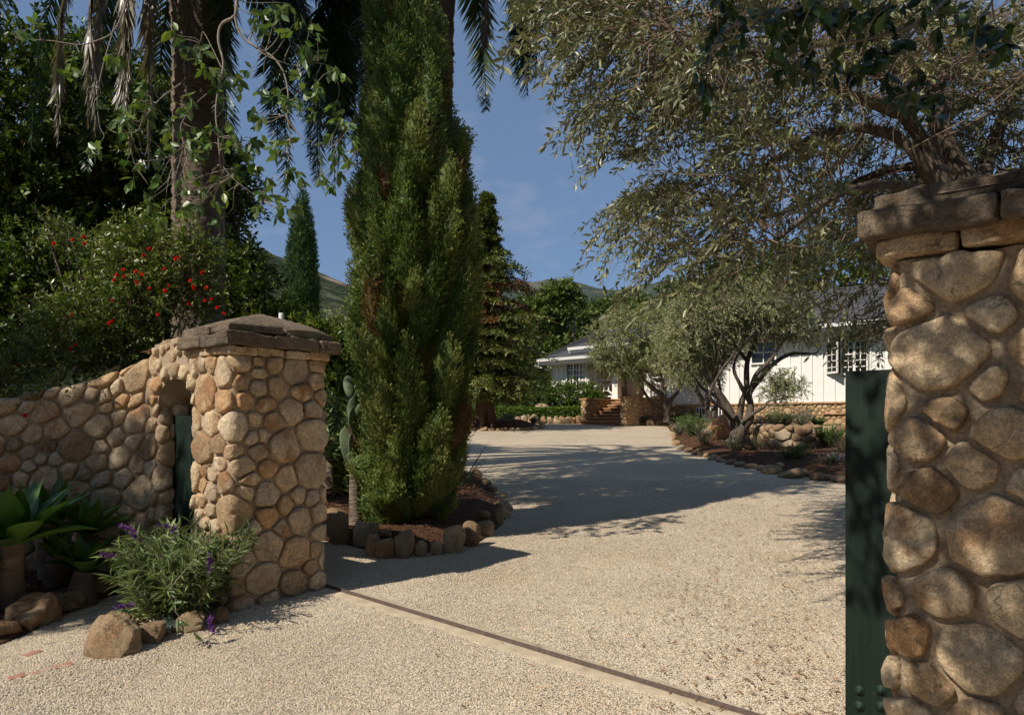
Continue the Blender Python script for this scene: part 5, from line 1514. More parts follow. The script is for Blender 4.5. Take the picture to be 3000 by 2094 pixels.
for i, (lb, bl, n_) in enumerate([('yellow-green citrus shrub behind the cap of the gate pillar', [blob(800, 940, 12.2, 85, 55), blob(850, 985, 12, 90, 75)], 420),
                                  ('golden-leaved citrus tree between the gate pillar and the cypress', [blob(930, 1010, 10.8, 80, 85), blob(985, 1060, 10.6, 70, 95), blob(930, 1130, 10.5, 85, 90)], 700),
                                  ('deep green shrub behind the cactus', [blob(980, 1230, 9.6, 85, 80), blob(1040, 1180, 9.8, 60, 90), blob(1010, 1330, 9.3, 90, 90)], 600)]):
    c = bl[-1][0]
    broad_tree('citrus_shrub', lb, (c[0], c[1]), 0.05, 2, bl, n_, 13, 0.32, 0.075, 40 + i, 'citrus' if i < 2 else 'oak_leaf', tv=OVAL_V * [.8, 1, 1], lo=0.3, rad=0.004)
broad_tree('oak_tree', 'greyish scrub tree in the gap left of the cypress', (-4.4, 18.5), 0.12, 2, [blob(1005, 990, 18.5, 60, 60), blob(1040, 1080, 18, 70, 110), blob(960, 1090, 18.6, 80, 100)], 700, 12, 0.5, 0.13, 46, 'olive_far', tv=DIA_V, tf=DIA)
bo = [('tall spreading oak right of the redwood', (3.2, 40), [blob(1580, 960, 40, 62, 90), blob(1635, 880, 40, 50, 42), blob(1660, 860, 40, 32, 28), blob(1600, 1060, 39, 70, 70)], 900),
      ('broad bright oak behind the bedroom wing roof', (6.0, 52), [blob(1690, 960, 52, 80, 75), blob(1770, 945, 52, 95, 70), blob(1845, 920, 52, 60, 55), blob(1840, 880, 52, 32, 28), blob(1650, 1050, 50, 70, 60), blob(1750, 1040, 51, 90, 60)], 1400),
      ('dark oak low between redwood and house', (0.9, 38), [blob(1500, 1080, 38, 75, 90), blob(1560, 1130, 37.5, 75, 60), blob(1460, 1150, 37, 60, 60)], 800),
      ('oak above the middle of the house roof', (14.0, 50), [blob(2020, 900, 50, 120, 70), blob(2150, 850, 50, 130, 90), blob(1930, 940, 51, 90, 55)], 1000),
      ('tall oak above the right end of the house', (19.0, 44), [blob(2300, 830, 44, 130, 110), blob(2440, 800, 43, 130, 130), blob(2560, 830, 42, 120, 120)], 1200),
      ('dim oak seen past the left flank of the cypress', (-6.0, 30), [blob(1010, 1130, 30, 70, 80), blob(940, 1180, 30, 90, 70), blob(1080, 1150, 31, 80, 90)], 600)]
for i, (lb, b, bl, n_) in enumerate(bo):
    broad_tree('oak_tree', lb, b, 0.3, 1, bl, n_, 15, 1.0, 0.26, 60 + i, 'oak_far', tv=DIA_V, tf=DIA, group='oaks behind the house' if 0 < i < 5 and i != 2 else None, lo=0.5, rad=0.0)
# the tree that shades the wall and agaves, left of the picture, and a high branch that dapples the near pillar
broad_tree('oak_tree', 'street-side oak left of the view shading the curved wall and agaves', (-9.6, 1.2), 0.3, 2, [(np.array([-8.4, 2.3, 5.9]), np.array([1.6, 1.6, 1.5])), (np.array([-9.6, 2.6, 6.6]), np.array([1.7, 1.6, 1.5])), (np.array([-7.6, 3.2, 4.3]), np.array([1.0, 1.0, 1.1])), (np.array([-6.6, 3.4, 3.5]), np.array([.7, .8, .8])), (np.array([-6.3, 2.15, 4.45]), np.array([.7, .55, .38]))], 2600, 12, 0.5, 0.12, 70, 'oak_leaf', tv=DIA_V, tf=DIA, lo=0.3)

# ---------------------------------------------------------------- redwood in the island bed
RY = 26.3; RX = (1420 - CX) / F * RY
rt = thing('redwood_tree', (RX, RY, float(G(RY)) + .25), 'tall feathery redwood with rusty sprays standing in the round bed', 'tree')
mb = MB(); limb(mb, [(RX, RY, 1.1), (RX + .02, RY, 3), (RX + .05, RY, 6), (RX + .12, RY, 9.85)], 0.36, 0.02, 30, 14, 0.05, 5)
for a in np.arange(0, 6.28, 0.9): limb(mb, [(RX + .55 * math.cos(a), RY + .55 * math.sin(a), 1.12), (RX + .33 * math.cos(a), RY + .33 * math.sin(a), 1.45), (RX + .22 * math.cos(a), RY + .22 * math.sin(a), 2.2)], 0.12, 0.12, 8, 7, 0.05, 3)
mb.build('trunk', M['bark_redwood'], rt, True)
r = np.random.default_rng(8)
N = 640
zz = 2.15 + 7.6 * r.random(N) ** 1.25
Rm = np.interp(zz, [2.1, 2.6, 3.6, 5.0, 6.2, 7.1, 7.8, 8.8, 9.8], [1.3, 2.1, 2.4, 2.15, 1.55, 1.05, 0.65, .40, 0.06]) * r.uniform(0.3, 1.28, N) * (1 + .18 * np.sin(zz * 5.1) * np.sin(zz * 2.3 + 1))
th = r.uniform(0, 6.28, N)
bm_ = MB(); lm, tm = MB(), MB()
D = np.stack([np.cos(th), np.sin(th), 0.25 + 0 * th], 1)
P0 = np.stack([RX + 0.06 * (zz - 2) / 7 + 0 * th, RY + 0 * th, zz], 1)
sprigs(None, bm_, P0, D, Rm, 0, None, None, 0, r, 0.32, rad=0.02, seg=4)
bm_.build('branches', M['bark_redwood'], rt)
K = 11
PP, DD, LL, dead = [], [], [], []
for q in range(K):
    tq = 0.25 + 0.75 * (q + r.random(N)) / K
    p = P0 + nrm(D) * (Rm * tq)[:, None]; p[:, 2] -= 0.32 * Rm * tq ** 2
    s = np.stack([-np.sin(th), np.cos(th), 0 * th], 1) * np.where(r.random(N) < .5, 1, -1)[:, None]
    PP.append(p); DD.append(nrm(D * 0.6 + s * r.uniform(.2, 1, (N, 1)) + np.array([0, 0, -0.15]))); LL.append(r.uniform(0.22, 0.42, N) * np.clip(Rm / 1.2, .45, 1))
    dead.append(np.where((np.abs(zz - 6.1) < 0.7) & (np.cos(th - 0.2) > 0.2) & (r.random(N) < 0.7), 0.9, np.where((np.abs(zz - 5.2) < .5) & (np.cos(th - 3.6) > .2), .6, 0)))
sprigs(lm, tm, np.concatenate(PP), np.concatenate(DD), np.concatenate(LL), 9, THIN_V * [3.2, 1, 1], [FOLD_F], 0.15, r, 0.3, 0.9, 0.006, 0.05, 0.7, dead=np.concatenate(dead), seg=2)
lm.build('needles', M['redwood_leaf'], rt); 

# ---------------------------------------------------------------- olives
def olive_small(label, base_px, Y, limbs, blobs, n, nl, size, seed, r0=0.17, lo=0.35, lift=0.15):
    b = at(base_px[0], base_px[1], Y)
    t = thing('olive_tree', (b[0], Y, float(G(Y)) + lift), label, 'olive tree', 'olive trees in the front bed')
    mb = MB()
    r = np.random.default_rng(seed)
    for i, (pts, ra, rb) in enumerate(limbs):
        p3 = [at(px, py, Y + dy) for px, py, dy in pts]
        limb(mb, p3, ra, rb, 26, 9, 0.13, seed + i)
    mb.build('trunk', M['bark_olive'], t, True)
    lm, tm = MB(), MB()
    leafy(blobs, n, nl, 0.34, LANCE_V * [1.5, 1, 1], LANCE_F, size, seed, lm, tm, up=0.25, rnd=0.6, droop=0.35, lo=lo, rad=0.006, lump=0.28, upn=0.4)
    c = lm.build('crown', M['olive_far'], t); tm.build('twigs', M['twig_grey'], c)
    return t
olive_small('gnarled many-stemmed olive in the right bed, nearest the driveway', (2150, 1300), 17.0,
            [([(2150, 1312, 0), (2152, 1275, 0), (2150, 1240, 0), (2128, 1190, .1), (2103, 1150, .1), (2085, 1125, .1), (2060, 1080, 0), (2046, 1020, 0), (2050, 960, 0)], 0.125, 0.03),
             ([(2158, 1310, -.1), (2172, 1262, -.1), (2194, 1228, -.15), (2199, 1185, -.1), (2196, 1150, -.1), (2228, 1108, 0), (2262, 1068, .1), (2318, 1036, .2), (2385, 1036, .2), (2402, 1020, .2)], 0.12, 0.014),
             ([(2160, 1250, .2), (2172, 1180, .3), (2186, 1135, .3), (2190, 1060, .3), (2214, 1000, .2), (2236, 955, .1), (2225, 900, 0)], 0.085, 0.022),
             ([(2196, 1155, -.1), (2214, 1100, -.2), (2256, 1055, -.3), (2300, 990, -.3), (2330, 955, -.3), (2310, 900, -.2)], 0.065, 0.018),
             ([(2172, 1238, -.2), (2205, 1212, -.25), (2238, 1192, -.3), (2252, 1176, -.3), (2300, 1165, -.3)], 0.055, 0.012),
             ([(2126, 1190, .1), (2098, 1160, .5), (2060, 1140, .8), (2030, 1100, .9), (1990, 1060, 1.0)], 0.055, 0.016),
             ([(2150, 1322, -.05), (2152, 1296, -.05), (2158, 1272, -.05), (2165, 1255, .0)], 0.20, 0.10),
             ([(2150, 1240, 0), (2120, 1200, -.3), (2080, 1160, -.5), (2110, 1090, -.6), (2160, 1020, -.6), (2170, 950, -.6)], 0.05, 0.014),
             ([(2196, 1180, -.1), (2170, 1130, -.4), (2150, 1070, -.5), (2185, 1000, -.5), (2255, 930, -.4)], 0.05, 0.014),
             ([(2190, 1060, .3), (2160, 1020, .4), (2120, 960, .4), (2110, 900, .3)], 0.055, 0.015),
             ([(2085, 1120, .1), (2105, 1060, -.2), (2110, 1000, -.4), (2135, 930, -.5)], 0.055, 0.015)],
            [blob(2060, 930, 17, 105, 95), blob(2190, 885, 17, 150, 80), blob(2140, 955, 17.3, 120, 55), blob(2310, 940, 16.9, 100, 65), blob(2010, 1035, 17.2, 70, 60), blob(2085, 1050, 17.6, 60, 38), blob(2290, 1128, 16.7, 62, 42)], 3600, 12, 0.062, 81, lo=0.15)
olive_small('slanting olive with twin stems before the crawl-space vent', (2080, 1248), 23.5,
            [([(2085, 1256, 0), (2078, 1220, 0), (2062, 1180, 0), (2040, 1140, 0), (2020, 1100, 0), (1990, 1060, 0)], 0.12, 0.03),
             ([(2088, 1250, 0), (2092, 1205, 0), (2110, 1165, .2), (2106, 1120, .3), (2090, 1060, .3)], 0.11, 0.03),
             ([(2070, 1200, 0), (2072, 1150, -.3), (2055, 1100, -.3)], 0.10, 0.03), ([(2120, 1245, .4), (2130, 1200, .4), (2115, 1175, .4)], 0.13, 0.10)],
            [blob(2000, 1010, 23.5, 85, 75), blob(2080, 990, 23.5, 90, 85), blob(2020, 1085, 23.4, 75, 45), blob(2060, 930, 24, 80, 50)], 1500, 12, 0.085, 82, lo=0.3)
olive_small('round grey-green olive screening the porch beside the steps', (1950, 1228), 28.6,
            [([(1953, 1236, 0), (1950, 1195, 0), (1940, 1160, 0), (1905, 1132, 0), (1880, 1100, 0), (1855, 1060, 0), (1840, 1020, 0)], 0.13, 0.03),
             ([(1955, 1232, 0), (1962, 1180, 0), (1990, 1142, .2), (2005, 1100, .2), (2010, 1050, .2)], 0.10, 0.03),
             ([(1945, 1180, 0), (1948, 1140, -.2), (1930, 1080, -.2)], 0.10, 0.03), ([(1958, 1225, .5), (1920, 1190, .5), (1888, 1150, .5), (1868, 1100, .5), (1835, 1062, .4)], 0.09, 0.025)],
            [blob(1810, 1000, 28.3, 85, 75), blob(1880, 960, 28.6, 100, 70), blob(1965, 965, 28.6, 95, 80), blob(1768, 1050, 28.2, 48, 52), blob(1920, 1050, 28.2, 95, 52), blob(1850, 1075, 28.2, 60, 40)], 2500, 12, 0.095, 83, lo=0.4)
# large near olive whose crown fills the upper right
OY = 5.6
ot = thing('olive_tree', (3.65, OY, float(G(OY))), 'large near olive leaning over the drive from behind the right pillar', 'olive tree')
mb = MB()
def opts(l): return [at(px, py, OY + dy) for px, py, dy in l]
LIMBS = []
def olimb(l, a, b, n=26, s=10):
    p = limb(mb, opts(l), a, b, n, s, 0.09, len(LIMBS)); LIMBS.append(p)
olimb([(2960, 1250, .3), (2930, 900, .2), (2860, 620, 0), (2800, 480, 0), (2752, 360, 0), (2715, 250, 0), (2650, 180, .1), (2560, 120, .2), (2420, 60, .3)], 0.115, 0.025, 34)
olimb([(2900, 760, .1), (2775, 560, -.2), (2735, 480, -.2), (2700, 405, -.2), (2645, 330, -.2), (2600, 240, -.2), (2530, 160, -.3), (2500, 40, -.4)], 0.08, 0.02, 30)
olimb([(2800, 560, -.1), (2740, 545, -.2), (2680, 450, -.3), (2620, 400, -.3), (2520, 375, -.3), (2420, 390, -.3), (2330, 430, -.4), (2240, 490, -.5), (2180, 545, -.5), (2120, 610, -.5)], 0.05, 0.015, 30)
olimb([(2752, 360, 0), (2770, 250, .3), (2740, 120, .5), (2760, -40, .6)], 0.07, 0.03)
olimb([(2650, 335, -.2), (2560, 300, -.5), (2470, 270, -.7), (2330, 200, -.8), (2200, 150, -.9), (2050, 110, -.9)], 0.05, 0.012)
olimb([(2700, 250, .1), (2590, 180, .5), (2400, 130, .9), (2200, 60, 1.2), (1950, 40, 1.2)], 0.05, 0.012)
olimb([(2700, 560, -.3), (2600, 540, -.7), (2480, 560, -1.0), (2380, 620, -1.2), (2280, 700, -1.2)], 0.04, 0.012)
olimb([(2860, 600, .1), (2900, 450, .6), (2960, 300, .9), (3060, 150, 1.0)], 0.08, 0.03)
olimb([(2750, 480, .2), (2600, 500, .8), (2450, 560, 1.1), (2300, 620, 1.3), (2150, 660, 1.4)], 0.045, 0.012)
mb.build('trunk', M['bark_olive'], ot, True)
r = np.random.default_rng(91)
crown_poly = [(1540, -160), (1560, 10), (1600, 140), (1650, 235), (1700, 290), (1680, 380), (1790, 425), (1900, 470), (1950, 395), (2060, 330), (2080, 420), (1960, 490), (1850, 520), (1800, 600), (1790, 720), (1790, 780), (1890, 820), (1930, 870), (2010, 880), (2110, 830), (2240, 815), (2340, 850), (2420, 900), (2500, 1010), (2600, 1060), (2720, 900), (2900, 700), (3200, 650), (3300, -160)]
cand = r.uniform([1520, -160], [3250, 1060], (16000, 2))
okc = in_poly(cand[:, 0], cand[:, 1], crown_poly)
dens = 0.55 + 0.45 * np.sin(cand[:, 0] * 0.011 + 1.3) * np.sin(cand[:, 1] * 0.013 + cand[:, 0] * 0.004)
okc &= r.random(len(cand)) < np.where((cand[:, 1] > 830) & (cand[:, 0] > 2180) & (cand[:, 0] < 2560) & (cand[:, 1] < 985), 0.42, np.where(cand[:, 1] > 740, 0.14, np.where(cand[:, 1] > 620, 0.45, np.where(cand[:, 0] > 2250, 0.6, 0.8)))) * (0.35 + dens)
holes = [(1985, 430, 85), (1860, 330, 65), (1690, 130, 50), (1800, 190, 45), (2250, 420, 60), (2050, 640, 55), (2130, 560, 40), (2340, 300, 60), (2600, 470, 50), (1730, 520, 60), (2480, 480, 40)]
for hx, hy, hr in holes: okc &= (np.hypot(cand[:, 0] - hx, cand[:, 1] - hy) > hr) | (r.random(len(cand)) < 0.25)
cand = cand[okc][:2500]
allp = np.concatenate([l[6:] for l in LIMBS])
dy = r.normal(0, 0.75, len(cand)); dy = np.where(cand[:, 1] > 700, np.minimum(dy, 0.4) - 0.3, dy)
stemz = (cand[:, 0] > 2480) & (cand[:, 1] > 180)
dy = np.where(stemz, np.abs(dy) * 1.1 + 0.35, dy)
C = np.array([at(px, py, OY + d) for (px, py), d in zip(cand, dy)])
dist = np.linalg.norm(C[:, None] - allp[None], axis=2); near_i = dist.argmin(1)
vec = C - allp[near_i]; vl = np.linalg.norm(vec, axis=1)
D = nrm(nrm(vec) + np.array([-0.25, -0.1, -0.05]) + r.normal(0, 0.35, C.shape))
L = r.uniform(0.28, 0.55, len(C))
lm, tm = MB(), MB()
inner = np.clip((cand[:, 0] - 2000) / 700, 0, 1)
nlv = 30
sel = r.random(len(C)) > inner * 0.22
sprigs(lm, tm, C[sel] - D[sel] * 0.2, D[sel], L[sel], nlv, LANCE_V * [1.15, 1, 1], LANCE_F, 0.060, r, 0.45, 1.0, 0.0042, 0.12, 0.35, seg=5, wig=0.09)
# bare hanging twigs of the inner crown and carrier branches
far = (vl > 0.15) & (r.random(len(C)) < np.where(cand[:, 0] < 2050, 0.22, 0.42))
P0 = allp[near_i] + (C - allp[near_i]) * r.uniform(0, .35, (len(C), 1)) + r.normal(0, .05, C.shape) * np.minimum(vl, 1)[:, None]
vec = C - P0; vl = np.linalg.norm(vec, axis=1)
sprigs(None, tm, P0[far], vec[far], vl[far], 0, None, None, 0, r, 0.0, rad=0.006, seg=7, wig=0.13, sides=4)
q = r.choice(np.flatnonzero(cand[:, 0] > 1900), 1400); Dq = nrm(r.normal(0, .6, (1400, 3)) + np.array([-.3, -.2, -.65]))
sprigs(None, tm, C[q], Dq, r.uniform(.2, .6, 1400), 0, None, None, 0, r, 0.35, rad=0.0026, seg=5, wig=0.12)
c = lm.build('crown', M['olive_leaf'], ot); tm.build('twigs', M['twig'], c)

# ---------------------------------------------------------------- hanging ficus branches (front left, and shade-tinted ones overhead at the right)
def ficus(label, Y, paths, tips, size, seed, nper=7, crown=None, ncr=700, lmat='ficus_leaf'):
    b = at(paths[0][0][0], paths[0][0][1], Y)
    t = thing('ficus_branch', b, label, 'branch')
    r = np.random.default_rng(seed)
    mb = MB(); ends = []
    for i, p in enumerate(paths):
        ra = (p[0][3] if len(p[0]) > 3 else 0.012) * 0.45
        s = limb(mb, [at(a[0], a[1], Y + (a[2] if len(a) > 2 else 0)) for a in p], ra, ra * 0.3, 30, 6, 0.06, seed + i)
        ends.append(s)
    allp = np.concatenate(ends)
    lm = MB()
    tips = list(tips) + [(a + r.normal(0, 22), b + r.normal(0, 22)) for a, b in tips[::2]]
    P = np.array([at(px, py, Y + r.normal(0, .12)) for px, py in tips])
    d = np.linalg.norm(P[:, None] - allp[None], axis=2).argmin(1)
    v = P - allp[d]; Lv = np.linalg.norm(v, axis=1)
    sprigs(None, mb, allp[d], v, Lv, 0, None, None, 0, r, 0.0, rad=0.0045, seg=5, wig=0.07, sides=5)
    mb.build('stems', M['twig_grey'], t, True)
    D = nrm(nrm(v) * 0.3 + np.array([0, 0, -0.25]) + r.normal(0, .5, v.shape))
    sprigs(lm, None, P - D * 0.04, D, 0.07, nper, OVAL_V * [.92, 1, .7], LANCE_F, size, r, 0.3, 1.25, 0, 0.0, 0.35, whorl=False, svar=0.25, hang=0.55)
    lm.build('leaves', M[lmat], t)
    if crown:
        lc, tc_ = MB(), MB()
        leafy(crown, ncr, 7, 0.4, OVAL_V, LANCE_F, size * 1.45, seed + 50, lc, tc_, lo=0.2, rad=.006)
        cr = lc.build('crown', M[lmat], t); tc_.build('twigs', M['twig_grey'], cr)
    return t
FP = [[(690, -60, 0, .03), (692, 40), (650, 70), (640, 120), (655, 190), (640, 260), (632, 330), (640, 410), (645, 480)],
      [(700, -60, 0, .022), (690, 60), (720, 120), (790, 160), (830, 210), (845, 280), (840, 330), (850, 400), (845, 470), (830, 530)],
      [(385, -40, 0, .016), (360, 40), (330, 95), (290, 118), (230, 132), (150, 120), (60, 115), (40, 100)],
      [(340, 60, 0, .012), (320, 130), (300, 200), (285, 290), (292, 370), (305, 400), (280, 430)],
      [(530, 245, 0, .013), (470, 290), (420, 350), (400, 385), (340, 390), (310, 370)],
      [(700, 80, .1, .012), (760, 150), (850, 190), (930, 185), (985, 200)],
      [(835, 340, 0, .010), (880, 400), (930, 420), (985, 440), (1040, 480)],
      [(650, 200, 0, .010), (600, 100), (590, 110), (580, 150)],
      [(540, 430, 0, .011), (530, 370), (560, 320), (600, 280), (640, 260)],
      [(640, 470, 0, .008), (680, 520), (730, 560), (770, 590)]]
rr_ = np.random.default_rng(17)
tips = [(515, 110), (565, 140), (580, 170), (600, 195), (620, 210), (520, 140), (650, 210), (700, 225), (730, 200), (740, 60), (770, 40), (800, 70), (820, 30), (850, 20), (880, 60), (845, 90), (790, 30), (760, 80), (900, 130), (930, 100), (890, 170), (950, 150), (985, 200), (1000, 220), (870, 220), (900, 265), (930, 240), (835, 290), (815, 260), (740, 320), (760, 350), (700, 260), (640, 255), (420, 240), (400, 280), (430, 320), (445, 300), (390, 310), (350, 350), (360, 390), (370, 340), (550, 280), (540, 310), (490, 390), (470, 440), (500, 420), (540, 380), (560, 410), (590, 390), (610, 420), (570, 450), (620, 370), (650, 400), (670, 430), (690, 400), (640, 520), (600, 560), (580, 600), (660, 570), (630, 590), (720, 440), (750, 430), (700, 510), (740, 480), (800, 420), (820, 440), (840, 410), (790, 530), (800, 570), (770, 560), (820, 590), (760, 600), (850, 500), (880, 510), (960, 540), (940, 520), (870, 600), (810, 620), (545, 550), (560, 500), (535, 620), (460, 520), (440, 590), (385, 520), (280, 425), (275, 440), (215, 210), (205, 215), (320, 170), (290, 290), (1000, 330), (980, 300), (1020, 360), (1040, 400), (975, 460), (1000, 440), (1020, 470), (960, 400), (1050, 430), (60, 90), (105, 55), (920, 330), (880, 300), (640, 640), (470, 640), (430, 565), (375, 475)]
ficus('sparse pale branches with glossy oval leaves dangling before the palm trunk', 5.4, FP, tips, 0.088, 18, 5,
      [(np.array([-3.9, 6.1, 6.6]), np.array([1.5, 1.3, 0.95])), (np.array([-3.0, 7.3, 7.4]), np.array([1.3, 1.3, 0.9])), (np.array([-5.2, 6.6, 7.2]), np.array([1.4, 1.3, 1.1])), (np.array([-4.6, 8.2, 8.2]), np.array([1.5, 1.4, 1.0])), (np.array([-2.2, 6.3, 7.4]), np.array([0.9, .9, .7])), (np.array([-1.9, 6.9, 8.6]), np.array([1.1, 1.1, .8])), (np.array([-2.6, 8.3, 9.2]), np.array([1.2, 1.1, .8])), (np.array([-3.6, 7.0, 8.4]), np.array([1.5, 1.3, .9])), (np.array([-4.4, 5.6, 7.6]), np.array([1.2, 1.0, .9]))], 2900)
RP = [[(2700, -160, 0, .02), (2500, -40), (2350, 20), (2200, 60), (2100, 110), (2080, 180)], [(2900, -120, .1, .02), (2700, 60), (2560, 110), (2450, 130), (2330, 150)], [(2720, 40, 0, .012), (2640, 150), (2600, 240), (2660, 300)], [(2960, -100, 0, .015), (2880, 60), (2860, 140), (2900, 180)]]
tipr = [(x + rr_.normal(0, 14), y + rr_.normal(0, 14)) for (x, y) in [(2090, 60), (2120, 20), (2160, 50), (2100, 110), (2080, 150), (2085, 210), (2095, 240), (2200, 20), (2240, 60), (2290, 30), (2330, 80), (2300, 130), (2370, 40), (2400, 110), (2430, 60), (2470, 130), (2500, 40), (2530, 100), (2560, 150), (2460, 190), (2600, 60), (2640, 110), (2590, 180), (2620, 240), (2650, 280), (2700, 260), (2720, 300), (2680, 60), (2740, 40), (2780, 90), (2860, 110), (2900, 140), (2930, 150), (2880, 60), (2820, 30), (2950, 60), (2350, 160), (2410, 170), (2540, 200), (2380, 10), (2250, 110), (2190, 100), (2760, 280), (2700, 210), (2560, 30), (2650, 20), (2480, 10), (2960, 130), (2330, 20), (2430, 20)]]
ficus('shade-tinted broad-leaved branch hanging low over the near pillar', 3.0, RP, tipr + [(x + rr_.normal(0, 30), y + rr_.normal(0, 30)) for x, y in tipr[::2]], 0.070, 19, 5,
      [(np.array([0.2, 1.7, 5.2]), np.array([1.1, .9, .6])), (np.array([-.7, 1.5, 5.6]), np.array([.9, .9, .6])), (np.array([1.1, 1.9, 5.3]), np.array([.9, .8, .6]))], 700, 'shade_tinted_ficus_leaf')
# high sparse crown behind the photographer that throws dappled shade on the near pillar
broad_tree('oak_tree', 'roadside tree behind the viewpoint that dapples the near pillar', (-1.6, -2.4), 0.12, 2, [(np.array([-.45, .72, 3.55]), np.array([.42, .36, .32])), (np.array([-.25, .55, 4.1]), np.array([.5, .45, .4])), (np.array([-.75, .45, 3.1]), np.array([.34, .3, .28])), (np.array([.1, .45, 3.5]), np.array([.4, .35, .3])), (np.array([-.62, 1.22, 3.55]), np.array([.2, .18, .45])), (np.array([-1.6, -.4, 4.6]), np.array([.5, .5, .45])), (np.array([.0, .72, 4.3]), np.array([.45, .4, .35])), (np.array([.35, .62, 3.9]), np.array([.4, .35, .35]))], 360, 8, 0.26, 0.08, 72, 'oak_leaf', tv=DIA_V, tf=DIA, lo=0.1)
# ---------------------------------------------------------------- shrubs, hedges and flowers
def leaf_box(lm, x0, x1, y0, y1, z0f, z1, n, size, r, top_wob=0.06):
    """leaves over the faces of a clipped hedge that follows the ground"""
    X = r.uniform(x0, x1, n); f = r.random(n)
    Y = np.where(f < 0.45, y0 + r.exponential(0.05, n), np.where(f < 0.55, y1, r.uniform(y0, y1, n)))
    zt = z1 + top_wob * wob(X, Y, 4, 2)
    Z = np.where((f >= 0.55), zt - r.exponential(0.04, n), z0f + (zt - z0f) * r.random(n) ** 0.8)
    P = np.stack([X, Y, Z], 1)
    Nn = np.stack([r.normal(0, .4, n), np.where(f < .45, -1.0, 0), np.where(f >= .55, 1.0, .35)], 1) + r.normal(0, .5, (n, 3))
    D = nrm(Nn + r.normal(0, .7, (n, 3)))
    scatter(lm, LANCE_V * [2.0, 1, 1], LANCE_F, P, D, Nn, size * r.uniform(.7, 1.3, n), np.stack([r.random(n), r.random(n), 0 * X], 1))
M['hedge_leaf'] = leaf_mat('hedge_leaf', [(0.055, 0.105, 0.012), (0.10, 0.165, 0.018), (0.16, 0.22, 0.028)], rough=0.4, trans=0.25)
M['shrub_leaf'] = leaf_mat('shrub_leaf', [(0.035, 0.080, 0.016), (0.065, 0.125, 0.022), (0.11, 0.17, 0.034)], rough=0.45, trans=0.25)
M['grey_leaf'] = leaf_mat('grey_leaf', [(0.085, 0.11, 0.075), (0.13, 0.155, 0.11), (0.18, 0.20, 0.15)], rough=0.6, trans=0.15)
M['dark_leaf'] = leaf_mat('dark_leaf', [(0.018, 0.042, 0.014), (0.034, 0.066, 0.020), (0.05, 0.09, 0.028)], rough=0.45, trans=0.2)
M['sage_leaf'] = leaf_mat('sage_leaf', [(0.075, 0.125, 0.028), (0.12, 0.18, 0.045), (0.18, 0.24, 0.08), (0.25, 0.30, 0.13)], back=(0.20, 0.24, 0.12), rough=0.55, trans=0.22)
M['purple'] = leaf_mat('purple_flower', [(0.10, 0.02, 0.16), (0.17, 0.035, 0.24), (0.24, 0.07, 0.33)], rough=0.6, trans=0.2, tmul=(1.1, .8, 1.2))
M['lilac'] = leaf_mat('lilac_flower', [(0.24, 0.20, 0.42), (0.33, 0.29, 0.52)], rough=0.6, trans=0.2, tmul=(1, .9, 1.2))
M['agave'] = leaf_mat('agave_leaf', [(0.040, 0.105, 0.020), (0.068, 0.140, 0.026), (0.11, 0.185, 0.036)], rough=0.33, trans=0.12, spec=0.5)
M['agave_blue'] = leaf_mat('blue_agave_leaf', [(0.045, 0.085, 0.055), (0.075, 0.120, 0.075)], rough=0.45, trans=0.1)
M['chalk'] = leaf_mat('blue_succulent', [(0.16, 0.23, 0.20), (0.22, 0.30, 0.26)], rough=0.5, trans=0.05)
M['jade'] = leaf_mat('jade_leaf', [(0.10, 0.16, 0.03), (0.17, 0.22, 0.05), (0.26, 0.28, 0.08)], rough=0.35, trans=0.15)
M['fawn_grass'] = leaf_mat('fawn_grass', [(0.16, 0.09, 0.07), (0.24, 0.15, 0.11)], rough=0.7, trans=0.2)
hd = MB(); r = np.random.default_rng(1)
leaf_box(hd, -2.2, 3.25, 31.65, 32.25, 1.33, 2.03, 7500, 0.07, r)
leaf_box(hd, -2.2, 3.25, 31.75, 32.25, 1.33, 1.97, 3000, 0.07, r)
h = thing('low_hedge', (0.6, 32.0, 1.33), 'low clipped bright green hedge above the row of stones', 'hedge')
hd.build('leaves', M['hedge_leaf'], h)
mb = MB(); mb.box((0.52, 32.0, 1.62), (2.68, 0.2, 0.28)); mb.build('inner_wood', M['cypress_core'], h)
broad_tree('tall_shrub', 'rounded glossy shrub clipped beside the entrance steps', (2.8, 32.6), 0.05, 2, [blob(1700, 1156, 32.6, 66, 42, .5), blob(1645, 1160, 32.8, 55, 42, .55), blob(1738, 1172, 32.3, 32, 26, .35)], 2000, 14, 0.16, 0.06, 201, 'hedge_leaf', tv=OVAL_V * [.85, 1, 1], lo=0.5, rad=0.003)
broad_tree('tall_shrub', 'loose dark hedge-like shrub left of the rounded one', (0.9, 33.2), 0.05, 2, [blob(1590, 1160, 33.0, 55, 45), blob(1520, 1162, 33.2, 60, 48), blob(1460, 1170, 33.2, 50, 45)], 620, 13, 0.28, 0.09, 202, 'shrub_leaf', tv=OVAL_V * [.85, 1, 1], lo=0.4, rad=0.003)

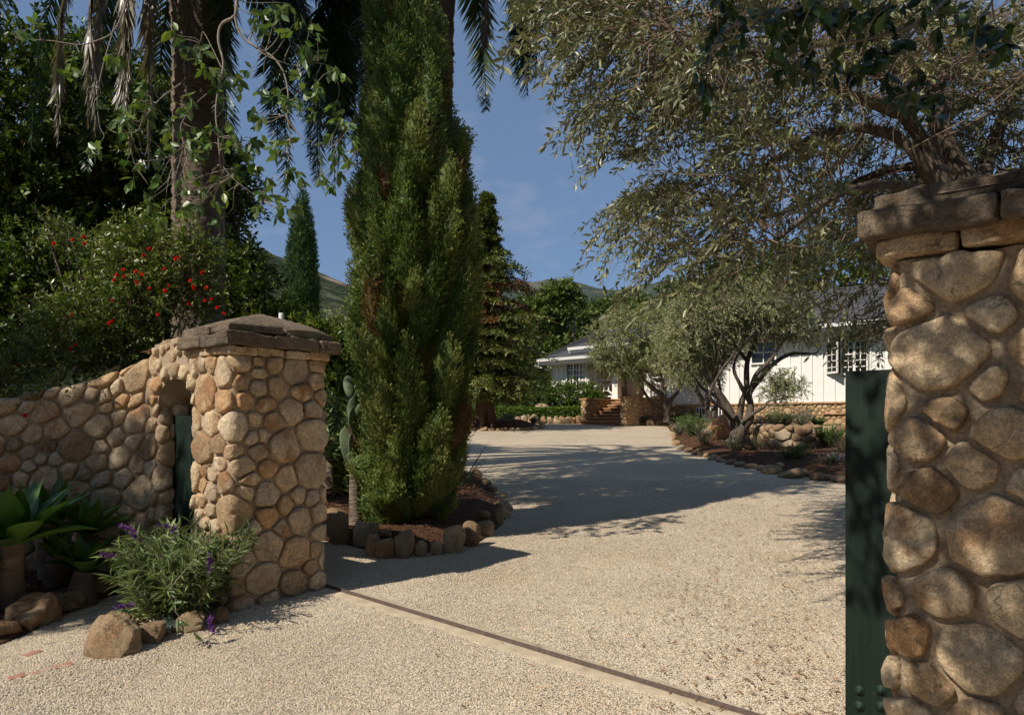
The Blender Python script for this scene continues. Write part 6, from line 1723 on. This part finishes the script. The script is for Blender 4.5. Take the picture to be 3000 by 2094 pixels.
def clump(name, label, cat, c, n, L, nl, size, mat, seed, spread=0.8, tv=None, droop=0.15, width=0.05, flower=None, nfl=0, group=None, lspread=0.9, up=1.0, stem='twig', fl_len=.12):
    r = np.random.default_rng(seed)
    c = np.asarray(c, float)
    t = thing(name, c, label, cat, group)
    az = r.uniform(0, 6.28, n); q = spread * np.sqrt(r.random(n))
    D = np.stack([np.cos(az) * q, np.sin(az) * q, np.full(n, up)], 1)
    P = c + np.stack([np.cos(az) * q, np.sin(az) * q, 0 * az], 1) * width * r.random((n, 1))
    Ls = L * r.uniform(0.6, 1.15, n)
    lm, tm = MB(), MB()
    sprigs(lm, tm, P, D, Ls, nl, (LANCE_V if tv is None else tv), LANCE_F if (tv is None or len(tv) == 8) else [FOLD_F], size, r, droop * L, lspread, 0.003 + L * 0.004, 0.15, 0.45)
    lm.build('leaves', M[mat], t); tm.build('stems', M[stem], t)
    if flower:
        k = r.choice(n, min(nfl, n), replace=False)
        for i in k:
            fm = MB(); d = nrm(D[i]); tip = P[i] + d * Ls[i]; tip[2] -= droop * L
            d2 = nrm(d + np.array([0, 0, -0.3 * droop]) + r.normal(0, .12, 3))
            m = 70; tt = r.random(m)
            pp = tip + d2 * (tt * fl_len)[:, None] + r.normal(0, fl_len * .06, (m, 3))
            scatter(fm, OVAL_V, LANCE_F, pp, r.normal(0, 1, (m, 3)), r.normal(0, 1, (m, 3)), fl_len * r.uniform(.10, .19, m), np.stack([r.random(m), r.random(m), 0 * tt], 1))
            fm.build('flower_spike', M[flower], t)
    return t
def bed(px, py, lift=0.10):
    g = gp(px, py); g[2] += lift; return g
G1 = 'young plants in the olive bed'
clump('shrub', 'bright green feathery shrub at the far corner of the olive bed', 'shrub', bed(2030, 1292), 80, 0.75, 18, 0.075, 'shrub_leaf', 301, 1.0, group=G1)
clump('shrub', 'second bright green shrub just behind the feathery corner one', 'shrub', bed(2010, 1272), 60, 0.6, 16, 0.08, 'shrub_leaf', 302, 1.0, group=G1)
clump('lavender', 'small grey lavender mound at the corner of the olive bed', 'lavender', bed(1990, 1284), 60, 0.4, 14, 0.06, 'grey_leaf', 303, 0.9, group=G1)
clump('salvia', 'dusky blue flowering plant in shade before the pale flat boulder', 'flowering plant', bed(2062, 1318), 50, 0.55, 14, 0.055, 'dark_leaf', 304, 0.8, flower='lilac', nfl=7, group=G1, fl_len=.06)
clump('shrub', 'small green shrub in front of the orange boulder', 'shrub', bed(2117, 1288), 45, 0.42, 14, 0.055, 'shrub_leaf', 305, 0.9, group=G1)
clump('lavender', 'grey sprig plant between orange boulder and olive trunk', 'lavender', bed(2137, 1284), 30, 0.36, 14, 0.05, 'grey_leaf', 306, 0.6, group=G1)
clump('shrub', 'slender light green sprout beside the far olive trunk', 'shrub', bed(2076, 1255), 22, 0.5, 12, 0.085, 'shrub_leaf', 307, 0.5, group=G1)
clump('rosemary', 'tall feathery grey-green bush right of the big olive trunk', 'bush', bed(2236, 1304), 130, 0.75, 26, 0.05, 'grey_leaf', 308, 0.75, tv=THIN_V, group=G1, lspread=.6)
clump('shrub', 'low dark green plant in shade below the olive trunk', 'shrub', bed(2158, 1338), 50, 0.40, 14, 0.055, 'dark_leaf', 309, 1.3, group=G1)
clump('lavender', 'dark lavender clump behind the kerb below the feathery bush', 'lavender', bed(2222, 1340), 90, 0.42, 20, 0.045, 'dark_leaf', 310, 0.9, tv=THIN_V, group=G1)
clump('shrub', 'sunlit bright green spreading shrub by the middle of the kerb', 'shrub', bed(2325, 1368), 75, 0.42, 16, 0.05, 'shrub_leaf', 311, 1.2, group=G1)
clump('shrub', 'dark oval-leaved shrub against the retaining wall', 'shrub', bed(2330, 1325), 60, 0.55, 14, 0.06, 'dark_leaf', 312, 0.8, tv=OVAL_V * [.9, 1, 1], group=G1)
clump('grass_clump', 'pale green grass tuft at the foot of the retaining wall', 'grass clump', bed(2428, 1334), 120, 0.5, 10, 0.13, 'shrub_leaf', 313, 0.6, tv=THIN_V, group=G1, lspread=.3)
clump('rosemary', 'dark rosemary bush by the edge of the green gate', 'bush', bed(2476, 1352), 110, 0.5, 24, 0.04, 'dark_leaf', 314, 0.8, tv=THIN_V, group=G1)
clump('lavender', 'low lavender with pale violet spikes near the gate', 'lavender', bed(2432, 1382), 70, 0.26, 18, 0.04, 'grey_leaf', 315, 1.1, flower='lilac', nfl=9, group=G1, fl_len=.06)
for i, (px, py, L, lb, mt) in enumerate([(2300, 1245, .45, 'dark green bush on the lawn edge above the wall corner', 'dark_leaf'), (2350, 1244, .6, 'tall grey-green lavender on the lawn above the wall', 'grey_leaf'), (2395, 1244, .3, 'low green plant on the lawn beside the house base', 'shrub_leaf'), (2270, 1243, .5, 'bush growing where wall and house base meet', 'shrub_leaf')]):
    p = at(px, py, 20.5); p[2] = 1.24
    clump('shrub', lb, 'shrub', p, 70, L * 1.1, 16, 0.06, mt, 320 + i, 0.9, group='bushes on the lawn strip')
p = at(2242, 1246, 20.8); p[2] = 1.05
clump('grass_clump', 'fawn fountain grass mound behind the olive trunk', 'grass clump', p, 200, 0.7, 10, 0.16, 'fawn_grass', 330, 0.9, tv=THIN_V, lspread=.35, droop=.5)
r0 = np.random.default_rng(5)
lw = MB(); nn = 9000
X, Y = r0.uniform(5.9, 12, nn), r0.uniform(15.0, 25.5, nn)
k = in_poly(X, Y, [(6.2, 16.5), (8.4, 15.8), (10.5, 15.2), (13.5, 20), (11.5, 24.3), (8.6, 26.9), (6.1, 20)]); X, Y = X[k], Y[k]; nn = len(X)
scatter(lw, THIN_V * [2, 1, 1], [FOLD_F], np.stack([X, Y, 1.24 + 0 * X], 1), np.stack([r0.normal(0, .3, nn), r0.normal(0, .3, nn), np.ones(nn)], 1), r0.normal(0, 1, (nn, 3)), r0.uniform(.05, .1, nn), np.stack([r0.random(nn), r0.random(nn), 0 * X], 1))
tag(lw.build('grass', M['hedge_leaf']), 'short green lawn grass above the low retaining wall', 'grass', kind='stuff')
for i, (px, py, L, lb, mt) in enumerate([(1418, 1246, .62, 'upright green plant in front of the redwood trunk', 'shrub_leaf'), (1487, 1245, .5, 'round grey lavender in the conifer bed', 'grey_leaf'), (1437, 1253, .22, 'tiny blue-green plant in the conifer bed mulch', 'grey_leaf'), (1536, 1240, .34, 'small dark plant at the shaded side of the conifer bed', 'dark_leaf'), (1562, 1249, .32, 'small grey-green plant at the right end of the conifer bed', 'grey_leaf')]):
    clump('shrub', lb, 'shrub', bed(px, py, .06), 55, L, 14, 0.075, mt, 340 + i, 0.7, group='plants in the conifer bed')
for i, (px, py, L, lb, mt) in enumerate([(1880, 1228, .5, 'dim green plant at the foot of the planter wall', 'dark_leaf'), (1975, 1240, .55, 'green tuft by the downspout', 'shrub_leaf'), (2030, 1232, .8, 'dark shrub against the stone base under the siding', 'dark_leaf')]):
    clump('shrub', lb, 'shrub', gp(px, 1246), 45, L, 14, 0.09, mt, 350 + i, 0.8)

# ---- agaves
def agave(name, label, c, n, L, W, seed, mat='agave', trunk=0.0, curl=0.5, tilt=(0.1, 1.35), group=None, cat='agave', tip=False):
    r = np.random.default_rng(seed); c = np.asarray(c, float)
    t = thing(name, c - [0, 0, trunk], label, cat, group)
    mb = MB(); m, w = 12, 5
    for i in range(n):
        f = (i + 0.5) / n
        az = i * 2.39996 + r.normal(0, .12)
        el = PI / 2 - (tilt[0] + (tilt[1] - tilt[0]) * f ** 0.8) + r.normal(0, .06)
        Li = L * (0.62 + 0.38 * math.sin(f * PI * 0.75 + .3)) * r.uniform(.9, 1.1); Wi = W * r.uniform(.9, 1.12) * (0.7 + .3 * f)
        d = np.array([math.cos(az) * math.cos(el), math.sin(az) * math.cos(el), math.sin(el)])
        p = c + np.array([math.cos(az), math.sin(az), 0]) * 0.03 + [0, 0, -0.04 * f * L]
        rows = []
        s = np.linspace(0, 1, m)
        for k in range(m):
            prof = (np.sin(PI * min(1, s[k] * 0.80 + 0.20)) ** 0.8) * (1 - s[k] ** 5) * 0.5 * (0.55 + .45 * min(1, s[k] * 2.2))
            S = nrm(np.cross(d, [0, 0, 1.0001])); U = np.cross(S, d)
            for j in range(w):
                x = (j / (w - 1) - .5) * 2
                rows.append(p + S * (x * Wi * prof) + U * (0.35 * Wi * prof * x * x))
            p = p + d * Li / m
            d = nrm(d + np.array([0, 0, -curl * (f + .15) / m * (0.4 + 1.4 * s[k])]) + r.normal(0, .012, 3))
        i0 = (np.arange(m - 1)[:, None] * w + np.arange(w - 1)).ravel()
        mb.add(np.array(rows), [np.stack([i0, i0 + 1, i0 + 1 + w, i0 + w], 1)], (r.random(), r.random(), 0))
    mb.build('leaves', M[mat], t, True)
    if trunk > 0:
        tm = MB(); tube(tm, [c - [0, 0, trunk + .05], c - [0.02, 0, trunk * .5], c], [0.085, 0.075, 0.06], 12, noise=.06, seed=seed); tm.build('trunk', M['bark_palm'], t, True)
    return t
GA = 'agaves before the curved wall'
agave('agave', 'largest agave, broad glossy leaves spilling over the left edge', at(36, 1590, 4.42), 26, 0.56, 0.20, 401, trunk=0.42, group=GA)
agave('agave', 'second agave rosette close against the curved wall', at(262, 1562, 5.0), 20, 0.37, 0.145, 402, trunk=0.40, group=GA, curl=.35, tilt=(.1, 1.3))
agave('agave', 'low agave rosette above the grey-brown border block', at(250, 1668, 4.72), 15, 0.32, 0.15, 403, trunk=0.18, group=GA, tilt=(.25, 1.35))
agave('agave', 'dark agave half hidden between the larger ones by the wall', at(150, 1530, 5.0), 18, 0.40, 0.13, 404, trunk=0.45, group=GA, tilt=(.1, 1.1))
agave('agave', 'small pale agave shoot in the gloom between two rosettes', at(172, 1625, 4.85), 10, 0.24, 0.09, 405, trunk=0.22, group=GA, tilt=(.05, 1.0))
agave('agave', 'pale blue-green agave beside the cactus in the cypress bed', at(966, 1345, 7.6), 18, 0.40, 0.13, 406, 'agave_blue', trunk=0.25, tilt=(.05, 1.2), curl=.25)
r = np.random.default_rng(9)
pt_ = thing('plant_pot', (*at(-100, 1690, 4.25)[:2], float(G(4.25)) + .08), 'dark clay pot at the left edge under the largest agave', 'pot')
mb = MB(); lathe(mb, (*at(-100, 1690, 4.25)[:2], float(G(4.25)) + .06), [(0.07, 0), (0.11, .02), (0.15, .14), (0.165, .24), (0.15, .32), (0.165, .345), (0.15, .345), (0.12, .30)], 26)
mb.build('body', M['pot'], pt_, True)
# ---- prickly pear
cc = at(1041, 1490, 6.9)
ct = thing('prickly_pear', cc, 'tall prickly pear with a woody trunk and stacked oval pads', 'cactus')
mb = MB(); s = spline([cc - [0, 0, .15], at(1040, 1440, 6.9), at(1040, 1360, 6.9), at(1034, 1270, 6.9)], 26); tube(mb, s, np.interp(np.arange(26), [0, 3, 25], [.085, .058, .046]), 16, noise=.03, seed=3)
mb.build('trunk', M['bark_palm'], ct, True)
def cactus_mat():
    m, nt = newmat('cactus_pad'); k = NT(nt)
    co = k.obj(); a = k.attr()
    c = k.ramp(k.noise(6, 4, .6, co), [(.3, (0.10, 0.135, 0.072)), (.7, (0.17, 0.205, 0.115))])
    v = k.n('ShaderNodeTexVoronoi', Scale=26); k.l(co, v.inputs['Vector'])
    dots = k.ramp(v.outputs['Distance'], [(.10, (1, 1, 1)), (.16, (0, 0, 0))])
    c = k.mix(dots, c, (0.30, 0.25, 0.17))
    k.out(c, .55, k.bump(dots, .6, .004), .3)
    return m
M['cactus'] = cactus_mat()
for i, (px, py, rx, ry, dy, yaw, rl_) in enumerate([(1022, 1133, 15, 33, 0, .2, .12), (1034, 1208, 14, 45, 0, .5, -.05), (1035, 1232, 9, 40, -.05, 1.2, .08), (1052, 1203, 11, 24, -.05, .3, -.42), (1055, 1158, 13, 22, .05, .9, -.5), (1016, 1308, 17, 56, -.04, .5, .12), (1036, 1325, 12, 60, -.02, 1.25, -.02), (1052, 1280, 9, 28, .03, 1.1, -.12), (1030, 1343, 13, 18, -.09, .2, .3)]):
    c = at(px, py, 6.9 + dy); k = 6.9 / F
    v, f = ICO[4]
    p = v * np.array([rx * k / max(.35, math.cos(yaw)) if yaw < 1 else rx * k * 2.2, 0.017, ry * k])
    p[:, 0] *= 1 + 0.18 * v[:, 2]
    p[:, 1] += 0.012 * np.sin(v[:, 2] * 2.2 + i)
    cy_, sy_ = math.cos(yaw), math.sin(yaw); p = p @ np.array([[cy_, sy_, 0], [-sy_, cy_, 0], [0, 0, 1]])
    cr_, sr_ = math.cos(rl_), math.sin(rl_); p = p @ np.array([[cr_, 0, sr_], [0, 1, 0], [-sr_, 0, cr_]])
    mb = MB(); mb.add(c + p, [f], (.5, .5, 0)); mb.build('pad', M['cactus'], ct, True)
clump('echium', 'grey-green plant with long narrow whorled leaves behind the cactus', 'bush', np.array([*at(1050, 1300, 7.7)[:2], .5]), 26, 1.15, 46, 0.17, 'sage_leaf', 411, 0.42, tv=LANCE_V * [.8, 1, 1], droop=.02, width=.3, lspread=1.2)
clump('echium', 'dark narrow-leaved bush low behind the cactus', 'bush', np.array([*at(1000, 1330, 8.4)[:2], .5]), 26, 0.8, 40, 0.17, 'dark_leaf', 412, 0.6, tv=LANCE_V * [.8, 1, 1], droop=.02, width=.3, lspread=1.2)
clump('weed', 'tiny bright green sprout in the mulch by the cactus trunk', 'sprout', np.array([*at(1080, 1470, 7.2)[:2], .48]), 9, 0.16, 6, 0.07, 'shrub_leaf', 413, .6)
yc = np.array([*at(1330, 1420, 9.2)[:2], float(G(9.2)) + .1])
agave('spiky_plant', 'spiky plant with long thin blades poking out right of the cypress', yc, 34, 0.95, 0.035, 414, 'dark_leaf', tilt=(.2, 1.3), curl=.25, cat='spiky plant')

# ---- sage bush with purple spikes at the left pillar, succulents among the boulders
sg = clump('sage_bush', 'leafy Mexican sage with purple flower spikes against the left pillar', 'bush', np.array([-2.06, 4.42, .2]), 120, 0.60, 42, 0.092, 'sage_leaf', 421, 0.72, tv=LANCE_V * [.5, 1, 1] - np.array([0, 0, .28]) * (LANCE_V[:, 1:2] ** 2), droop=.20, width=.22, lspread=1.05, stem='twig_grey')
r = np.random.default_rng(6)
for i, (px, py, Y, d) in enumerate([(372, 1545, 4.25, (-.9, -.2, .35)), (398, 1573, 4.2, (-.3, -.3, .6)), (492, 1543, 4.3, (-.6, -.1, .3)), (318, 1625, 4.1, (-1, -.3, .15)), (614, 1650, 4.15, (.1, -.2, -.9)), (618, 1830, 3.95, (.3, -.2, -.9)), (364, 1775, 4.0, (-.9, -.3, -.1)), (512, 1560, 4.4, (.2, 0, .8))]):
    p0 = at(px, py, Y); d = nrm(np.array(d)); fm = MB(); m = 110; tt = r.random(m)
    pp = p0 + d * ((tt - .5) * .085)[:, None] + r.normal(0, .006, (m, 3))
    scatter(fm, OVAL_V, LANCE_F, pp, r.normal(0, 1, (m, 3)), r.normal(0, 1, (m, 3)), r.uniform(.010, .019, m), np.stack([r.random(m), r.random(m), 0 * tt], 1))
    fm.build('flower_spike', M['purple'], sg)
    sm = MB(); lmx = MB()
    b0 = np.array([-2.06, 4.42, .45]); v = p0 - b0
    sprigs(lmx, sm, b0[None], v[None], np.array([np.linalg.norm(v)]), 24, LANCE_V, LANCE_F, .075, r, 0.0, 1.0, 0.004, .3, .45)
    sm.build('stem', M['twig_grey'], sg); lmx.build('leaf_spray', M['sage_leaf'], sg)
clump('jade_plant', 'small yellow-green succulent with round leaves below the sage', 'succulent', np.array([*gp(455, 1828)[:2], .20]), 26, 0.17, 12, 0.032, 'jade', 431, 1.0, tv=OVAL_V, width=.08, lspread=1.1)
for i, (px, py, lb) in enumerate([(382, 1880, 'blue chalk-stick succulent against the front boulder'), (487, 1855, 'blue chalk-stick succulent between reddish and pale boulders')]):
    clump('blue_succulent', lb, 'succulent', np.array([*gp(px, py)[:2], float(G(gp(px, py)[1]))]), 22, 0.09, 6, 0.035, 'chalk', 432 + i, .9, tv=LANCE_V * [1.6, 1, 2], width=.05, lspread=.7)

# ---- pomegranate with red flowers behind the wall
PY = 6.9
pg = thing('pomegranate_shrub', (*at(330, 1180, PY)[:2], float(G(PY)) + .1), 'sunlit flowering shrub with scattered red blooms arching over the wall', 'shrub')
r = np.random.default_rng(55)
lm, tm, sm = MB(), MB(), MB()
b0 = np.array([*at(330, 1180, PY)[:2], .3])
PB = [blob(440, 760, PY, 130, 95), blob(330, 760, PY, 70, 60), blob(540, 790, PY + .1, 100, 90), blob(400, 880, PY, 150, 80), blob(580, 880, PY + .2, 75, 55), blob(250, 930, PY - .1, 120, 80), blob(170, 1010, PY - .2, 120, 90), blob(330, 1010, PY, 150, 90), blob(190, 690, PY + .1, 70, 22), blob(140, 660, PY + .1, 30, 25), blob(60, 1080, PY - .5, 60, 60), blob(420, 690, PY, 75, 40), blob(590, 720, PY + .1, 60, 30)]
for c, rr in PB:
    for q in range(2):
        e = c + nrm(r.normal(0, 1, 3)) * rr * .4
        limb(sm, [b0 + r.normal(0, .1, 3), b0 + (e - b0) * [.45, .5, .6], e], .022, .005, 14, 5, .05, 3)
leafy(PB, 1500, 15, 0.34, LANCE_V * [1.5, 1, 1], LANCE_F, 0.046, 56, lm, tm, up=.35, rnd=.55, droop=.12, lo=.25, rad=.0025, lump=.35)
for q in range(40):
    px, py = r.uniform(-40, 170), r.uniform(1120, 1230)
p_ = np.array([at(px, py, 5.25 + r.uniform(-.1, .2)) for px, py in [(110, 1130), (140, 1120), (90, 1150), (60, 1180), (20, 1215), (275, 1120)] for _ in range(7)])
sprigs(lm, tm, p_ + [0, .35, .15], r.normal(0, .25, p_.shape) + [-.1, -.75, -.35], .42, 14, LANCE_V * [1.5, 1, 1], LANCE_F, .044, r, .1, 1.0, .003)
sm.build('stems', M['bark_oak'], pg, True)
c = lm.build('crown', M['pom_leaf'], pg); tm.build('twigs', M['twig'], c)
fl = [(565, 215), (567, 258), (488, 238), (365, 258), (1000, 297), (963, 340), (1178, 360), (1200, 352), (827, 436), (912, 450), (952, 466), (1105, 433), (785, 472), (834, 486), (764, 506), (916, 520), (1357, 455), (1278, 508), (1297, 545), (1135, 545), (1002, 562), (1108, 580), (1303, 562), (1384, 557), (758, 640), (1268, 665), (1376, 642), (1418, 632), (1463, 688), (1507, 730), (1063, 736), (485, 738), (730, 795), (752, 782), (510, 943), (472, 970), (125, 1070)]
for i, (fx, fy) in enumerate(fl + [(170, 1413)]):
    Yf = PY - 0.55 if i < len(fl) else 5.05
    p0 = at(fx / 2.29, 600 + fy / 2.29, Yf)
    fm = MB(); m = 16; d = nrm(r.normal(0, 1, (m, 3)) + np.array([-.3, -.8, .2]))
    scatter(fm, OVAL_V * [1.5, 1, 1.5], LANCE_F, p0 - d * .006, d, r.normal(0, 1, (m, 3)), r.uniform(.018, .032, m), np.stack([r.random(m), r.random(m), 0 * d[:, 0]], 1))
    fm.build('flower', M['flower_red'], pg)

# unseen crowns added behind and beside the camera (keep the open sky off the shaded stone)
lm = MB()
leafy([(np.array([6.5, -4.5, 4.5]), np.array([3.2, 2.6, 4.2])), (np.array([1.0, -9.5, 4.5]), np.array([4.5, 2.6, 4.2])), (np.array([-6.0, -11.5, 3.6]), np.array([4.5, 2.6, 3.4])), (np.array([11.5, 2.0, 5.0]), np.array([3.0, 3.4, 4.6])), (np.array([-13.5, -6.5, 2.4]), np.array([3.5, 2.8, 2.4]))], 3600, 14, 0.9, OVAL_V, LANCE_F, 0.28, 501, lm, None, lo=.6, rad=0)
tag(lm.build('sky_blocking_foliage', M['oak_leaf']), 'unseen tree crowns added behind the viewpoint to block sky light', 'sky_blocking_foliage', kind='stuff')

# ---------------------------------------------------------------- hills
def hill(name, prof, dist, base, seed, mat, amp):
    px = np.array([p[0] for p in prof], float); py = np.array([p[1] for p in prof], float)
    xs = np.linspace(px[0], px[-1], 220); nr = 46
    yr = np.interp(xs, px, py)
    f = np.linspace(0, 1.5, nr)
    FX, XS = np.meshgrid(f, xs, indexing='ij')
    dd = base + (dist - base) * FX
    top = EYE - (yr - H0) / F * dist
    h = np.where(FX <= 1, np.sin(np.clip(FX, 0, 1) * PI / 2) ** 1.1, np.cos((FX - 1) * PI * .8))
    X = (XS - CX) / F * dd; Y = dd
    rough = amp * (wob(X, Y, 0.012 * 900 / dist, seed) + .6 * wob(X, Y, .035 * 900 / dist, seed + 1) + .35 * wob(X, Y, .09 * 900 / dist, seed + 2) + .2 * wob(X, Y, .22 * 900 / dist, seed + 3))
    Z = 2 + (top[None] - 2) * h + rough * np.clip(FX * 2, 0, 1)
    m = len(xs); i = (np.arange(nr - 1)[:, None] * m + np.arange(m - 1)).ravel()
    rock = np.exp(-(((XS - 800) / 70) ** 2 + ((FX - 0.80) / 0.09) ** 2)) + .6 * np.exp(-(((XS - 985) / 50) ** 2 + ((FX - 0.62) / 0.06) ** 2))
    mb = MB(); mb.add(np.stack([X, Y, Z], -1).reshape(-1, 3), [np.stack([i, i + 1, i + 1 + m, i + m], 1)], np.stack([np.clip(rock, 0, 1).ravel(), 0 * X.ravel(), 0 * X.ravel()], 1))
    return tag(mb.build(name, mat, None, True), kind='structure')
def chaparral(name, sc, dark, mid, light):
    m, nt = newmat(name); k = NT(nt); co = k.obj()
    f = k.noise(sc, 8, .72, co); c = k.ramp(f, [(.41, dark), (.5, mid), (.6, light)])
    big = k.noise(sc * .16, 5, .6, co); c = k.mix(k.ramp(big, [(.42, (0, 0, 0)), (.62, (.8,) * 3)]), c, dark)
    a = k.attr(); rn = k.noise(sc * .9, 6, .75, co)
    msk = k.math('MULTIPLY', k.ramp(a[0], [(.08, (0, 0, 0)), (.4, (1, 1, 1))]), k.ramp(rn, [(.36, (0, 0, 0)), (.46, (1, 1, 1))]))
    c = k.mix(msk, c, (.42, .30, .21))
    k.out(c, 1.0, k.bump(f, 1.0, 6.0), .05)
    return m
M['hill'] = chaparral('chaparral', .06, (.022, .034, .018), (.060, .072, .038), (.13, .13, .075))
M['mountain'] = chaparral('mountain_scrub', .010, (.040, .055, .045), (.075, .085, .065), (.12, .12, .09))
hill('hills', [(-900, 830), (200, 815), (480, 832), (600, 815), (690, 800), (722, 790), (745, 784), (766, 786), (800, 802), (830, 812), (870, 826), (930, 850), (980, 868), (1030, 884), (1100, 895), (1300, 950), (1500, 1010), (2200, 1080)], 900, 260, 3, M['hill'], 4.0)
hill('mountains', [(300, 900), (900, 872), (1030, 866), (1250, 858), (1400, 866), (1560, 870), (1600, 862), (1655, 864), (1700, 878), (1740, 885), (1790, 892), (1870, 874), (1960, 866), (2050, 862), (2200, 850), (2600, 870), (3400, 900)], 4200, 1500, 8, M['mountain'], 32.0)
